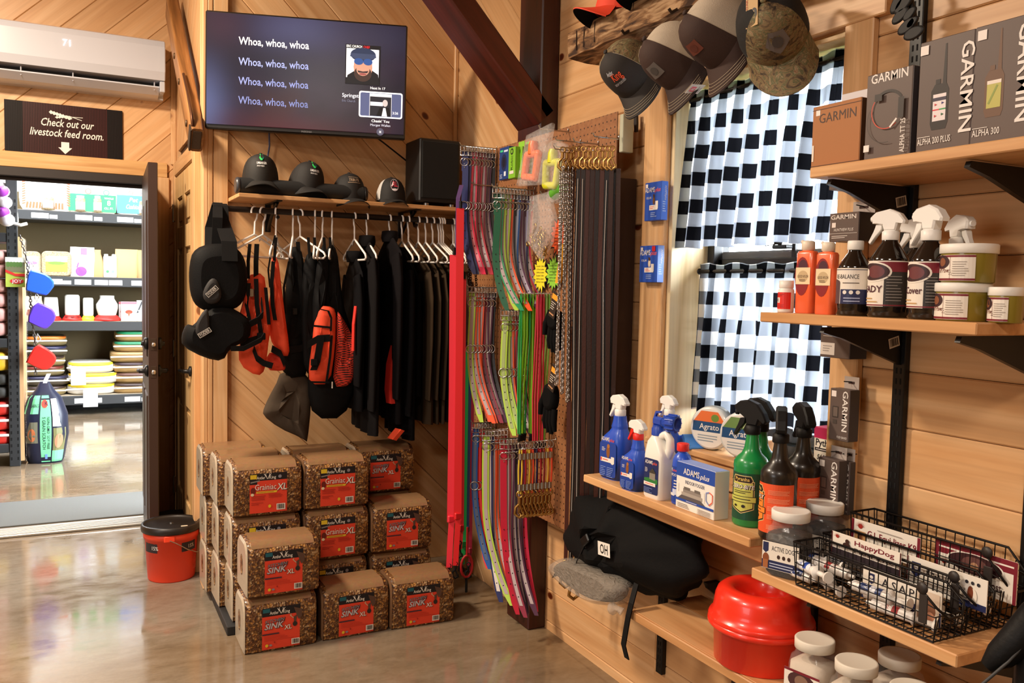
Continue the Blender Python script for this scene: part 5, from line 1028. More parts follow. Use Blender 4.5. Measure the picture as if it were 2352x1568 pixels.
bag('bagged_toy', 'yellow rubber frame toy in a clear plastic bag', [(1240, 420), (1255, 335), (1278, 320), (1300, 330), (1293, 420), (1275, 440)], frame_toy('d8dc28', [(1249, 370), (1290, 366), (1280, 432), (1247, 432)], [(1261, 380), (1278, 378), (1273, 420), (1259, 420)]), 1.59)
bag('bagged_toy', 'green rubber toy in a clear bag peeking out under the yellow toy', [(1262, 452), (1268, 420), (1297, 415), (1297, 458), (1275, 468)], lambda t, q: B().tube([V((*q(1272, 446), 0)).xzy, V((*q(1284, 436), 0)).xzy, V((*q(1295, 432), 0)).xzy], .022, M('5aa832', .4), 12).build('moulded_toy', t), 1.61)
def snapsin(t, q):
    rnd = random.Random(5)
    for k in range(16):
        a = q(1222 + rnd.uniform(0, 34), 545 + rnd.uniform(-12, 34)); b = B(); snap(b, TR((a[0], rnd.uniform(-.01, .01), a[1])) @ Matrix.Rotation(rnd.random() * 6, 4, 'Y'), .8); b.build('brass_snap', t)
bag('bag_of_snaps', 'clear plastic bag of brass snaps hanging below the toys', [(1213, 555), (1222, 450), (1262, 440), (1276, 500), (1266, 560), (1243, 597)], snapsin, 1.6)
def star(n, r0, r1, seed):
    rnd = random.Random(seed); o = []
    for k in range(n): a = 2 * PI * k / n; o.append((r1 * math.cos(a) * rnd.uniform(.9, 1.1), r1 * 1.2 * math.sin(a) * rnd.uniform(.9, 1.1))); a += PI / n; o.append((r0 * math.cos(a), r0 * 1.2 * math.sin(a)))
    return o
for i, (px, py, h, cn, r) in enumerate(((1284, 543, 'f4602c', 'orange', .062), (1242, 630, 'ecdc2c', 'yellow', .06), (1272, 628, '8ac83a', 'lime green', .056), (1242, 700, 'ecdc2c', 'pale yellow', .0)), 1):
    if not r: continue
    q = onX(px, py, 1.672); t = thing('price_burst', cn + ' starburst price card pinned to the pegboard', 'card', (1.672, q.y, q.z), -PI / 2, 'starburst price cards'); TF = frame((0, 0, 0), (1, 0, 0), (0, 0, 1), (0, -1, 0))
    b = B(); b.prism(star(15, r * .78, r * 1.12, i), 0, .002, M('1a1614', .6), TF); b.prism(star(15, r * .7, r, i), .002, .003, M(h, .6), TF); b.build('card', t)
    p = Print(); INK = M('20181a', .6)
    for k, s_ in enumerate(('Double Collar', '1.50 w/ plate', '2.00 w/ plate', 'Double Collar', '3.00 w/ plate', '4.00 w/ rivet')): p.text(s_, 0, r * (.5 - .21 * k), r * .1, INK, w=r * 1.05, shear=.2)
    p.build('handwriting', t, flat((0, -.003, 0), (1, 0, 0), (0, 0, 1)))
q = [onX(*p, 1.665) for p in ((1294, 560), (1290, 600), (1282, 650))]; tag(B().ribbon(q, (0, 1, 0), [.02, .03, .028], .012, M('f0a828', .45)).build('yellow_bumper'), 'long golden yellow rubber strip behind the silver chains', 'toy')
for i, (pts, tagp, lab) in enumerate(((((1256, 720), (1262, 712), (1290, 712), (1294, 730), (1290, 790), (1284, 815), (1276, 800), (1266, 812), (1258, 790)), (1272, 700), 'upper black work glove with a printed tag'), (((1252, 895), (1262, 880), (1288, 884), (1288, 980), (1280, 1000), (1270, 985), (1258, 996), (1243, 975), (1240, 950)), (1270, 868), 'lower black work glove with a printed tag'))):
    x = 1.6; pp = [onX(*p, x) for p in pts]; cyy = sum(p.y for p in pp) / len(pp); cz = sum(p.z for p in pp) / len(pp); t = thing('work_glove', lab, 'glove', (x, cyy, cz), -PI / 2, 'black gloves on the pegboard')
    zt_ = max(p.z for p in pp) - cz; zb = min(p.z for p in pp) - cz; w = .085; b = B()
    puffy(b, smoothpoly([(-w / 2, zt_), (w / 2, zt_), (w / 2, zb + .09), (-w / 2, zb + .09)], 2), .04, BLACKCLOTH, FT); b.build('palm', t)
    for k in range(4): b = B(); x0 = -w * .38 + w * .25 * k; b.tube([(x0, 0, zb + .1), (x0 * 1.1, -.004, zb + .05), (x0 * 1.15, .0, zb + .012 * abs(k - 1.6))], [.012, .0115, .008], BLACKCLOTH, 9); b.build('finger', t)
    b = B(); b.tube([(-w / 2 + .01, 0, zb + .16), (-w / 2 - .012, -.01, zb + .11), (-w / 2 - .016, -.012, zb + .07)], [.014, .013, .009], BLACKCLOTH, 9); b.build('thumb', t)
    a = onX(*tagp, x - .03); b = B(); TT = TR((-(a.y - cyy), -.03, a.z - cz), 0, 0, .35); b.box((0, 0, 0), (.045, .003, .1), M('2a211c', .5), .001, TT); b.build('hang_tag', t, 'dark printed hang tag'); p = Print(); p.rect(-.02, .02, .02, .04, M('f0a030', .5)); p.fine(-.018, -.02, .018, .012, 4, M('c8c0b4', .5)); [p.ell(-.014 + .009 * k, -.036, .0032, .0032, M('f0b080', .5)) for k in range(4)]; p.build('tag_print', t, lambda u, v, l, TT=TT: TT @ V((u, -.0015 - l, v)))
# ---------------------------------------------------------------- shelving on the right wall
def S(p): return (p - EYE).dot(_f) / FPX     # metres per photo pixel at p
def standard(y, z0, z1, lab):
    t = thing('shelf_standard', lab, 'shelf standard', (XR - .009, y, z0)); b = B(); b.box((0, 0, (z1 - z0) / 2), (.018, .034, z1 - z0), METALBLK, .002); b.build('upright', t)
    b = B(); m_ = M('020202', .9)
    for k in range(int((z1 - z0) / .0254) - 1): b.box((-.0092, -.006, .03 + k * .0254), (.0012, .004, .014), m_); b.box((-.0092, .006, .03 + k * .0254), (.0012, .004, .014), m_)
    b.build('slots', t, kind='stuff')
standard(1.416, .3, 3.3, 'tall black slotted upright right of the window'); standard(1.66, .15, .76, 'short black slotted upright behind the red bowl'); standard(2.312, .145, .47, 'short black slotted upright under the end of the bench'); standard(1.08, .3, 3.3, 'black slotted upright carrying the far ends of the shelves')
def shelf(name, lab, x0, y0, y1, ztop, th, brk, mat=SHELF_Y):
    t = thing(name, lab, 'shelf', ((x0 + XR - .012) / 2, (y0 + y1) / 2, ztop - th)); dx = XR - .012 - x0
    b = B(); b.box((0, 0, th / 2), (dx, y1 - y0, th), mat, .0025); b.build('board', t)
    for y, st in brk:
        b = B(); TB = frame((dx / 2 - .006, y - t.location.y + .006, 0), (-1, 0, 0), (0, 0, 1), (0, 1, 0))
        b.prism([(0, -.004), (dx * .9, -.004), (dx * .92, -.016), (dx * .7, -.03), (.0, -.095)], -.012, 0, METALBLK, TB); b.build('bracket', t)
        if st:
            p = Print(); p.barcode(-.018, -.012, .018, .012); p.build('bracket_sticker', t, flat((dx / 2 - .035, y - t.location.y - .0065, -.04), (1, 0, .25), (-.25, 0, 1)), .0004)
    return t
ZT, ZM, ZA, ZB, ZN = 1.735, 1.403, .84, .772, .484
shelf('wall_shelf', 'top wood shelf holding the grey and kraft electronics boxes', 1.49, .86, 1.457, ZT, .024, ((1.416, 1), (1.08, 0)))
shelf('wall_shelf', 'middle wood shelf holding dark spray bottles and ointment tubs', 1.49, 1.03, 1.597, ZM, .024, ((1.416, 1), (1.08, 0)))
sa = shelf('wall_shelf', 'wood shelf under the window holding blue and green spray bottles', 1.49, 1.6, 2.385, ZA, .024, ())
b = B(); b.box((-.06, .0, -.03), (.02, .72, .055), SHELF_Y, .003); b.box((.1, .33, -.02), (.2, .02, .04), SHELF_Y, .002); b.build('cleat', sa)
shelf('wall_shelf', 'wood shelf with the three black wire baskets', 1.487, 1.03, 1.588, ZB, .026, ((1.416, 0), (1.08, 0)))
sn = shelf('wall_bench', 'low wide wood shelf with the red bowl and the black pack', 1.49, .86, 2.1, ZN, .026, ((1.66, 0),))
b = B(); b.box((-.055, 0, .0272), (.16, 1.236, .002), SHELF_Y, .0005); b.build('front_board', sn); b = B(); b.box((.085, .13, .0272), (.11, 1.0, .002), wood('bench_back_board', 'c98f56', 'b87c44', '9a6030', axis=1, knots=.5), .0005); b.build('rear_board', sn, 'darker rear board')
b = B(); b.prism([(0, 0), (.05, 0), (.04, -.02), (0, -.05)], -.01, .01, METALBLK, frame((XR, 2.05, .55), (-1, 0, 0), (0, 0, 1), (0, 1, 0))); tag(b.build('bracket_end'), 'small black bracket plate on the wall above the bench', 'bracket')
# cartons
def carton(name, lab, px0, px1, z0, y1px, x, depth, mat, sidemat=None, group=None, cat='box', yb=None):
    pa, pb = onX(px0, yb or 350, x), onX(px1, yb or 350, x); h = onX((px0 + px1) / 2, y1px, x).z - z0; w = pa.y - pb.y
    t = thing(name, lab, cat, (x + depth / 2, (pa.y + pb.y) / 2, z0), -PI / 2, group); b = B(); b.box((0, 0, h / 2), (w, depth, h), mat, .0015); b.build('carton', t)
    if sidemat: b = B(); b.box((w / 2 + .0004, 0, h / 2), (.0008, depth - .003, h - .003), sidemat); b.build('side_panel', t)
    return t, w, h, flat((0, -depth / 2, h / 2), (1, 0, 0), (0, 0, 1))
KR, GRY, WTX = M('a86c3a', .6), M('5e4f49', .5), M('e8e2dc', .5); GDK, DKT = M('3c3a40', .5), M('3a2016', .5)
STK = lambda p, x, y, s_=.009: p.rect(x - s_, y - s_, x + s_, y + s_, M('efe6e0', .6))
t, w, h, f = carton('kraft_box', 'plain kraft box with dark lettering at the left end of the top shelf', 1862, 1972, ZT, 236, 1.515, .05, KR, M('54331c', .6), yb=380)  # side is a darker kraft: shade on that face put into the colour
p = Print(); p.text('GARMIN', .004, h * .22, .021, DKT, w=w * .76); STK(p, -w * .38, h * .39, .006); p.line(-w / 2, h * .44, w / 2, h * .44, .0012, DKT); p.line(-w / 2, -h * .46, w / 2, -h * .46, .0012, DKT); p.rect(-w * .48, -h * .38, -w * .44, -h * .12, M('e8dccc', .6)); p.build('print', t, f); b = B(); b.box((.01, .02, h + .012), (w * .55, .002, .03), M('d0ccd0', .4), .001); b.build('hang_tab', t, 'grey hang tab')
t, w, h, f = carton('collar_carton', 'grey box picturing a red wire collar, next to the kraft box', 1984, 2088, ZT, 164, 1.513, .055, GRY, GDK, yb=355)
p = Print(); p.text('GARMIN', 0, h * .39, .019, WTX, w=w * .8, bold=.02)
def ringp(p, cx_, cy_, r, a0, a1, wd, mat, n=16):
    for k in range(n):
        a, c = a0 + (a1 - a0) * k / n, a0 + (a1 - a0) * (k + 1) / n; p.line(cx_ + r * math.cos(a), cy_ + r * math.sin(a), cx_ + r * math.cos(c), cy_ + r * math.sin(c), wd, mat)
ringp(p, .0, .01, w * .34, .6, 2.4, .006, M('2c2624', .5)); ringp(p, .0, .01, w * .34, 2.4, 5.4, .0022, M('c0442e', .5)); ringp(p, .0, -.01, w * .42, 2.6, 4.9, .0014, M('3a302c', .5)); p.rect(w * .26, -.012, w * .38, .03, M('2c2624', .5)); p.rect(-w * .26, .03, -w * .1, .045, M('2c2624', .5)); p.line(w * .1, -.028, w * .24, -.012, .004, WTX); p.text('ALPHA TT 25', w * .43, -h * .27, .0115, WTX, w=h * .38, rot=PI / 2, bold=.01); STK(p, -w * .4, -h * .36, .007); p.build('print', t, f)
def radio(p, x, y, k, scr, dark):
    DKR = M(dark, .5); p.poly([(x - .018 * k, y - .06 * k), (x + .018 * k, y - .06 * k), (x + .023 * k, y - .045 * k), (x + .023 * k, y + .03 * k), (x + .016 * k, y + .045 * k), (x - .014 * k, y + .045 * k), (x - .023 * k, y + .03 * k), (x - .023 * k, y - .045 * k)], DKR)
    p.poly([(x + .006 * k, y + .04 * k), (x + .016 * k, y + .04 * k), (x + .013 * k, y + .135 * k), (x + .009 * k, y + .135 * k)], DKR); p.rect(x - .012 * k, y + .045 * k, x + .0 * k, y + .056 * k, DKR); scr(p, x, y, k)
def scr1(p, x, y, k):
    p.rect(x - .017 * k, y - .04 * k, x + .017 * k, y + .022 * k, M('e6dcde', .4)); p.rect(x - .017 * k, y + .006 * k, x + .017 * k, y + .014 * k, M('2a2440', .4)); p.rect(x - .017 * k, y - .0155 * k, x, y - .0125 * k, M('d83040', .4)); p.rect(x, y - .0155 * k, x + .017 * k, y - .0125 * k, M('2a9a50', .4))
    for dx, dy, h in ((-.009, -.002, 'c83a44'), (.009, 0, '3a3078'), (-.009, -.028, 'c83a44'), (.009, -.026, '2a6a40')): p.poly([((x + (dx - .003) * k), y + (dy - .003) * k), (x + (dx + .004) * k, y + dy * k), (x + (dx - .003) * k, y + (dy + .003) * k)], M(h, .5))
def scr2(p, x, y, k): p.rect(x - .017 * k, y - .04 * k, x + .017 * k, y + .022 * k, M('b9b45c', .4)); p.rect(x - .017 * k, y + .014 * k, x + .017 * k, y + .022 * k, M('e8dcd0', .4)); p.line(x - .012 * k, y - .03 * k, x + .008 * k, y + .01 * k, .004, M('8a9a48', .4))
t, w, h, f = carton('radio_box', 'tall grey box picturing a handheld with red and green screen', 2103, 2226, ZT, 86, 1.51, .07, GRY, GDK, yb=335)
p = Print(); radio(p, -w * .08, -h * .08, h / .26 , scr1, '221a18'); p.text('GARMIN', w * .3, h * .02, .026, WTX, w=h * .78, rot=-PI / 2, bold=.03); p.text('ALPHA 200 PLUS', -w * .46, -h * .43, .0125, WTX, 'l', w=w * .62, bold=.01); p.fine(-w * .46, -h * .37, -w * .1, -h * .355, 1, WTX); STK(p, -w * .4, h * .42, .009); p.build('print', t, f)
t, w, h, f = carton('radio_box', 'tall grey box picturing a handheld with yellow screen', 2228, 2356, ZT, 50, 1.51, .07, GRY, GDK, yb=312)
p = Print(); radio(p, -w * .1, -h * .06, h / .27, scr2, '6a4c38'); p.text('GARMIN', w * .3, h * .04, .028, WTX, w=h * .8, rot=-PI / 2, bold=.03); p.text('ALPHA 300', -w * .46, -h * .43, .0125, WTX, 'l', w=w * .5, bold=.01); p.fine(-w * .46, -h * .37, -w * .1, -h * .355, 1, WTX); STK(p, -w * .36, h * .42, .009); p.build('print', t, f)
# hung electronics boxes on the right casing
def hungbox(lab, x0, x1, y0, y1, x, dep, prn, tab=True):
    t, w, h, f = cbox('hanging_box', lab, x0, x1, y0, y1, x, dep, GRY, 'grey boxes hung on the window casing'); b = B(); b.box((w / 2 + .0004, 0, h / 2), (.0008, dep - .002, h - .002), GDK); b.build('side_panel', t)
    if tab: b = B(); b.box((w * .1, dep / 2 - .002, h + .014), (w * .75, .0015, .034), M('b4a8a0', .4), .0006); b.build('hang_tab', t, 'pale hang tab'); b = B(); b.box((w * .1, dep / 2 - .003, h + .016), (w * .3, .0015, .006), M('3a2018', .8)); b.tube([(w * .1, dep / 2 + .02, h + .016), (w * .1, dep / 2 - .03, h + .02)], .0015, BLACK, 5); b.build('peg_hole', t)
    p = Print(); prn(p, w, h); p.build('print', t, f)
def pr_h(p, w, h): p.text('GARMIN', -w * .02, h * .28, h * .15, WTX, w=w * .86, bold=.03); STK(p, -w * .34, h * .08, .006); p.text('HUNTVIEW PLUS', .0, -h * .14, h * .1, WTX, w=w * .66, bold=.01, shear=.1); p.line(-w * .46, -h * .22, w * .46, -h * .22, .0008, WTX); p.fine(-w * .4, -h * .4, w * .3, -h * .28, 2, WTX)
def pr_v(p, w, h):
    p.text('GARMIN', w * .16, h * .08, w * .26, WTX, w=h * .78, rot=-PI / 2, bold=.03); STK(p, -w * .3, h * .4, w * .12); p.rect(-w * .34, -h * .06, -w * .04, h * .16, M('3a322e', .5)); p.rect(-w * .3, -h * .04, -w * .08, h * .14, M('6a5c54', .5)); p.rect(-w * .3, -h * .18, -w * .1, -h * .1, M('4a403a', .5)); p.text('FLEX BAND', w * .2, -h * .45, w * .09, WTX, w=w * .5)
hungbox('grey box with mapping card lettering hung under the top shelf', 1905, 1972, 488, 554, 1.70, .06, pr_h); hungbox('grey box tucked under the middle shelf with a white sticker', 1884, 1952, 760, 822, 1.70, .06, lambda p, w, h: (p.rect(-w * .48, -h * .4, -w * .0, h * .05, WTX), p.fine(-w * .4, -h * .3, -w * .08, -.002, 3, M('a09a98', .5)), p.line(-w * .4, h * .3, w * .4, h * .3, .001, WTX)))
hungbox('grey box mostly hidden behind the top shelf, its pale underside showing', 1905, 1972, 380, 433, 1.70, .06, lambda p, w, h: p.rect(-w * .4, -h * .3, w * .2, h * .1, M('b8a8a0', .5)))
hungbox('narrow grey box with vertical lettering, upper one on the casing', 1905, 1950, 893, 1012, 1.72, .035, pr_v); hungbox('narrow grey box with vertical lettering, lower front one on the casing', 1877, 1925, 1053, 1178, 1.705, .03, pr_v); hungbox('narrow grey box behind the lower vertical one', 1922, 1950, 1058, 1180, 1.738, .02, pr_v)
ADB, ADR, ADN = M('1c4aa8', .4), M('e4583c', .5), M('10285e', .4)
def adams(p, x, y, k, red=True): p.text('ADAMS', x - .012 * k, y, .011 * k, WTX, w=.036 * k, bold=.02); p.text('plus', x + .0165 * k, y, .009 * k, ADR if red else WTX, w=.019 * k, shear=.35, bold=.02)
for i, (a, lab) in enumerate((((1481, 1519, 418, 506), 'upper blue flea collar box hung on the window casing'), ((1469, 1510, 564, 648), 'lower blue flea collar box with a small red corner patch'))):
    t, w, h, f = cbox('flea_collar_box', lab, *a, 1.735, .026, M('2450b4', .4), 'blue collar boxes by the window'); b = B(); b.box((w / 2 + .0004, 0, h / 2), (.0008, .025, h - .002), M('3a6ad0' if not i else '7a9ae0', .4)); b.build('side_panel', t)
    p = Print(); adams(p, 0, h * .24, w / .062); p.text('COLLAR', -w * .24, h * .07, .007, WTX, w=w * .3, bold=.01); p.ell(w * .06, h * .02, w * .07, h * .11, M('6a4426' if not i else 'd8c8b4', .5)); p.ell(w * .06, h * .13, w * .05, h * .05, M('4a2f1c', .5)); p.poly([(w * .01, h * .2), (w * .04, h * .13), (w * .0, h * .13)], M('4a2f1c', .5)); p.rect(-w * .2, -h * .23, w * .3, -h * .1, WTX); p.rect(w * .16, -h * .2, w * .32, -.0, WTX); p.fine(-w * .16, -h * .21, w * .14, -h * .12, 2, ADR); p.fine(-w * .1, -h * .42, w * .3, -h * .28, 3, M('9ab0e0', .5)); STK(p, -w * .36, h * .41, .006)
    if i: p.rect(w * .2, h * .34, w * .38, h * .48, M('c8202c', .5))
    p.build('print', t, f); p = Print(); p.text('ADAMSplus', 0, h * .2, .008, WTX, w=h * .38, rot=-PI / 2); p.fine(-.008, -h * .3, .006, -.0, 5, M('c0d0f0', .5)); p.build('side_print', t, flat((w / 2 + .0008, 0, h / 2), (0, 1, 0), (0, 0, 1)))
# ---------------------------------------------------------------- bottles
def trigger(b, T, k, body, collar_m, trig, big=False):
    b.lathe([(.0165 * k, 0), (.0175 * k, .002), (.0175 * k, .018 * k), (.013 * k, .021 * k)], collar_m, 20, T)
    TT = T @ frame((0, .0115 * k, .0), (1, 0, 0), (0, 0, 1), (0, -1, 0))
    pl = [(.014, .02), (-.011, .02), (-.015, .032), (-.03, .036), (-.037, .036), (-.039, .052), (-.03, .06), (.0, .066), (.022, .056), (.034, .04), (.032, .034), (.018, .036)]
    if big: pl = [(.014, .02), (-.012, .02), (-.014, .034), (-.026, .042), (-.04, .05), (-.044, .062), (-.03, .074), (-.01, .078), (.014, .07), (.03, .05), (.038, .032), (.034, .026), (.02, .036)]
    b.prism([(x * k, z * k) for x, z in pl], 0, .023 * k, body, TT, False, .0035 * k)
    b.prism([(x * k, z * k) for x, z in [(-.016, .036), (-.03, .034), (-.036, .018), (-.046, -.004), (-.042, -.008), (-.03, .008), (-.018, .024)]], .005 * k, .018 * k, trig, TT, False, .002 * k)
    b.lathe([(.006 * k, 0), (.006 * k, .006 * k)], collar_m, 10, T @ TR((-.037 * k, 0, .046 * k), 0, 0, -PI / 2))
def flatbottle(b, w, d, h, mat, sx=.014, nk=.019):
    secs = ((.9, 0, 0), (.99, .006, 0), (1, .02, 0), (1, .5, 0), (.98, .58, .1), (.86, .66, .35), (.62, .74, .8), (.5, .79, 1), (.47, .81, 1), (.5, .83, 1), (.46, .86, 1), (.42, .9, 1), (.38, .95, 1), (.36, 1, 1)); rings = []
    for k, s_, c in secs:
        ww, dd = w * k, max(d * (1 if k > .85 else .55 + .45 * (k - .36) / .5), nk * 1.6); rings.append(rrect(max(ww, nk * 1.7), dd, min(ww, dd) * .42, s_ * h if s_ > .01 else s_, 5, sx * c))
    b.loft(rings, mat)
def place(px, py, z): return P(px, py, 2, z)
def label_adams(p, k):
    adams(p, 0, .052 * k, k); p.ell(.002, .022 * k, .0075 * k, .018 * k, M('8a5426', .5)); p.ell(.003, .038 * k, .006 * k, .006 * k, M('a86a30', .5)); p.fine(-.026 * k, .022 * k, -.01 * k, .034 * k, 3, WTX); p.rect(-.03 * k, -.008 * k, .02 * k, .004 * k, WTX); p.poly([(.016 * k, -.01 * k), (.023 * k, -.012 * k), (.03 * k, -.008 * k), (.03 * k, .01 * k), (.016 * k, .01 * k)], WTX); p.rect(-.03 * k, -.006 * k, -.024 * k, .003 * k, ADR); p.fine(-.02 * k, -.005 * k, .012 * k, .002 * k, 1, ADR); p.fine(-.03 * k, -.05 * k, -.006 * k, -.02 * k, 6, M('7a94d8', .5)); p.fine(.0, -.05 * k, .03 * k, -.02 * k, 6, M('7a94d8', .5))
WTRIG = M('f0eeea', .4); BLU = M('1f50c4', .34, coat=.2)
def adams_spray(lab, px, py, w, d, h, k, trig, col, rz=0.):
    q = place(px, py, ZA); t = thing('spray_bottle', lab, 'bottle', (q.x + .02, q.y, ZA), -PI / 2 + rz); b = B(); flatbottle(b, w, d, h, BLU); b.build('bottle_body', t)
    p = Print(); p.poly([(v.x, v.y) for v in rrect(w * .76, h * .54, .01, 0, 4, -.0, 0)], M('16409c', .4)); label_adams(p, w / .095); p.build('front_label', t, flat((0, -d / 2, h * .31), (1, 0, 0), (0, 0, 1)), .0006)
    b = B(); trigger(b, TR((.014, 0, h)), k, WTRIG, col, trig); b.build('trigger_head', t, 'white trigger head' + (' with red collar' if trig is REDC else '')); return t
adams_spray('large blue spray bottle with white trigger, leftmost on the window shelf', 1402, 1098, .108, .07, .205, 1.05, WTRIG, WTRIG, .1)
adams_spray('smaller blue spray bottle with red and white trigger', 1443, 1124, .082, .058, .155, .95, REDC, REDC, .1)
t = adams_spray('blue spray bottle with white trigger standing behind the small one', 1486, 1098, .105, .06, .205, 1.0, WTRIG, WTRIG, .05); t.location.x += .05
# white hose-end bottle
q = place(1495, 1144, ZA); t = thing('hose_end_bottle', 'white yard spray bottle with handle and blue hose-end nozzle', 'bottle', (q.x + .03, q.y, ZA), -PI / 2 + .05)
b = B(); HW_ = M('eeeae2', .35); rings = [rrect(.082 * k, .066 * d, .014, z, 4, c) for z, k, d, c in ((0, .92, .92, 0), (.006, 1, 1, 0), (.125, 1, 1, 0), (.135, .96, .96, -.001), (.165, .72, .8, -.009), (.178, .42, .62, -.014), (.185, .4, .5, -.014))]; b.loft(rings, HW_); b.build('bottle_body', t)
b = B(); b.tube([(.03, 0, .125), (.042, 0, .15), (.04, 0, .178), (.025, 0, .192), (.002, 0, .182)], [.013, .013, .012, .012, .012], HW_, 10); b.build('side_handle', t)
b = B(); HB_ = M('2348b0', .35); b.lathe([(.02, 0), (.02, .02), (.017, .024), (.017, .03)], HB_, 20, TR((-.014, 0, .184))); b.box((-.01, 0, .225), (.045, .024, .026), HB_, .006); b.lathe([(.014, 0), (.02, .012), (.024, .014), (.024, .045), (.018, .046), (.018, .03), (.001, .03)], HB_, 20, TR((.01, 0, .225), .3, 0, PI / 2))
for k in range(12): a = 2 * PI * k / 12; b.box((0, 0, 0), (.006, .004, .03), HB_, .001, TR((.01, 0, .225), .3, 0, PI / 2) @ TR((.0245 * math.cos(a), .0245 * math.sin(a), .03), a))
b.prism([(-.03, .0), (-.02, .024), (.0, .026), (.0, .02), (-.016, .018), (-.024, 0)], -.004, .004, HB_, frame((-.005, 0, .23), (1, 0, 0), (0, 0, 1), (0, -1, 0)), False); b.build('hose_nozzle', t, 'blue hose-end nozzle')
p = Print(); p.poly([(v.x, v.y) for v in rrect(.064, .104, .006, 0, 4)], ADN); adams(p, 0, .036, .95); p.fine(-.028, .01, -.014, .024, 4, WTX); p.poly([(-.03, -.016), (.03, -.02), (.03, -.006), (.01, -.002), (-.03, -.008)], M('2a7a38', .5)); p.poly([(-.006, -.008), (.02, -.01), (.02, .012), (.008, .024), (-.006, .012)], M('8a8478', .5)); p.poly([(-.01, .01), (.008, .026), (.024, .01)], M('3a3832', .5)); p.rect(-.031, -.028, .022, -.018, WTX); p.fine(-.024, -.026, .018, -.02, 1, ADR); p.fine(-.03, -.05, .01, -.034, 4, M('7a90c8', .5)); p.build('front_label', t, flat((0, -.033, .066), (1, 0, 0), (0, 0, 1)), .0005)
q = place(1545, 1158, ZA); t = thing('shampoo_bottle', 'round blue shampoo bottle with red cap', 'bottle', (q.x + .03, q.y, ZA), -PI / 2 - .25); b = B(); b.lathe([(.001, 0), (.026, 0), (.0285, .004), (.0285, .115), (.027, .128), (.022, .14), (.014, .148), (.012, .15), (.012, .156)], BLU, 28); b.build('bottle_body', t); b = B(); b.lathe([(.0165, 0), (.0175, .002), (.0175, .02), (.016, .022), (.001, .0225)], REDC, 24, TR((0, 0, .153))); b.build('cap', t, 'red cap')
p = Print(.006); p.rect(-.034, -.052, .034, .05, M('16409c', .4)); adams(p, -.004, .036, .8); p.text('SHAMPOO', -.004, .022, .008, WTX, w=.04, bold=.01); p.ell(-.012, -.008, .006, .018, M('8a5426', .5)); p.fine(.008, -.012, .028, .014, 3, WTX); p.rect(-.024, -.034, .012, -.026, WTX); p.poly([(.004, -.03), (.011, -.032), (.018, -.03), (.018, -.014), (.004, -.014)], M('c8d0e8', .5)); p.build('front_label', t, round_(.0285, .06), .0005)
# fogger carton
t, w, h, f = carton('fogger_box', 'white and blue indoor fogger box with a grey sofa picture', 1551, 1640, ZA, 1070, 1.515, .05, WHITE, None, yb=1172)
CR = M('ece4d8', .5)
b = B(); b.box((0, 0, h + .0003), (w - .003, .046, .0006), M('8ea4e4', .4)); b.build('top_panel', t); p = Print(); p.rect(-w / 2, h * .2, w / 2, h / 2, ADB); p.text('ADAMS', -w * .1, h * .265, .017, WTX, w=w * .42, bold=.03); p.text('plus', w * .24, h * .265, .014, WTX, w=w * .22, shear=.35, bold=.03); p.text('INDOOR FOGGER', 0, h * .07, .01, M('3a4468', .5), w=w * .5); SG = M('8e8680', .5); p.rect(-w * .3, -h * .14, w * .16, -h * .04, SG); p.rect(-w * .34, -h * .2, w * .2, -h * .12, M('a8a098', .5)); p.rect(-w * .28, -h * .06, -w * .12, .0, M('6a6460', .5)); p.rect(-w * .0, -h * .06, w * .14, .0, M('6a6460', .5)); p.poly([(-w * .44, -h * .28), (w * .3, -h * .28), (w * .16, -h * .19), (-w * .34, -h * .19)], M('5a5458', .5)); p.line(-w * .42, h * .04, -w * .42, -h * .14, .001, SG); p.line(w * .26, -h * .22, w * .26, .0, .001, SG)
for a, c, m_ in (((w * .3, h * .02), (w * .3, -h * .14), M('7a8cc8', .5)), ((w * .3, -h * .14), (w * .38, -h * .22), M('7a8cc8', .5)), ((w * .3, h * .02), (w * .38, h * .05), M('7a8cc8', .5)), ((w * .38, h * .05), (w * .46, h * .01), ADR), ((w * .46, h * .01), (w * .46, -h * .14), ADR), ((w * .38, -h * .22), (w * .46, -h * .14), ADR)): p.line(*a, *c, .003, m_)
p.rect(-w / 2, -h * .32, w / 2, -h * .27, ADB); p.fine(-w * .2, -h * .31, w * .2, -h * .28, 1, WTX); p.fine(-w * .44, -h * .46, -w * .1, -h * .36, 3, SG); p.fine(w * .1, -h * .48, w * .44, -h * .36, 4, SG); p.build('front_print', t, f)
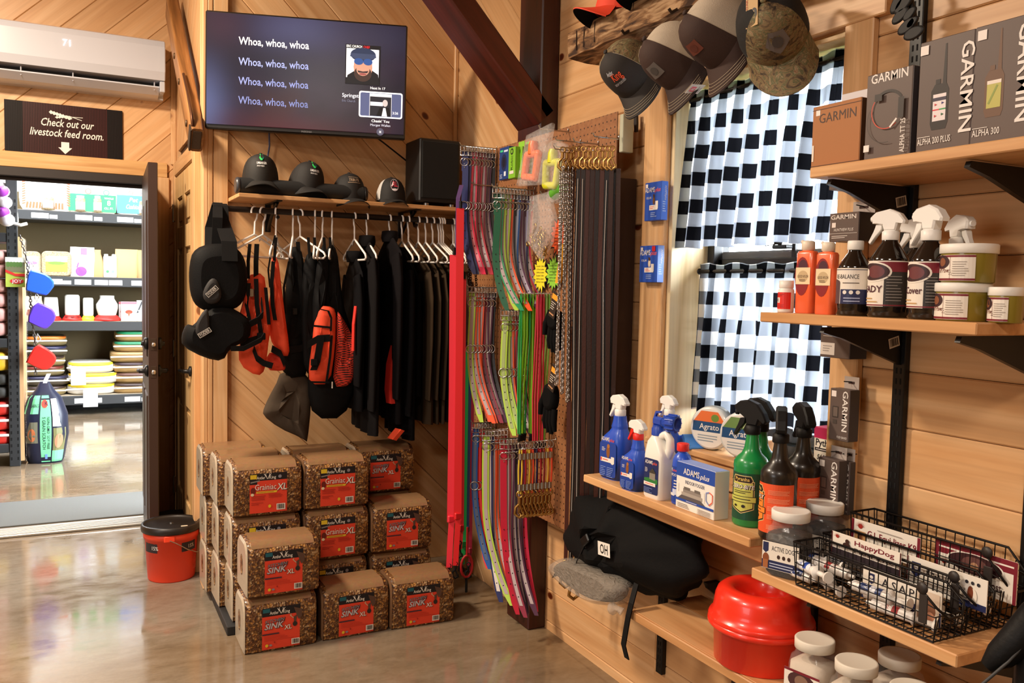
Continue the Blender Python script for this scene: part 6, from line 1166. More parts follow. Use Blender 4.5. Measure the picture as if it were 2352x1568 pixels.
# green and black-orange fly spray bottles
PG, PGD, PL_, PBR = M('118a44', .3, coat=.2), M('0c4a34', .35), M('c4c860', .45), M('2a1a10', .5)
def pyr(lab, px, py, body, lab_m, pan, txt, rz, x=None):
    q = place(px, py, ZA) if x is None else onX(px, py, x); t = thing('fly_spray_bottle', lab, 'bottle', (q.x, q.y, ZA), -PI / 2 + rz); R = .0445; b = B(); b.lathe([(.001, 0), (R - .004, 0), (R, .006), (R, .15), (R + .001, .155), (R, .168), (R - .006, .178), (.026, .19), (.02, .203), (.0155, .235), (.0155, .245)], body, 36); b.build('bottle_body', t)
    b = B(); trigger(b, TR((0, 0, .24)), 1.15, BLACK, BLACK, BLACK, True); b.build('trigger_head', t, 'black trigger head')
    p = Print(.006); p.rect(-.11, -.062, .11, .06, lab_m); BK = M('1c120c', .5); OL = M('d8c080', .5)
    def shield(k, m_): p.poly([(-.03 * k, -.03 * k), (0, -.042 * k), (.03 * k, -.03 * k), (.03 * k, .036 * k), (-.03 * k, .036 * k)], m_)
    shield(1.1, OL); shield(1.05, BK); shield(.97, pan); p.poly([(-.026, .034), (.026, .034), (.03, .042), (.024, .054), (-.024, .054), (-.03, .042)], OL); p.poly([(-.024, .036), (.024, .036), (.028, .042), (.022, .052), (-.022, .052), (-.028, .042)], BK); p.text('Pyranha', 0, .04, .0095, M('e8c468', .5), w=.04, bold=.02)
    p.text(txt, .001, .0185, .0115, BK, w=.066, bold=.08, shear=.15); p.text(txt, 0, .0195, .0105, WTX, w=.062, bold=.03, shear=.15); p.fine(-.024, .006, .024, .015, 2, BK); p.rect(-.038, -.016, .038, .0, BK); p.rect(-.0365, -.0145, .0365, -.0015, pan); p.fine(-.028, -.011, .028, -.005, 1, BK); p.ell(.006, -.026, .005, .004, BK); p.ell(-.016, -.026, .004, .003, BK)
    for y in (.04, .02, 0, -.02, -.045): p.fine(-.1, y - .006, -.05, y + .006, 3, M('a8c8b4' if lab_m is PGD else 'd88a60', .5)); p.fine(.045, y - .006, .1, y + .006, 4, M('a8c8b4' if lab_m is PGD else 'f0a078', .5))
    p.build('wrap_label', t, round_(R, .082), .0006); return t
pyr('green fly spray bottle with black trigger, front one beside the fogger box', 1690, 1207, PG, PGD, PL_, 'ZERO-BITE', .32).location.x += .045
pyr('green fly spray bottle half hidden behind the orange-labelled ones', 1741, 1175, PG, PGD, PL_, 'ZERO-BITE', .25, 1.64)
PBK, POR = M('191512', .32, coat=.2), M('e8572a', .45)
pyr('black fly spray bottle with orange label, in front by the clear jars', 1784, 1222, PBK, POR, M('f08a30', .45), 'SUPER-FLY', -.75, 1.56); pyr('black fly spray bottle with orange label, behind beside the hanging boxes', 1838, 1190, PBK, POR, M('f08a30', .45), 'SUPER-FLY', -.35, 1.68)
# ---------------------------------------------------------------- middle shelf goods
q = onX(1804, 716, 1.55); s_ = S(q); t = thing('pill_bottle', 'small white pill bottle with red label at the left of the middle shelf', 'bottle', (q.x, q.y, ZM), -PI / 2); b = B(); R = 18 * s_; b.lathe([(.001, 0), (R * .95, 0), (R, .003), (R, 50 * s_), (R * .8, 56 * s_)], WHITE, 24); b.build('bottle_body', t); b = B(); b.lathe([(R * .86, 0), (R * .9, .001), (R * .9, 17 * s_), (.001, 18 * s_)], WHITE, 24, TR((0, 0, 56 * s_))); b.build('cap', t)
p = Print(.005); p.rect(-R * 1.4, -18 * s_, R * 1.4, 20 * s_, M('dc2a20', .45)); p.rect(-R * .62, -4 * s_, -R * .0, 8 * s_, WTX); p.text('K', -R * .3, -1.5 * s_, 7 * s_, DKT, bold=.03); p.fine(-R * .5, -15 * s_, R * .7, -7 * s_, 3, M('a81a14', .5)); p.fine(-R * .5, 11 * s_, R * .7, 17 * s_, 2, M('a81a14', .5)); p.build('wrap_label', t, round_(R, 26 * s_), .0004)
LQ = M('f26a3c', .25, coat=.3)
for i, px in enumerate((1850, 1896)):
    q = onX(px, 720, 1.57 - .02 * i); s_ = S(q); w = 47 * s_; t = thing('oil_bottle', 'flat bottle of orange liquid with ivory spout cap, %s of the pair' % ('left' if not i else 'right'), 'bottle', (q.x, q.y, ZM), -PI / 2 + .1, 'orange liquid bottles'); d = w * .6; b = B(); rings = [rrect(w * k, d * k2, d * .3, z * s_, 5) for z, k, k2 in ((0, .95, .9), (2, 1, 1), (136, 1, 1), (141, .9, .85), (143, .5, .7))]; b.loft(rings, LQ); b.build('bottle_body', t)
    b = B(); b.lathe([(10 * s_, 0), (15 * s_, 4 * s_), (15 * s_, 20 * s_), (12 * s_, 23 * s_), (.001, 24 * s_)], M('eadcc8', .4), 20, TR((0, 0, 142 * s_))); b.tube([(-8 * s_, 0, 158 * s_), (-18 * s_, 0, 165 * s_)], 4 * s_, M('eadcc8', .4), 8); b.build('spout_cap', t, 'ivory spout cap')
    p = Print(); p.ell(-w * .06, 18 * s_, w * .42, 44 * s_, M('8a1c24', .45)); p.ell(-w * .02, 40 * s_, w * .26, 16 * s_, M('4a2030', .45)); p.rect(-w * .42, 0, w * .42, 38 * s_, M('ecd8b0', .45)); p.ell(-.0, 18 * s_, w * .3, 13 * s_, M('c8b088', .45)); p.text('GOOD NYLON', 0, 15 * s_, 6 * s_, DKT, w=w * .62, bold=.02); p.fine(-w * .2, 6 * s_, w * .2, 12 * s_, 2, DKT); p.build('front_label', t, flat((0, -d / 2, 66 * s_), (1, 0, 0), (0, 0, 1)), .0005)
DKB = M('16100e', .12, coat=.6); MRN, NAVY, CRM = M('7a1c2c', .45), M('1c2450', .45), M('ece4d8', .45)
def dark_bottle(lab, px, py, x, Rpx, hpx, head, lab_fn, rz=0., cat='bottle'):
    q = onX(px, py, x); s_ = S(q); R = Rpx * s_; h = hpx * s_; t = thing('dark_bottle', lab, cat, (q.x, q.y, ZM), -PI / 2 + rz, 'dark brown supplement bottles'); b = B()
    b.lathe([(.001, 0), (R * .9, 0), (R, h * .03), (R * .97, h * .1), (R, h * .13), (R, h * .72), (R * .96, h * .76), (R * .42, h * .96), (R * .38, h)], DKB, 32); b.build('bottle_body', t); b = B()
    if head: trigger(b, TR((0, 0, h - .002), head[0]), head[1], WTRIG, WTRIG, WTRIG); b.build('trigger_head', t, 'white trigger head')
    else: b.lathe([(R * .46, 0), (R * .48, .001), (R * .48, 19 * s_), (R * .44, 21 * s_), (.001, 21.5 * s_)], WHITE, 24, TR((0, 0, h))); b.build('cap', t, 'white cap')
    p = Print(.005); lab_fn(p, R, h); p.build('wrap_label', t, round_(R, h * .42), .0006); return t
def l_bal(p, R, h):
    p.rect(-R * 1.9, -h * .24, R * 1.9, h * .3, CRM); p.rect(-R * 1.9, h * .27, R * 1.9, h * .28, NAVY); p.rect(-R * .25, -h * .24, R * 1.9, -h * .02, NAVY); p.rect(-R * 1.3, -h * .24, -R * .3, h * .08, M('5a4448', .45)); p.ell(-R * .8, h * .08, R * .5, h * .05, M('5a4448', .45)); p.text('RE-BALANCE', R * .1, h * .14, h * .065, M('1c1a20', .5), w=R * 1.5); p.fine(-R * .1, h * .06, R * .9, h * .09, 1, DKT)
    for k in range(3): p.ell(R * (.05 + .38 * k), -h * .065, R * .12, h * .03, WTX)
    p.fine(.0, -h * .22, R * .95, -h * .13, 2, M('a8b0d0', .5))
def l_rd(txt, off):
    def f(p, R, h):
        p.rect(-R * 2.4, -h * .28, R * 2.4, h * .3, CRM); p.rect(R * .38, -h * .28, R * 2.4, h * .2, M('2c2826', .5)); p.rect(-R * 2.4, h * .26, R * 2.4, h * .285, MRN); p.rect(-R * 2.4, -h * .27, R * 2.4, -h * .255, MRN); p.rect(R * .3, h * .16, R * 2.4, h * .26, MRN); p.ell(-R * .3, h * .16, R * 1.05, h * .13, CRM, 28); p.ell(-R * .3, h * .16, R * .95, h * .11, M('3a2024', .45), 28); p.ell(-R * .1, h * .16, R * .5, h * .08, M('6a3438', .45)); p.ell(-R * .7, h * .15, R * .16, h * .05, CRM); p.text(txt, off * R, -h * .1, h * .085, M('4a1428', .5), w=R * 1.55, bold=.03); p.fine(-R * .9, -h * .24, R * .1, -h * .16, 2, M('c8a068', .5)); p.fine(R * .5, -h * .22, R * 1.3, h * .12, 9, M('8a8480', .5), .25)
    return f
dark_bottle('dark bottle with plain white cap and cream and navy label', 1958, 722, 1.555, 37, 150, None, l_bal, .15)
dark_bottle('dark spray bottle lettered Ready with white trigger', 2036, 733, 1.555, 43, 178, (.15, 1.0), l_rd('READY', -.45), .1); dark_bottle('dark spray bottle lettered with the word cover, tallest white trigger in front', 2128, 738, 1.55, 43, 182, (-.2, 1.1), l_rd('ReCover', -.45), .05)
dark_bottle('dark spray bottle half hidden between the two front sprays', 2100, 728, 1.66, 38, 160, (.1, 1.0), l_rd('READY', -.4), .1); dark_bottle('dark spray bottle behind the ointment tubs', 2192, 728, 1.66, 38, 165, (2.9, 1.05), l_rd('ReCover', -.4), -.1)
OINT = M('8a7a28', .3, coat=.3)
def tub(lab, px, py, z, x, Rpx, hpx, lidpx, rz=0.):
    q = onX(px, py, x); s_ = S(q); R = Rpx * s_; h = hpx * s_; t = thing('ointment_tub', lab, 'tub', (q.x, q.y, z), -PI / 2 + rz, 'ointment tubs'); b = B(); b.lathe([(.001, 0), (R * .94, 0), (R * .97, .002), (R, h)], OINT, 36); b.build('tub_body', t); b = B(); b.lathe([(R * 1.03, 0), (R * 1.06, .001), (R * 1.06, lidpx * s_), (R * 1.02, lidpx * s_ + .0015), (.001, lidpx * s_ + .0018)], WHITE, 36, TR((0, 0, h))); b.build('lid', t, 'white lid')
    p = Print(.006); p.rect(-R * 1.35, -h * .44, R * .6, h * .44, CRM); p.rect(-R * 1.35, h * .36, R * .6, h * .43, MRN); p.rect(-R * 1.35, -h * .43, R * .6, -h * .36, MRN); p.ell(-R * .75, h * .2, R * .42, h * .24, M('3a2228', .45)); p.ell(-R * .72, h * .2, R * .2, h * .15, M('8a5438', .45)); p.text('Tuff Paw', -R * .72, -h * .16, h * .16, M('7a3424', .5), w=R * .72, shear=.25); p.line(-R * .3, -h * .4, -R * .3, h * .4, .0006, MRN); p.fine(-R * .2, -h * .3, R * .5, h * .24, 7, M('8a8078', .5), .22); [p.ell(-R * (.36 - .03 * k), -h * (.08 + .07 * (k % 3)), .0008, .0008, DKT) for k in range(6)]; p.build('wrap_label', t, round_(R * .985, h * .5), .0016); return h + lidpx * s_ + .0018
hh = tub('ointment tub with white lid carrying another tub on top', 2208, 740, ZM, 1.565, 57, 66, 19, .2); tub('ointment tub with white lid stacked on top of another', 2222, 650, ZM + hh, 1.565, 58, 66, 20, .25); tub('smaller ointment tub with white lid at the shelf end', 2308, 742, ZM, 1.575, 36, 62, 18, .1)
# ---------------------------------------------------------------- clear jars, baskets, tubes
CLR, cnt, cb = newmat('clear_jar_plastic'); cb.inputs['Alpha'].default_value = .08; cb.inputs['Roughness'].default_value = .08; cb.inputs['Base Color'].default_value = (.9, .88, .86, 1); cb.inputs['Coat Weight'].default_value = .3
def jar(lab, x, y, z, kind, rz):
    t = thing('supplement_jar', lab, 'jar', (x, y, z), -PI / 2 + rz, 'square jars with white lids'); w = .096; sec = ((0, .9), (.006, 1), (.095, 1), (.115, .93), (.122, .8), (.14, .76)); b = B(); b.loft([rrect(w * k, w * k, .026, z_, 5) for z_, k in sec], CLR, (1, 0)); b.build('jar_body', t)
    b = B(); b.loft([rrect(w * k * .95, w * k * .95, .024, z_, 5) for z_, k in ((.003, .9), (.01, 1), (.07, 1), (.1, .97), (.106, .6))], KIBBLE if kind else M('cdbfae', .8, bump=.4, bs=120)); b.build('contents', t)
    b = B(); b.lathe([(.043, 0), (.045, .001), (.0455, .022), (.0435, .0245), (.04, .0238), (.001, .0238)], WHITE if kind else M('e2dacb', .5), 40, TR((0, 0, .134))); b.build('lid', t, 'white screw lid')
    if kind:
        p = Print(); p.rect(-.046, -.034, .046, .034, M('16161c', .4)); p.rect(-.046, -.0335, .046, .0325, CRM); p.rect(-.046, -.0325, .046, -.012, NAVY); p.poly([(-.044, .03), (-.03, .03), (-.03, .01), (-.037, .004), (-.044, .01)][::-1], NAVY); p.text('ACTIVE DOG', .006, .012, .0115, M('1c1a20', .5), w=.056); [p.ell(-.004 + .013 * k, -.001, .004, .005, DKT) for k in range(3)]; p.ell(-.036, -.008, .008, .012, M('8a4a26', .5)); p.rect(-.043, -.032, -.03, -.012, M('a86436', .5)); p.fine(-.026, -.029, .04, -.016, 2, M('c0c8e0', .5))
    else: p = Print(); p.rect(-.046, -.04, .046, .036, CRM); p.ell(-.0, .012, .036, .022, M('4a2a2c', .45)); p.ell(-.0, .012, .018, .015, M('8a6a58', .45)); p.rect(-.046, .03, .046, .036, MRN)
    p.build('front_label', t, flat((0, -w / 2, .052), (1, 0, 0), (0, 0, 1)), .0006)
jar('clear square jar of dark chews with white lid, front one by the baskets', 1.535, 1.512, ZB, 1, .35); jar('clear square jar of dark chews with white lid, behind the front jar', 1.672, 1.535, ZB, 1, .3)
jar('cream powder jar with white lid, nearest the red bowl', 1.545, 1.43, ZN + .001, 0, .2); jar('cream powder jar with white lid, second along from the red bowl', 1.535, 1.3, ZN + .001, 0, .25); jar('powder jar with shaded lid standing back near the wall', 1.655, 1.285, ZN + .001, 0, .1); jar('powder jar with white lid cut by the bottom of the picture', 1.54, 1.16, ZN + .001, 0, .3)
WIRE = M('16110f', .45, .5)
def basket(lab, x0, x1, y0, y1, z, h):
    t = thing('wire_basket', lab, 'basket', ((x0 + x1) / 2, (y0 + y1) / 2, z), 0, 'black wire baskets'); hx, hy = (x1 - x0) / 2, (y1 - y0) / 2; fl = .012
    def rimz(y): return h if y > -hy * .78 else h * (.55 + .45 * max(0, (y + hy) / (hy * .22)) ** .7)
    b = B(); rim = [(-hx, -hy * .78, h), (-hx, hy, h), (hx, hy, h), (hx, -hy * .78, h), (hx, -hy, h * .72), (hx * .5, -hy - .012, h * .52), (-hx * .5, -hy - .012, h * .52), (-hx, -hy, h * .72)]; b.tube([V((x, y + (fl if y > 0 else -fl * .3), zz_)) for x, y, zz_ in rim], .0028, WIRE, 7, True); b.build('rim', t)
    b = B(); ny, nz, nxn = 16, 4, 4
    for k in range(ny + 1):
        y = -hy + 2 * hy * k / ny
        for sx in (-1, 1): b.tube([(sx * hx, y * 1.02, rimz(y)), (sx * hx, y, .004), ], .0013, WIRE, 5)
        b.tube([(-hx, y, .003), (hx, y, .003)], .0013, WIRE, 5)
    for k in range(nxn + 1):
        x = -hx + 2 * hx * k / nxn; b.tube([(x, hy + fl, h), (x, hy, .004)], .0013, WIRE, 5); b.tube([(x, -hy - .01, h * .55), (x, -hy, .004)], .0013, WIRE, 5); b.tube([(x, -hy, .0018), (x, hy, .0018)], .0013, WIRE, 5)
    for k in range(nz):
        zk = .004 + (h - .004) * k / nz
        for sx in (-1, 1): b.tube([(sx * hx, -hy, min(zk, h * .7)), (sx * hx, -hy * .8, zk), (sx * hx, hy, zk)], .0013, WIRE, 5)
        b.tube([(-hx, hy + fl * k / nz, zk), (hx, hy + fl * k / nz, zk)], .0013, WIRE, 5)
        if zk < h * .55: b.tube([(-hx, -hy, zk), (hx, -hy, zk)], .0013, WIRE, 5)
    b.build('wire_mesh', t); b = B(); b.lathe([(.001, -.002), (.012, -.0015), (.012, .0015), (.001, .002)], M('2a2422', .5), 18, frame((-hx - .002, -hy * .84, h + .002), (0, 1, 0), (0, 0, 1), (1, 0, 0))); b.box((-hx - .001, -hy * .86, h * .62), (.003, .02, .06), M('2a2422', .5), .003); b.build('sign_clip', t, 'dark round sign clip')
basket('black wire basket nearest the shelf front, with the navy sign', 1.492, 1.573, 1.085, 1.445, ZB + .0005, .1); basket('middle black wire basket behind the first', 1.586, 1.668, 1.085, 1.445, ZB + .0005, .11); basket('rear black wire basket against the wall, tallest of the three', 1.681, 1.762, 1.08, 1.45, ZB + .0005, .15)
SUN = M('a02a22', .5)
def sunburst(p, x, y, k): p.ell(x, y, .006 * k, .005 * k, SUN); [p.poly([(x + .005 * k * math.cos(a - .1), y + .005 * k * math.sin(a - .1)), (x + .014 * k * math.cos(a), y + .012 * k * math.sin(a)), (x + .005 * k * math.cos(a + .1), y + .005 * k * math.sin(a + .1))], SUN) for a in [PI * i / 12 for i in range(13)]]
def navyshield(p, x, y, k): p.poly([(x - .009 * k, y + .012 * k), (x - .009 * k, y - .008 * k), (x, y - .014 * k), (x + .009 * k, y - .008 * k), (x + .009 * k, y + .012 * k)], NAVY); p.ell(x, y + .003 * k, .005 * k, .004 * k, WTX); p.rect(x - .006 * k, y - .006 * k, x + .006 * k, y - .003 * k, WTX)
def card(lab, x, ya, yb, z0, z1, fn):
    w, h = ya - yb, z1 - z0; t = thing('sign_card', lab, 'sign', (x, (ya + yb) / 2, z0), -PI / 2); b = B(); b.box((0, .001, h / 2), (w, .002, h), CRM, .0005); b.build('card', t); p = Print(); fn(p, w, h); p.build('card_print', t, flat((0, 0, h / 2), (1, 0, 0), (0, 0, 1)), .0003)
def c1(p, w, h): p.rect(-w / 2, -h / 2, w / 2, -h * .16, M('2a2028', .5)); p.rect(-w / 2, -h / 2, -w * .485, h / 2, M('4a1418', .5)); p.rect(w * .485, -h / 2, w / 2, h / 2, M('4a1418', .5)); p.text('HappyDog', w * .13, h * .2, h * .19, MRN, w=w * .56, bold=.03); p.text('PlusPaste', w * .13, -h * .1, h * .19, M('3a1a20', .5), w=w * .56); sunburst(p, -w * .41, h * .34, .75); p.ell(-w * .26, h * .1, w * .055, h * .1, M('3a1e18', .5)); p.ell(-w * .25, h * .26, w * .03, h * .09, M('3a1e18', .5)); p.line(-w * .24, h * .08, -w * .16, h * .0, .004, M('3a1e18', .5))
def c2(p, w, h): p.rect(-w / 2, -h / 2, -w * .46, h / 2, MRN); p.rect(w * .46, -h / 2, w / 2, h / 2, MRN); p.text('G.I. Equi-lizer K9', w * .1, .0, h * .22, MRN, w=w * .7, bold=.03); sunburst(p, -w * .36, h * .28, 1.1); p.rect(-w * .44, -h * .36, -w * .27, h * .12, M('b88a5a', .5)); p.ell(-w * .35, -h * .1, w * .04, h * .14, M('7a4a2c', .5)); p.fine(-w * .1, h * .3, w * .4, h * .36, 1, M('9a9088', .5)); p.fine(-w * .05, -h * .25, w * .4, -h * .18, 1, M('9a9088', .5))
def c3(p, w, h): p.rect(-w / 2, -h / 2, w / 2, -h * .08, NAVY); navyshield(p, -w * .38, h * .2, .9); p.text('A.S.A.P.', -w * .02, h * .08, h * .26, M('1c1a22', .5), w=w * .44); p.fine(-w * .44, -h * .42, w * .1, -h * .16, 3, M('a8b0cc', .5)); p.rect(w * .2, -h * .48, w * .48, h * .44, M('d8c4b0', .5)); p.ell(w * .34, -h * .1, w * .1, h * .3, M('8a5a40', .5)); p.ell(w * .38, -h * .3, w * .05, h * .16, M('c88a6a', .5))
def c4(p, w, h): navyshield(p, -w * .38, h * .12, 1.2); p.text('RE-STORE', -w * .03, -.0, h * .3, M('201e24', .5), w=w * .42); p.text('K9', w * .22, -.002, h * .1, M('4a4850', .5)); [p.ell(w * (.26 + .07 * k), h * .28, w * .02, w * .02, M('2a2830', .5)) for k in range(3)]; p.rect(w * .1, -h / 2, w / 2, -h * .3, NAVY); p.ell(w * .34, -h * .12, w * .05, h * .24, M('f0e4d4', .5)); p.ell(w * .31, -h * .04, w * .035, h * .22, M('7a3a1e', .5)); p.rect(-w / 2, -h / 2, -w * .485, h / 2, M('5a2024', .5))
def c5(p, w, h): p.rect(-w / 2, h * .2, w / 2, h / 2, MRN); p.rect(-w / 2, h * .34, w / 2, h * .38, CRM); p.rect(-w / 2, -h / 2, -w * .46, h / 2, MRN); p.rect(w * .46, -h / 2, w / 2, h / 2, MRN); p.ell(.0, h * .12, w * .36, h * .28, CRM, 28); p.ell(.0, h * .14, w * .33, h * .24, M('3a1c20', .45), 28); p.ell(.0, h * .14, w * .16, h * .18, M('6a4440', .45)); p.ell(.0, h * .1, w * .05, h * .1, M('b88a6a', .45)); sunburst(p, -w * .38, -.0, .9); p.text('K9 Electro Boost', .0, -h * .3, h * .2, M('3a1a20', .5), w=w * .68, bold=.01)
card('Happy Dog paste sign card at the back of the first basket', 1.579, 1.425, 1.235, .842, .898, c1); card('G.I. Equi-lizer sign card in the rear basket', 1.674, 1.452, 1.262, .845, .912, c2); card('navy and white A.S.A.P. sign card in the first basket', 1.553, 1.31, 1.115, .782, .852, c3); card('Re-Store sign card on the front of the rear basket row', 1.6, 1.235, 1.052, .828, .893, c4); card('maroon Electro Boost sign card in the rear basket', 1.69, 1.235, 1.05, .83, .918, c5)
def tube_mesh(h1, h2, txt):
    o = link('tmp', None); b = B(); b.lathe([(.0115, 0), (.0115, .09)], M('eae6e2', .35), 14, TR((0, 0, 0), 0, PI / 2)); parts = {'barrel': b.mesh('barrel')}
    b = B(); b.lathe([(.016, 0), (.016, .003), (.006, .004), (.006, .04), (.013, .041), (.013, .046)], M('eeeae4', .4), 12, TR((0, -.09, 0), 0, PI / 2)); parts['plunger'] = b.mesh('plunger'); b = B(); b.lathe([(.005, 0), (.004, .014)], M('eeeae4', .4), 10, TR((0, .0, 0), 0, -PI / 2)); parts['tip'] = b.mesh('tip')
    p = Print(.005); p.rect(-.018, .016, .018, .07, M(h1, .4)); p.rect(-.018, .03, .018, .044, M(h2, .4)); p.text(txt, 0, .05, .007, M(h2, .4), w=.026, bold=.02); ob = p.build('wrap_label', None, lambda u, v, l: V(((.0116 + l) * math.sin(u / .0116), -.09 + .02 + v - .02, (.0116 + l) * math.cos(u / .0116))), .0003); parts['wrap_label'] = ob.data; D.objects.remove(ob); D.objects.remove(o); return parts
TUBES = [tube_mesh('e8ecf6', '2a4aa8', 'A.S.A.P'), tube_mesh('f2ece6', 'a83a3a', 'PASTE'), tube_mesh('20366e', 'd8dce8', 'A.S.A.P')]; rt = random.Random(11); SID = ('blue print', 'red print', 'navy print')
for bi, (x0, x1, zt_) in enumerate(((1.5, 1.566, .0), (1.595, 1.66, .0), (1.69, 1.755, 0))):
    for k in range(8 if bi == 0 else 7):
        lay = k // 4; kk = rt.randrange(3); x = x0 + .012 + (x1 - x0 - .024) * ((k % 2) + .1 * rt.random()); y = 1.15 + .085 * (k % 4 // 2 * 2 + (k % 2) * .6) + .05 * lay
        t = thing('paste_syringe', 'white paste syringe, %s, %s from the far end of the %s basket' % (SID[kk], ORD[7 - k], ('front', 'middle', 'rear')[bi]), 'syringe', (x, y + .1, ZB + .02 + .025 * lay), rt.uniform(-.3, .3) + (PI if k % 3 == 2 else 0), 'paste syringes in the %s basket' % ('front', 'middle', 'rear')[bi])
        t.rotation_euler[0] = rt.uniform(-.06, .06)
        for n_, me in TUBES[kk].items(): link(n_, me, t)
# ---------------------------------------------------------------- bench goods
RB = M('f2331f', .28, coat=.3); t = thing('dog_bowl', 'red plastic splash-proof dog bowl on the bench', 'bowl', (1.6, 1.665, ZN + .001)); b = B(); b.lathe([(.001, 0), (.112, 0), (.117, .004), (.121, .09), (.13, .093), (.137, .1), (.137, .108), (.132, .112)], RB, 56); b.build('bowl_base', t); b = B(); b.lathe([(.134, .112), (.136, .118), (.133, .124), (.126, .128), (.122, .15), (.119, .172), (.113, .187), (.102, .196), (.088, .199), (.075, .196), (.065, .184), (.057, .16), (.052, .13)], RB, 56, None, (0, 1)); b.build('splash_ring', t)
# black pack lying on the bench
bp = thing('backpack', 'large black pack lying under the window shelf, white patch on it', 'backpack', (0, 0, 0)); rb = random.Random(8); XB = 1.64
out = [(1305, 1215), (1330, 1160), (1375, 1128), (1440, 1140), (1510, 1165), (1575, 1200), (1605, 1260), (1618, 1320), (1600, 1365), (1540, 1385), (1470, 1385), (1420, 1350), (1375, 1300), (1330, 1290), (1310, 1262)]
pp = [onX(x, y, XB) for x, y in out]; cyb = sum(p.y for p in pp) / len(pp); cz = ZN + .17; ol = smoothpoly([(-(p.y - cyb), max(p.z, ZN + .004) - cz) for p in pp], 2)
b = B(); n = len(ol); rings = []; cxx = sum(p[0] for p in ol) / n; cyy = sum(p[1] for p in ol) / n
PK = M('0b0b0c', .8, bump=.5, bs=90, spec=.15)
for j in range(15):
    s_ = -1 + j / 7; k = (1 - abs(s_) ** 2.4 * .6); rw = []
    for i_, (x, y) in enumerate(ol):
        a_ = math.atan2(y - cyy, x - cxx); cr = .02 * math.sin(a_ * 7 + s_ * 3) * k + .012 * math.sin(a_ * 13 - s_ * 5) + .008 * math.sin(a_ * 23 + 2 * s_)
        r_ = 1 + cr * 3.2; rw.append([cxx + (x - cxx) * k * r_, max(cyy + (y - cyy) * k * r_, ZN + .003 - cz) if cyy + (y - cyy) > -.12 else cyy + (y - cyy) * k * r_, s_ * .12 + .018 * math.sin(a_ * 5 + 1) * (1 - k * .3)])
    rings.append([V(q_) for q_ in rw])
bp.matrix_world = Matrix.Translation(V((XB, cyb, cz))) @ Matrix.Rotation(-PI / 2, 4, 'Z'); b.loft(rings, PK, (0, 1), True, True, FT); f0 = rings[0]
for q_ in range(1, 7): b.loft([[V((cxx + (p_.x - cxx) * (1 - .17 * (q_ - 1)), cyy + (p_.y - cyy) * (1 - .17 * (q_ - 1)), p_.z - .012 * (q_ - 1) - .012 * math.sin(p_.x * 42 + q_ * 1.5) * min(1, q_ - 1) )) for p_ in f0], [V((cxx + (p_.x - cxx) * (1 - .17 * q_), cyy + (p_.y - cyy) * (1 - .17 * q_), p_.z - .012 * q_ - .012 * math.sin(p_.x * 42 + (q_ + 1) * 1.5))) for p_ in f0]][::-1], PK, (0, 0), True, True, FT)
b.build('pack_body', bp)
p = Print(); p.rect(-.035, -.022, .035, .022, TAG); p.text('OH', 0, -.015, .03, TK, rot=0, w=.045, bold=.04); b_o = p.build('white_patch', bp, flat((.055, -.132, -.035), (.93, 0, .1), (-.1, 0, .93)), .003); 
def pxl(x, y, xx): q = onX(x, y, xx); return V((-(q.y - cyb), xx - XB, q.z - cz))
b = B(); b.ribbon([pxl(1395, 1170, 1.56), pxl(1375, 1220, 1.53), pxl(1340, 1255, 1.52), pxl(1320, 1300, 1.51), pxl(1272, 1320, 1.5)], [(.6, 0, .8)] * 5, .034, .004, STR); b.build('shoulder_strap', bp); b = B(); b.box((0, 0, 0), (.05, .014, .03), METALBLK, .004, Matrix.Translation(pxl(1345, 1240, 1.515)) @ Matrix.Rotation(-.7, 4, 'Y')); b.build('buckle', bp, 'black plastic buckle')
b = B(); b.ribbon([pxl(1462, 1340, 1.52), pxl(1450, 1385, 1.485), pxl(1443, 1415, 1.477), pxl(1437, 1450, 1.475), pxl(1432, 1480, 1.475), pxl(1440, 1512, 1.475)], (1, 0, 0), .022, .004, STR); b.build('hanging_strap', bp)
wp = thing('wrapped_bundle', 'crumpled clear plastic bundle leaning out below the black pack', 'bundle', (0, 0, 0)); pts = [(1247, 1300), (1285, 1278), (1330, 1300), (1395, 1325), (1425, 1350), (1418, 1385), (1400, 1395), (1350, 1385), (1290, 1345)]; pq = [onX(x, y, 1.5) for x, y in pts]; cy2 = sum(p.y for p in pq) / 9; cz2 = sum(p.z for p in pq) / 9; wp.matrix_world = Matrix.Translation(V((1.53, cy2, cz2))) @ Matrix.Rotation(-PI / 2, 4, 'Z')
o2 = smoothpoly([(-(p.y - cy2), p.z - cz2) for p in pq], 2); b = B(); puffy(b, o2, .1, FILM2, FT, .12); b.build('plastic_wrap', wp); b = B(); puffy(b, [(x * .9, y * .82) for x, y in o2], .08, M('4a3e30', .8, bump=.5, bs=60), FT, .12); b.build('packed_cloth', wp); b = B(); b.tube([(.16, -.03, -.03), (.185, -.03, -.02), (.2, -.02, -.028)], [.02, .008, .014], FILM2, 9); b.build('knot', wp)
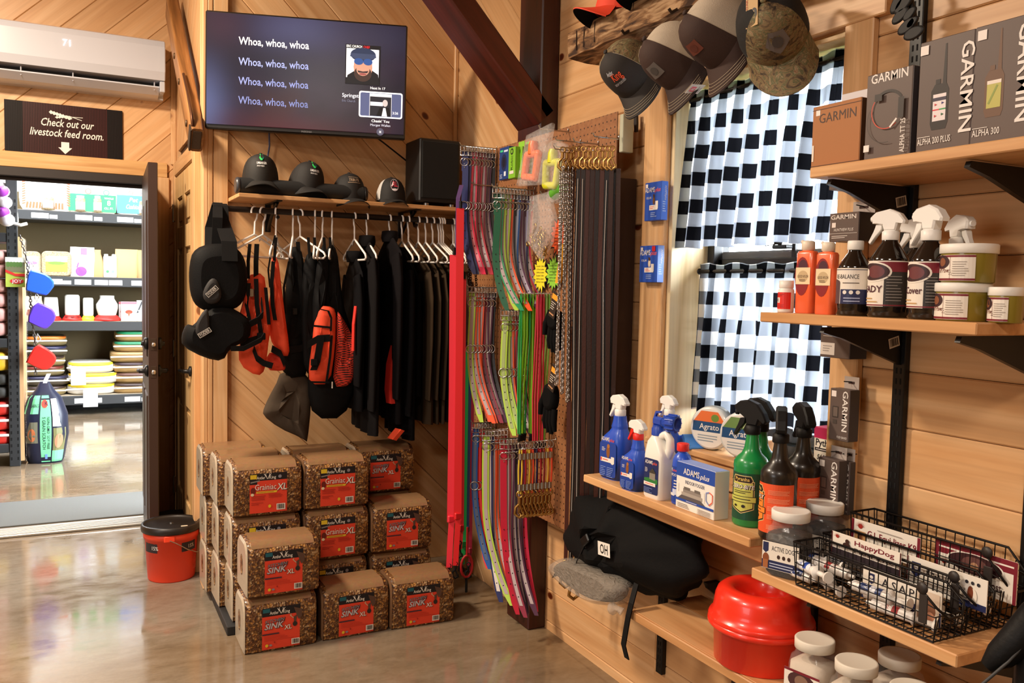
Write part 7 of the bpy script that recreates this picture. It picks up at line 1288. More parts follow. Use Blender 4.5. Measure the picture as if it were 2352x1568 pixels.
# chair arm at the lower right corner
LEA = M('0a0a0b', .55, bump=.3, bs=120, spec=.2); q = P(2330, 1500, 0, 1.33); ch = thing('armchair', 'black padded chair arm with a stitched seam at the lower right', 'chair', (0, 0, 0))
b = B(); q = [P(2268, 1530, 0, 1.30), P(2296, 1506, 0, 1.31), P(2338, 1470, 0, 1.33), P(2385, 1420, 0, 1.35), P(2440, 1375, 0, 1.36)]; b.tube(q, [.012, .022, .027, .03, .03], LEA, 16); b.build('arm_pad', ch); b = B(); b.tube([p_ + V((-.03, -.005, -.028)) for p_ in q], .0025, M('3a3a3a', .6), 6); b.build('seam_piping', ch, 'grey stitched seam'); c = q[3]; sz_ = .44
b = B(); b.tube([(c.x, c.y, c.z - .02), (c.x, c.y - .01, sz_)], .03, LEA, 12); b.build('arm_post', ch); b = B(); b.box((c.x - .25, c.y - .2, sz_), (.5, .46, .1), LEA, .04); b.build('seat', ch); b = B(); b.tube([(c.x - .25, c.y - .2, sz_), (c.x - .25, c.y - .2, .1)], .03, METALBLK, 12)
b.build('column', ch); b = B()
for k in range(5): a = 2 * PI * k / 5; b.tube([(c.x - .25, c.y - .2, .1), (c.x - .25 + .26 * math.cos(a), c.y - .2 + .26 * math.sin(a), .03)], [.025, .018], METALBLK, 8); b.lathe([(.001, 0), (.025, .004), (.025, .05), (.001, .054)], METALBLK, 12, TR((c.x - .25 + .27 * math.cos(a), c.y - .2 + .27 * math.sin(a), 0)))
b.build('base', ch)
# ---------------------------------------------------------------- window sill goods
zS = WZ0 + .001; q = P(1615, 1008, 2, zS); t = thing('hose_clamp', 'light blue plastic clamp with red and yellow tips on the window sill', 'clamp', (1.79, 2.22, zS), -PI / 2 - .2); b = B(); CB = M('4a8ad8', .4)
b.prism(smoothpoly([(-.045, .012), (-.035, .03), (-.02, .028), (.0, .032), (.008, .04), (.018, .038), (.045, .01), (.06, .004), (.058, -.004), (.03, -.006), (-.03, .0)], 1), -.03, .03, CB, FT); b.build('clamp_body', t); b = B(); b.tube([(-.085, 0, .012), (-.03, 0, .012)], .006, M('d82a24', .4), 8); b.build('red_tip', t, 'red tip'); b = B(); b.tube([(.02, -.035, .007), (.05, -.03, .007)], .007, M('e8a820', .4), 8); b.build('yellow_tip', t, 'yellow tip'); b = B(); b.box((-.0, 0, .006), (.07, .02, .012), BLACK, .003); b.build('jaw', t)
for i, (px, py, y, lab) in enumerate(((1700, 995, 2.14, 'round white tape roll pack with orange label on the window sill'), (1785, 1005, 2.0, 'round white tape roll pack with green label behind the black triggers'))):
    t = thing('tape_roll', lab, 'roll', (1.82, y, zS + .07), 0, 'round roll packs on the window sill'); Tq = TR((0, 0, 0), .35) @ frame((-.025, 0, 0), (0, -1, 0), (0, 0, 1), (-1, 0, 0)); b = B(); b.lathe([(.001, -.05), (.066, -.05), (.069, -.044), (.069, -.006), (.066, 0), (.001, 0)], M('d8dcdc', .25, coat=.4), 40, Tq); b.lathe([(.07, -.03), (.071, -.028), (.071, -.02), (.07, -.018)], M('a8b0b4', .3), 40, Tq, (0, 0)); b.build('pack', t); p = Print(); p.ell(0, 0, .062, .062, M('e4e0da', .4), 32); p.poly([(-.06, -.012), (.06, -.012), (.058, .02), (-.058, .02)], M('1c4a78', .4)); p.poly([(-.056, .02), (.056, .02), (.03, .054), (-.03, .054)], M('e07038' if i == 0 else '6a8a4a', .4)); p.ell(.02, .034, .014, .012, M('6a8a3a' if i == 0 else 'a8b888', .4)); p.text('Agrato', 0, -.004, .018, WTX, w=.07, bold=.02); p.fine(-.04, -.045, .04, -.02, 3, M('8a9aa8', .4)); p.build('face_label', t, lambda u, v, l, Tq=Tq: Tq @ V((u, v, l)), .0006)
for i, (y, x) in enumerate(((2.19, 1.86), (1.9, 1.82))): tag(sbox('wood_block', (x - .04, y - .03, zS), (x + .04, y + .03, zS + .075), PINE_Y, None, .003), ('plain wooden block on the sill left of the tape rolls', 'plain wooden block on the sill right of the tape rolls')[i], 'block')
t, w, h, f = carton('ear_tag_box', 'magenta and white box with a handwritten price tag on the sill', 1868, 1925, zS, 985, 1.80, .06, M('e8e0d0', .5), yb=1050)
p = Print(); p.rect(-w / 2, h * .3, w / 2, h / 2, M('b01c50', .45)); p.text('Python', -w * .02, h * .16, h * .13, M('1c1418', .5), w=w * .8, bold=.04); p.rect(-w * .45, h * .06, w * .45, h * .12, M('1c1418', .5)); p.fine(-w * .4, h * .07, w * .4, h * .11, 1, WTX); p.text('$4.00/ea', -w * .05, -h * .1, h * .1, M('26242a', .5), w=w * .6, shear=.2); p.fine(-w * .4, -h * .45, w * .3, -h * .18, 4, M('9a9488', .5)); p.build('print', t, f); b = B(); b.box((0, 0, h + .001), (w, .06, .002), M('c02a5c', .45)); b.build('lid_flap', t)
# ---------------------------------------------------------------- curtains
def curtain(lab, y0, y1, zt, zb, x0, x1, folds, seed, ph, header=.025, full=1.15, flare=.0):
    rnd = random.Random(seed); nu, nv = 150, 26; off = [rnd.uniform(-.5, .5) for _ in range(folds + 2)]
    def fold(u): k = u * folds; i = int(k); return math.sin(2 * PI * (k + .25 * off[min(i, folds)])) * (.75 + .5 * off[min(i + 1, folds)])
    vs_, uv = [], []; arc = 0
    for j in range(nv + 1):
        v = j / nv; z = zt + header + (zb - zt - header) * v; rod = math.exp(-(((z - zt) / .022) ** 2)); amp = (.008 + .026 * min(1, v * 2)) * (1 - .3 * rod)
        for i in range(nu + 1):
            u = i / nu; y = y0 + (y1 - y0) * u + flare * v * (.5 - u) * 2 + .006 * math.sin(u * folds * 2 * PI * 1.0 + 1) * (1 - rod)
            vs_.append((x0 + (x1 - x0) * v + amp * fold(u) * 1.0 + .004 * math.sin(u * 40 + v * 6) * v, y, z + .004 * math.sin(u * 31) * (1 if v == 0 or v == 1 else 0))); uv.append((u * abs(y1 - y0) * full / .089 + ph + .12 * fold(u), (zt - z) / .089 + .25))
    b = B(); fs = [(j * (nu + 1) + i, j * (nu + 1) + i + 1, (j + 1) * (nu + 1) + i + 1, (j + 1) * (nu + 1) + i) for j in range(nv) for i in range(nu)]; b.add(vs_, fs, GINGHAM, True)
    t = thing('curtain', lab, 'curtain', (0, 0, 0)); o = b.build('cloth', t); l = o.data.uv_layers.new(name='uv'); [setattr(d, 'uv', uv[o.data.loops[k].vertex_index]) for k, d in enumerate(l.data)]
    b = B(); b.tube([((x0), y0 + .02, zt), (x0, y1 - .02, zt)], .007, METALBLK, 10); b.lathe([(.001, -.012), (.01, -.01), (.013, 0), (.01, .01), (.001, .012)], METALBLK, 12, TR((x0, y0 + .012, zt), 0, PI / 2)); b.build('rod', t, 'black rod')
curtain('upper black and white buffalo check curtain hanging from a rod', 2.335, 1.632, 2.083, 1.592, 1.845, 1.808, 9, 3, .2)
curtain('lower black and white buffalo check curtain behind the bottles', 2.335, 1.645, 1.517, 1.045, 1.905, 1.885, 8, 5, .45)
# ---------------------------------------------------------------- weathered beam with caps
bz = 2.275; bm = thing('cap_beam', 'rough weathered wooden beam with pegs for hanging caps above the window', 'beam', (1.66, 1.98, bz)); b = B(); rnd = random.Random(4); rings = []
for k in range(27):
    y = .775 - 1.55 * k / 26; rings.append([V((x + rnd.uniform(-.004, .004), y + (rnd.uniform(-.012, .012) if k in (0, 26) else 0), z + rnd.uniform(-.004, .004))) for x, z in [(-.055, .004), (-.06, .045), (-.056, .094), (0, .098), (.1, .096), (.1, .0), (.02, -.002)]])
b.loft(rings, RUSTIC, (1, 1), False); b.build('beam', bm); b = B()
for y in (.71, .66, .59, .36, .05): b.box((-.0592, y, .055), (.003, .004, .07), M('2a180c', .9), .001)
b.build('crack', bm, 'dark cracks')
for px_, py_ in ((1458, 165), (1567, 135), (1668, 80), (1775, 70)): y = P(px_, py_, 0, 1.63).y - 1.98; b = B(); b.tube([(-.05, y, .012), (-.075, y, -.004), (-.085, y, .006)], .005, M('3a2c22', .6, .6), 7); b.build('peg', bm)
def hangT(px, py, x, u, fw, dz=0.):
    c = P(px, py, 0, x) + V((0, 0, dz)); u = V(u).normalized(); f = V(fw); f = (f - u * f.dot(u)).normalized(); yv = -f; xv = yv.cross(u); return frame(c, xv, yv, u)
BEIGE = M('c2b5a2', .9, bump=.6, bs=420); BRN = M('3a261f', .8, bump=.3, bs=400); BRN2 = M('32221f', .8, bump=.3, bs=400); CHAR = M('2c2826', .8, bump=.3, bs=400); STI = M('b8a890', .7)
def lg1(p): p.text('Antler', -.008, .072, .012, M('c8ccd4', .6), w=.036, bold=.02); p.text('King', .012, .054, .02, M('f0582c', .6), w=.046, bold=.03); p.text('GROW YOUR DEER', .006, .042, .006, M('d0d0d4', .6), w=.052, bold=.02)
def lg2(p): p.rect(-.024, .04, .03, .07, M('6a6460', .7)); p.ell(.003, .055, .015, .009, M('4e4a48', .7))
def lg3(p): p.rect(-.024, .045, .03, .07, M('6a3424', .7)); p.ell(.003, .057, .015, .008, M('5a2a1c', .7))
def lg4(p): p.poly([(-.034, .05), (-.02, .078), (.03, .074), (.036, .048), (.0, .03)][::-1], M('6e6866', .7)); p.ell(.002, .055, .016, .011, M('4c4846', .7))
cap('camouflage cap with dark front and orange lettering, first on the beam from the left', hangT(1458, 165, 1.63, (-.86, -.1, .3), (.3, -.28, -.9)), CAMO, CHAR, CHAR, logo=lg1, stitch=STI, s=1.05)
c2_ = cap('beige mesh cap with brown front and a white tag on its brim', hangT(1567, 135, 1.63, (-.88, .1, .3), (.32, -.25, -.9)), BEIGE, BRN, BRN2, logo=lg2, stitch=STI, s=1.1)
cap('beige mesh cap with brown front, third on the beam from the left', hangT(1668, 80, 1.63, (-.88, .12, .3), (.3, -.2, -.92)), BEIGE, BRN, BRN, logo=lg3, stitch=STI, s=1.12)
c4_ = cap('camouflage cap with grey patch and black mesh, rightmost on the beam', hangT(1775, 70, 1.62, (-.75, -.55, .25), (.18, -.28, -.94)), M('1a1a1a', .85, bump=.6, bs=420), CAMO, CAMO, logo=lg4, s=1.12)
b = B(); b.box((0, -.06, -.0), (.034, .0012, .05), M('e8e2d8', .5), .0004, TR((.05, -.075, .012), .3, .5)); b.build('brim_tag', c2_, 'white tag on the brim'); TT = TR((.05, -.075, .012), .3, .5); p = Print(); p.rect(-.009, .0, .009, .018, M('c82838', .5)); p.text('R', 0, .003, .012, WTX, bold=.03); p.fine(-.012, -.02, .012, -.006, 3, DKT); p.build('tag_print', c2_, lambda u, v, l: TT @ V((u, -.0606 - l, v)))
q = P(1727, 22, 0, 1.5); tg = frame((0, 0, 0), (0, -1, .05), (0, .05, 1), (-1, 0, 0)); t = thing('price_tag', 'tan card tag with a tree emblem hanging at the rightmost camouflage cap', 'tag', q); b = B(); b.box((0, 0, 0), (.042, .085, .0015), M('c8a878', .7), .0005, tg); b.tube([(0, 0, .04), (.03, 0, .06), (.08, 0, .07)], .0008, M('3a2a1c', .7), 4); b.build('card', t); p = Print(); p.ell(.008, -.012, .011, .014, M('3a3c3c', .6)); p.line(.008, -.024, .008, -.004, .002, M('c8a878', .6)); p.text('MOSSY OAK', -.013, -.004, .007, M('a83a28', .6), w=.066, rot=PI / 2, bold=.02); p.build('card_print', t, lambda u, v, l: tg @ V((u, v, .0008 + l)))
OR_C = M('f0482a', .7); cap('bright orange cap with black under its brim lying on the beam end', Matrix.Translation(V((1.665, 2.5, bz + .1))) @ Matrix.Rotation(-1.9, 4, 'Z') @ Matrix.Rotation(-.12, 4, 'X'), OR_C, OR_C, OR_C, under=BLACKCLOTH, curve=.03)
cap('black cap lying on the beam beside the orange cap', Matrix.Translation(V((1.665, 2.27, bz + .108))) @ Matrix.Rotation(-1.7, 4, 'Z'), BC, BC, BC, under=BLACKCLOTH, curve=.03)
# iron leaf ornament and a wall hook
t = thing('iron_leaf_bracket', 'black iron bracket with leaves above the tall boxes at the upright', 'bracket', P(2110, 30, 0, 1.74)); ir = M('0d0d0e', .6); bpos = t.location.copy(); st_ = [P(2060, -70, 0, 1.70), P(2086, -20, 0, 1.71), P(2098, 30, 0, 1.72), P(2104, 85, 0, 1.74)]
b = B(); b.tube([p_ - bpos for p_ in st_], [.008, .008, .007, .006], ir, 8); b.build('stem', t)
for (x, y, a, k) in ((2076, 8, 2.5, 1.2), (2090, 32, .6, .8), (2068, 36, 2.6, 1.0), (2084, 60, 2.7, 1.1), (2099, 76, 3.0, 1.1), (2062, 6, 2.2, 1.1), (2096, 52, .5, .7)):
    c = P(x, y, 0, 1.70) - bpos; b = B(); L_ = .05 * k; o = [(L_ * (1 - math.cos(PI * i / 8)) / 2, .013 * k * math.sin(PI * i / 8)) for i in range(9)] + [(L_ * (1 - math.cos(PI * i / 8)) / 2, -.013 * k * math.sin(PI * i / 8)) for i in range(7, 0, -1)]
    d = V((0, -math.cos(a * 1.0), -math.sin(a))) if a > 1 else V((0, -math.cos(a), .6)); d.normalize(); puffy(b, [(p_[0] - L_ / 2, p_[1]) for p_ in o], .008, ir, frame(c, d, V((-1, 0, 0)).cross(d), (-1, 0, 0)), .1); b.build('leaf', t)
q0, q1 = P(1461, 262, 0, 1.765), P(1461, 303, 0, 1.765); tag(B().ribbon([q0, (q0 + q1) / 2, q1], (0, 1, 0), [.016, .018, .014], .008, M('1a1412', .5)).build('wall_hook'), 'short rounded black strap on the wall below the first camouflage cap', 'strap')
# ---------------------------------------------------------------- the feed room beyond the doorway
YF = 10.1
struct(sbox('wall_far', (-5, 10.9, 0), (4, 11, 3.6), DRYWALL)); struct(sbox('wall_feed_right', (3.9, YD + .2, 0), (4, 10.9, 3.6), DRYWALL))
tag(sbox('door_mat', (-1.1, 5.67, 0), (.42, 6.28, .008), M('6a6c6a', .9, bump=.5, bs=300, vary=.3), None, .003), 'grey rubber mat just beyond the door threshold', 'mat')
def F(x, y, yy=YF): return P(x, y, 1, yy)
SHM = M('2a2c2e', .5); un = thing('storage_rack', 'black metal shelving along the far wall of the feed room', 'shelf', (0, YF + .3, 0)); zs = [F(200, y).z for y in (488, 636, 738, 908)]
for k, z in enumerate(zs):
    b = B(); b.box((-.1, 0, z - .05), (2.9, .6, .1 if k < 3 else .1), SHM, .006); b.box((-.1, 0, z - .004), (2.86, .56, .012), M('b8a890', .6)); b.build('shelf_deck', un)
for x in (-1.5, 1.3):
    for y in (-.28, .28): b = B(); b.box((x, y, 1.2), (.06, .04, 2.4), SHM, .003); b.build('rack_post', un)
b = B(); b.box((-.1, .29, 1.2), (2.8, .01, 2.3), M('5a4c30', .8)); b.build('back_panel', un, 'brown back panel')
b = B(); b.box((-.1, .2, zs[3] / 2 - .05), (2.8, .02, zs[3] - .1), M('0c0c0c', .8)); b.build('under_shelf_shade', un)  # black sheet standing in for the shade under the lowest deck
for k, rows_ in enumerate((((72, 112), (114, 132), (173, 212), (216, 235), (269, 306), (308, 325)), ((58, 142), (143, 162), (170, 208), (216, 247), (249, 280), (301, 330)), (), ((167, 200), (205, 231), (284, 320), (323, 335)))):
    for (x0, x1) in rows_: p = Print(); a, c = F(x0, 500), F(x1, 500); p.rect(a.x, -.03, c.x, .022 if (x1 - x0) > 22 else .008, M('eceae6', .5)); p.fine(a.x + .01, -.02, c.x - .01, .012, 2, M('9a9a9a', .5), .2); p.build('shelf_label', un, flat((0, -.302, zs[k] - .05), (1, 0, 0), (0, 0, 1)), .001)
def goods(name, lab, cat, px0, px1, ytop, k, dep=.3, group=None, yy=.04):
    a, c = F((px0 + px1) / 2, 600, YF + yy), None; s_ = S(a); z = zs[k] + .003; h = F((px0 + px1) / 2, ytop, YF + yy).z - z; return thing(name, lab, cat, (a.x, YF + yy + dep / 2, z), 0, group), (px1 - px0) * s_ / .95, h, dep
def sack(b, w, d, h, mat, r=.25, T=None): b.loft([rrect(w * k, d * k, min(w, d) * r, h * z, 4) for z, k in ((0, .86), (.12, .97), (.3, 1), (.75, 1), (.92, .96), (1, .84))], mat, (1, 1), True, True, T)
WB = M('e9ebe8', .45)
t, w, h, d = goods('bedding_bale', 'white bale with orange striped border reading Pure Pine Bedding', 'bag', 56, 160, 392, 0, .34); b = B(); sack(b, w, d, h, WB, .12); b.build('bale_wrap', t); p = Print(); OB = M('ea5a38', .5); fB = flat((0, -d / 2, h / 2), (1, 0, 0), (0, 0, 1))
p.rect(-w * .3, h * .32, w * .3, h * .44, OB); p.text('Pure Pine Bedding', 0, h * .35, h * .08, WTX, w=w * .54, bold=.04)
for k in range(12): p.line(-w * .36 + w * .06 * k, -h * .46, -w * .34 + w * .058 * k, -h * .3, .018, OB) if k not in (5, 6, 7) else None; p.line(-w * .44, h * (.3 - .06 * k), -w * .38, h * (.33 - .06 * k), .012, OB); p.line(w * .38, h * (.33 - .06 * k), w * .44, h * (.3 - .06 * k), .012, OB)
p.fine(-w * .28, -h * .1, w * .2, h * .25, 4, M('c8ccd0', .5), .2); p.build('bale_print', t, fB, .004)
for (x0, x1, hc, nm, n8) in ((163, 264, '2aa860', 'white and green bedding bale marked with a large 8', True), (272, 345, '4a90dc', 'white and blue bedding bale lettered Pet Bedding', False)):
    t, w, h, d = goods('bedding_bale', nm, 'bag', x0, x1, 395, 0, .34); b = B(); sack(b, w, d, h, WB, .12); b.build('bale_wrap', t); p = Print(); CC = M(hc, .5); p.rect(-w * .46, -h * .47, w * .46, -h * .05, CC); p.rect(-w * .46, h * .36, w * .46, h * .46, CC) if n8 else None; p.ell(-w * .08, h * .02, w * .06, w * .06, M('e8583c', .5)); p.ell(-w * .08, h * .02, w * .045, w * .045, WTX); p.ell(w * .27, h * .01, w * .06, w * .06, CC); p.ell(w * .27, h * .01, w * .045, w * .045, WTX); p.fine(-w * .3, h * .14, w * .3, h * .32, 3, M('c8d0d4', .5), .15)
    if n8: p.text('8', w * .32, -h * .3, h * .12, WTX, bold=.04); p.text('CU. FT.', w * .32, -h * .4, h * .05, WTX, w=w * .18, bold=.02); p.text('WHOLE', w * .32, -h * .15, h * .045, WTX, w=w * .18, bold=.02)
    else: p.text('Pet', -w * .02, -h * .2, h * .1, WTX, bold=.03, shear=.25); p.text('Cushion!', -w * .02, -h * .36, h * .1, WTX, w=w * .42, bold=.03, shear=.25)
    p.build('bale_print', t, flat((0, -d / 2, h / 2), (1, 0, 0), (0, 0, 1)), .004)
for i, (x0, x1, y0) in enumerate(((98, 125, 446), (174, 198, 448), (215, 236, 449), (318, 334, 455))):
    t, w, h, d = goods('pellet_jar', 'small clear jar of pellets on the top shelf, %s from the left' % ORD[i], 'jar', x0, x1, y0, 0, .1, 'pellet jars on the top shelf', -.02); R = w / 2; t.location.y = YF + .07; b = B(); b.lathe([(.001, 0), (R, .01), (R, h * .8), (R * .85, h * .86)], PELLETS, 18); b.build('jar_body', t); b = B(); b.lathe([(R * .86, h * .85), (R * .88, h), (.001, h)], M('d8dcc0' if i == 2 else 'c8dce8', .4), 18); b.build('lid', t); p = Print(.02); p.rect(-R * .8, -h * .26, R * .8, h * .2, WTX); p.fine(-R * .5, -h * .1, R * .5, h * .08, 3, M('9a8a94', .5)); p.build('paper_label', t, round_(R, h * .42), .003)
for i, (x0, x1, y0) in enumerate(((58, 91, 577), (101, 159, 577))):
    t, w, h, d = goods('seed_cake', 'square seed cake with %s label on the middle shelf' % ('a purple and white' if not i else 'a yellow farm picture'), 'seed cake', x0, x1, y0, 1, .1); b = B(); b.prism([(v.x, v.y + h / 2) for v in rrect(w, h, h * .2, 0, 5)], 0, .09, PELLETS, FT, False, .01); b.build('cake', t); p = Print(); p.rect(-w * .36, -h * .32, w * .36, h * .3, M('e6dce8' if not i else 'e8d040', .5)); p.rect(-w * .36, .02, w * .36, h * .3, M('f0ece8' if not i else 'a8c0d8', .5)); p.ell(0, h * .02, w * .3, h * .07, M('8a6ab0' if not i else '6a8a3a', .5)); p.build('label_print', t, flat((0, -.09, h / 2), (1, 0, 0), (0, 0, 1)), .003)
def pouch(name, lab, x0, x1, y0, mat, k, prn=None, top=.9, cat='bag'):
    t, w, h, d = goods(name, lab, cat, x0, x1, y0, k, .14); b = B(); b.loft([rrect(w * a, d * c, min(w * a, d * c) * .3, h * z, 4) for z, a, c in ((0, .92, .9), (.1, 1, 1), (.5, 1, .85), (.85, .97 * top, .4), (1, .95 * top, .08))], mat); b.build('pouch_body', t)
    if prn: p = Print(); prn(p, w, h); p.build('pouch_print', t, lambda u, v, l: V((u, -d / 2 * (1 - .75 * max(0, v / h - .1) ** 1.2) - l, v)), .006)
pouch('feed_pouch', 'white pouch with purple tag and purple animal picture', 162, 217, 567, WB, 1, lambda p, w, h: (p.rect(-w * .06, h * .75, w * .16, h * .97, M('8a5ab0', .5)), p.ell(-w * .05, h * .18, w * .2, h * .16, M('7a3aa0', .5)), p.line(-w * .2, h * .3, -w * .12, h * .52, .012, M('7a3aa0', .5)), p.fine(-w * .36, h * .58, w * .3, h * .62, 1, M('8a8a90', .5))))
KRB = M('a88a5e', .7, bump=.4, bs=40); pouch('paper_sack', 'crumpled brown paper sack beside the white carton', 212, 238, 573, KRB, 1, None, .5); pouch('paper_sack', 'tall tan paper sack right of the white carton', 268, 315, 572, M('b89a68', .7, bump=.3, bs=30), 1, None, 1.0); pouch('paper_sack', 'tan paper sack half hidden by the open door', 316, 345, 574, KRB, 1, None, .95)
t, w, h, d = goods('milk_carton', 'small white carton with a pale green label', 'carton', 240, 266, 584, 1, .12); b = B(); b.box((0, 0, h * .46), (w, d, h * .92), WB, .006); b.box((-w * .3, 0, h * .96), (w * .3, d * .8, h * .1), WB, .004); b.box((w * .3, 0, h * .96), (w * .3, d * .8, h * .1), WB, .004); b.build('carton', t); p = Print(); p.rect(-w * .3, -h * .0, w * .3, h * .08, M('9ad0a8', .5)); p.ell(-w * .2, -h * .25, .015, .015, M('4a9a5a', .5)); p.ell(w * .2, -h * .25, .015, .015, M('7a8a8a', .5)); p.build('carton_print', t, flat((0, -d / 2, h / 2), (1, 0, 0), (0, 0, 1)), .003)
MILK, RDP = M('dcdcd6', .4), M('d8241e', .45)
for i, (x0, x1, y0, base, lab, sh) in enumerate(((98, 133, 683, RDP, 'white tapered poultry waterer behind the purple scoop', 'cone'), (148, 182, 677, RDP, 'white square-shouldered feeder jar on a holed red base', 'jar'), (190, 214, 684, M('e2e030', .45), 'narrow white feeder jar on a yellow base', 'jar'), (222, 270, 679, RDP, 'wide round white waterer jug on a red tray', 'jug'))):
    t, w, h, d = goods('poultry_feeder', lab, 'feeder', x0, x1, y0, 2, .2, 'poultry feeders on the third shelf'); R = w / 2 * .92; b = B(); z0 = h * .2
    b.lathe({'cone': [(R, z0), (R * .85, h * .9), (R * .8, h), (.001, h)], 'jar': [(R * .85, z0), (R * .95, z0 + .02), (R * .95, h * .94), (R * .8, h), (.001, h)], 'jug': [(R * .8, z0), (R, z0 + h * .3), (R, h * .65), (R * .66, h * .88), (R * .66, h), (.001, h)]}[sh], MILK, 22); b.build('jar_body', t); b = B(); b.lathe([(.001, 0), (R * 1.25, 0), (R * 1.3, h * .06), (R * 1.2, h * .1), (R * .9, h * .22), (.001, h * .22)], base, 24); b.build('feed_base', t)
    if i == 1:
        for k in range(8): a = 2 * PI * k / 8; b = B(); b.lathe([(.001, 0), (.018, 0)], M('5a1410', .6), 10, TR((R * 1.06 * math.cos(a), R * 1.06 * math.sin(a), h * .165)) @ Matrix.Rotation(.6, 4, V((-math.sin(a), math.cos(a), 0))), (0, 0)); b.build('feed_hole', t)
for i, (x0, x1) in enumerate(((273, 284), (280, 311))):
    t, w, h, d = goods('drinker_box', ('white and red carton, rear one', 'white and red carton with a red cup picture')[i] + ' beside the waterer jug', 'box', x0, x1, 693, 2, .12, 'cartons on the third shelf', .02 if i else .16); b = B(); b.box((0, 0, h / 2), (w, d, h), WB, .003); b.build('carton', t); p = Print(); p.rect(-w / 2, h * .38, w / 2, h / 2, M('d86a78', .5)); p.ell(0, -h * .02, w * .24, h * .1, M('b83a20', .5)); p.poly([(-w * .1, -h * .05), (0, -h * .28), (w * .1, -h * .05)], M('c8583c', .5)); p.build('carton_print', t, flat((0, -d / 2, h / 2), (1, 0, 0), (0, 0, 1)), .003)
pouch('clear_bag_part', 'clear bag of small brown parts behind the purple scoop', 55, 96, 680, M('b8a488', .4, bump=.6, bs=30), 2, lambda p, w, h: [p.ell(w * (.1 * k - .25), h * (.3 + .1 * (k % 2)), .03, .02, M('6a3424', .5)) for k in range(5)], .8); pouch('feed_pouch', 'white and black bag half hidden by the door on the third shelf', 312, 345, 690, M('c8ccd0', .4), 2, lambda p, w, h: p.poly([(-w * .4, h * .4), (-w * .1, h * .95), (0, h * .95), (-w * .3, h * .4)][::-1], M('1c1c20', .5)), .8)
def stackbags(x0, x1, y0, n, cols, nm, tops):
    z1 = F((x0 + x1) / 2, y0, YF + .06).z; hh_ = (z1 - zs[3]) / n; a, c = F(x0, 850, YF + .06), F(x1, 850, YF + .06)
    for k in range(n):
        w = (c.x - a.x) * (1 + .06 * math.sin(k * 2.3)); t = thing('feed_sack', 'feed sack, %s from the bottom of the %s pile' % (ORD[k], nm), 'sack', ((a.x + c.x) / 2 + .02 * math.sin(k * 1.7), YF + .28, zs[3] + .003 + k * hh_), .06 * math.sin(k * 3.1), 'feed sacks in the %s pile' % nm)
        b = B(); sack(b, w, .48, hh_ - .003, M(cols[k % len(cols)], .45, bump=.2, bs=20), .3); b.build('sack_body', t); b = B(); sack(b, w * .97, .47, hh_ * .35, M(tops[k % len(tops)], .4), .3, TR((0, -.012, hh_ * .6))); b.build('printed_panel', t); b = B(); b.box((0, -.247, hh_ * .52), (w * 1.02, .012, hh_ * .14), M('e6e4de', .5), .004); b.build('sewn_seam', t, 'white sewn seam')
stackbags(48, 152, 772, 6, ['8a7a50', '4a4030', '7a6c48'], 'left', ['3a2c28', '2c2a44', '6a2c24', '3a2c28', '2a2a48', 'e8762c']); stackbags(152, 268, 832, 3, ['dedad0'], 'centre', ['e8d030', 'f0c030', 'dcd23a']); stackbags(260, 345, 760, 6, ['9a7c4c'], 'right', ['3a2a28', '5a3c34', '3a2a30', 'a88a60', '2a7a58', '1c8a5c'])
for (x, y, nm) in ((180, 865, 'white price sheet lying on the centre sack pile'), (208, 915, 'white paper slip hanging from the lowest shelf edge')): a = F(x, y, YF - .02); tag(sbox('paper_sheet', (a.x - .07, YF - .012, a.z - .09), (a.x + .07, YF - .008, a.z + .09), M('e4e2dc', .6)), nm, 'paper')
# rack at the left of the doorway
YL = 7.5; rk = thing('storage_rack', 'black perforated rack post and shelves at the left of the feed room', 'shelf', (0, YL, 0)); def_ = lambda x, y: P(x, y, 1, YL)
a, c = def_(18, 800), def_(44, 800); zt_ = def_(30, 400).z; b = B(); b.box(((a.x + c.x) / 2, .02, zt_ / 2), (c.x - a.x, .05, zt_), SHM, .004); b.build('rack_post', rk); b = B()
for k in range(40):
    for s_ in (-1, 1): b.box(((a.x + c.x) / 2 + s_ * .022, -.0055, .06 + k * .05), (.012, .002, .024), M('050505', .9))
b.build('post_slots', rk, kind='stuff')
RX0 = -1.3
for y in (545, 788, 1030): z = def_(10, y).z; b = B(); b.box(((RX0 + a.x) / 2, .25, z), (a.x - RX0, .5, .07), SHM, .005); b.build('shelf_deck', rk)
b = B(); q0, q1 = def_(40, 545), def_(48, 545); b.box(((q0.x + q1.x) / 2, .3, def_(44, 545).z / 2 + .02), (.03, .55, def_(44, 545).z - .03), PINE_Z); b.build('wood_side', rk, 'pale wood side'); b = B(); b.box((q1.x + .017, .2, def_(44, 545).z / 2 + .02), (.004, .4, def_(44, 545).z - .04), CLR); b.build('clear_strip', rk)
def lsack(x1, y0, y1, mat, lab, grp, cat='sack', pr=None):
    a, c = def_(-60, (y0 + y1) / 2), def_(x1, (y0 + y1) / 2); z0, z1 = def_(5, y1).z, def_(5, y0).z; t = thing('feed_sack', lab, cat, ((a.x + c.x) / 2, YL + .22, z0), 0, grp); b = B(); sack(b, c.x - a.x, .42, z1 - z0 - .004, mat, .25); b.build('sack_body', t)
    if pr: b = B(); b.box(((c.x - a.x) * .18, -.215, (z1 - z0) * .7), ((c.x - a.x) * .66, .012, (z1 - z0) * .18), M(pr, .5), .004); b.build('sewn_seam', t)
PK_ = M('d8a098', .5, bump=.3, bs=25)
for i in range(6): lsack(18, 572 + 33.5 * i, 605 + 33.5 * i, PK_, 'pink paper sack on the left rack, %s from the top' % ORD[i], 'pink sacks on the left rack')
lsack(22, 808, 852, M('eac02c', .45), 'yellow and white sack below the pink sacks', None, pr='e8e4dc')
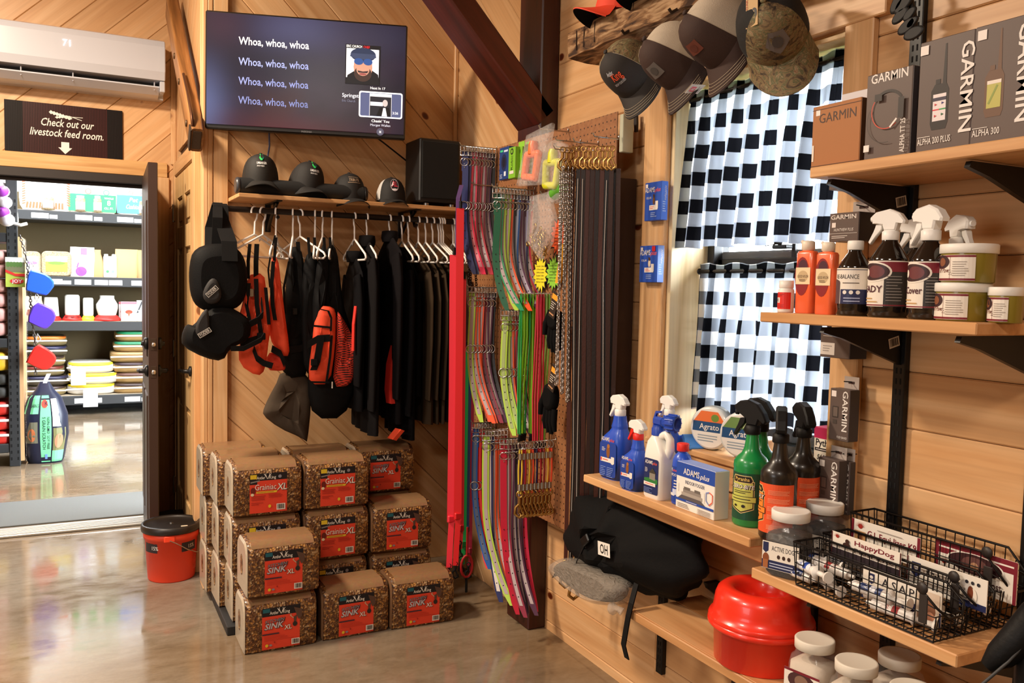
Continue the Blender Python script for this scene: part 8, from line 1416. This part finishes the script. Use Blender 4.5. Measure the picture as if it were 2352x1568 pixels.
for i in range(2): lsack(22, 858 + 30 * i, 886 + 30 * i, M('26241f', .6), 'dark sack under the yellow one on the left rack, %s' % ('upper', 'lower')[i], 'dark sacks on the left rack')
for i in range(3): lsack(28, 922 + 34 * i, 955 + 34 * i, M('c8281e', .45), 'red sack with white sewn edge on the left rack, %s from the top' % ORD[i], 'red sacks on the left rack', pr='ece8e0')
t = thing('white_bag', 'bulging white bag above the purple toys on the left rack', 'bag', def_(20, 512)); b = B(); puffy(b, smoothpoly([((def_(x, y) - def_(20, 512)).x, (def_(x, y) - def_(20, 512)).z) for x, y in ((-30, 512), (-30, 410), (8, 408), (30, 440), (42, 505), (38, 512))], 1), .2, WB, frame((0, .1, 0), (1, 0, 0), (0, 0, 1), (0, -1, 0))); b.build('bag_body', t); b = B(); b.tube([(.03, -.03, .0), (.08, -.05, -.015), (.12, -.03, .0)], .012, WB, 8); b.build('tied_corner', t)
for i, (x, y) in enumerate(((4, 440), (10, 465), (6, 488), (16, 505))): q = P(x, y, 1, YL - .08); t = thing('dog_toy', 'purple and white knotted toy, %s down at the left edge' % ORD[i], 'toy', q, 0, 'purple toys at the left edge'); b = B(); b.lathe([(.001, -.05), (.035, -.035), (.05, 0), (.035, .035), (.001, .05)], M('8a2a9a', .6) if i % 2 == 0 else M('e8e4ea', .6), 14, TR((0, 0, 0), 0, 1.2)); b.build('toy_ball', t); b = B(); b.lathe([(.047, -.012), (.053, 0), (.047, .012)], WTX, 14, TR((0, 0, 0), 0, 1.2), (0, 0)); b.build('band', t)
t, = (thing('hang_card', 'small green and red card reading Joy hung on the left rack post', 'card', P(35, 625, 1, YL - .02)),); s_ = S(P(35, 625, 1, YL)); w, h = 39 * s_, 68 * s_; b = B(); b.box((0, 0, 0), (w, .004, h), M('a8b84a', .5), .001); b.build('card', t); p = Print(); p.rect(-w / 2, -.0, w / 2, h / 2, M('6a6a4c', .5)); p.rect(-w / 2, h * .34, w / 2, h / 2, M('d0d4c8', .5)); [p.ell(w * (.16 * k - .36), h * .26, w * .1, h * .09, M('4a6a30', .5)) for k in range(5)]; p.poly([(-w / 2, .0), (-w / 2, .02), (0, -.01), (w / 2, -.01), (w / 2, -.03), (0, -.03)][::-1], M('c82a24', .5)); p.ell(w * .08, -h * .3, w * .36, h * .09, M('c83028', .5)); p.text('JOY', w * .08, -h * .35, h * .11, WTX, w=w * .52, bold=.04); p.build('card_print', t, flat((0, -.002, 0), (1, 0, 0), (0, 0, 1)), .0015)
# scoops on a chain
ts = thing('scoop_chain', 'thin chain hanging at the left rack with the feed scoops', 'chain', P(44, 540, 1, YL - .012)); cpts = [P(x, y, 1, YL - .03) - ts.location for x, y in ((46, 540), (60, 590), (67, 640), (72, 720), (80, 780), (82, 860))]; b = B(); [chain(b, cpts[i], cpts[i + 1], .03, .004, M('6a6866', .35, .9), .009) for i in range(5)]; o = b.build('chain', ts); o['kind'] = 'stuff'
for i, (pts, h, cn) in enumerate((([(66, 620), (84, 622), (112, 632), (128, 652), (112, 674), (104, 679), (62, 668), (58, 664)], '1f5ad8', 'blue'), ([(80, 692), (108, 702), (124, 712), (130, 730), (112, 752), (100, 756), (76, 745), (60, 737)], '5a3ac0', 'purple'), ([(84, 787), (108, 800), (124, 812), (131, 824), (122, 840), (104, 851), (80, 842), (62, 832), (58, 832)], 'e0261e', 'red'), ([(128, 915), (142, 918), (152, 936), (150, 946), (132, 942)], '2a5ae0', 'second blue'))):
    yy = YL - .07 if i < 3 else YL + .25; c = P(sum(p_[0] for p_ in pts) / len(pts), sum(p_[1] for p_ in pts) / len(pts), 1, yy); t = thing('feed_scoop', '%s plastic feed scoop %s' % (cn, 'hanging on the chain' if i < 3 else 'peeking out behind the striped feed bag'), 'scoop', c, 0, 'plastic feed scoops'); b = B(); o_ = [((P(x, y, 1, yy) - c).x, (P(x, y, 1, yy) - c).z) for x, y in pts]; puffy(b, smoothpoly(o_, 1), .07, M(h, .45), frame((0, 0, 0), (1, 0, 0), (0, 0, 1), (0, -1, 0)), .05); b.build('scoop', t)
    if i < 3: b = B(); b.tube([V((o_[0][0] * .8, -.01, o_[0][1])), V((o_[0][0] * .8 - .01, -.01, o_[0][1] + .03)), V((o_[0][0] * .8, -.01, o_[0][1] + .07)), V((o_[0][0] * .8 + .02, -.01, o_[0][1] + .03))], .005, CHROME, 6, True); b.build('snap_clip', t)
# striped feed bag on the floor
q = P(104, 1064, 2, 0); t = thing('feed_bag', 'navy and mint feed bag lettered 5 Grain Scratch standing on the floor', 'bag', (q.x, q.y + .09, 0)); s_ = S(q); H_ = 186 * s_; W_ = 98 * s_; b = B(); NV = M('1a2038', .35, bump=.15, bs=20); secs = ((0, .72, .16), (.04, .8, .19), (.35, 1, .22), (.6, .96, .2), (.8, .72, .14), (.9, .4, .08), (1, .2, .02)); b.loft([rrect(W_ * k, d, d * .45, H_ * z, 4) for z, k, d in secs], NV); b.build('bag_body', t)
def fb(u, v, l):
    z = max(0, min(1, v / H_)); k = d = 0
    for (z0, k0, d0), (z1, k1, d1) in zip(secs, secs[1:]):
        if z0 <= z <= z1: f_ = (z - z0) / (z1 - z0); k = k0 + (k1 - k0) * f_; d = d0 + (d1 - d0) * f_
    uu = u / (W_ / 2); return V((u * k, -d / 2 * (1 - max(0, abs(uu) - .55) * 1.1) - l, v))
p = Print(.02); MT = M('7adca0', .4); hw = W_ / 2
def col_(x0, x1, z0, z1, m_):
    n = 6
    for k in range(n): p.rect(x0 * hw, H_ * (z0 + (z1 - z0) * k / n), x1 * hw, H_ * (z0 + (z1 - z0) * (k + 1) / n), m_); p.n -= 1
col_(-.2, .28, .02, .84, MT); col_(.34, .88, .02, .16, MT); col_(-.9, -.28, .62, .84, MT); col_(-.86, -.3, .26, .52, M('6a6a58', .5)); col_(.36, .88, .16, .44, M('7a7a50', .5)); col_(.34, .8, .46, .8, M('d8dcd4', .4)); p.n += 2
p.ell(-.55 * hw, H_ * .36, hw * .16, H_ * .08, M('b8683c', .5)); p.ell(.6 * hw, H_ * .28, hw * .18, H_ * .09, M('c88a6a', .5)); p.ell(.0, H_ * .74, hw * .16, H_ * .05, M('e04a3c', .5)); p.text('K', .1 * hw, H_ * .72, H_ * .05, NV, bold=.03); p.text('5 GRAIN SCRATCH', -.1 * hw, H_ * .38, H_ * .036, NV, w=H_ * .4, rot=-PI / 2, bold=.02); p.text('NON-GMO  SOY FREE', .1 * hw, H_ * .38, H_ * .03, NV, w=H_ * .4, rot=-PI / 2, bold=.01); p.rect(-.0 * hw, H_ * .06, .12 * hw, H_ * .12, M('6a90d8', .5)); p.text('GRAIN S', -.55 * hw, H_ * .7, H_ * .04, NV, w=W_ * .26, bold=.02)
p.build('bag_print', t, fb, .003, .0006); b = B(); b.ribbon([(0, -.01, H_ * .97), (.01, -.02, H_ * 1.03), (.03, -.02, H_ * 1.1)], (1, 0, 0), .03, .006, WB); b.build('white_tie', t, 'white tie at the top')
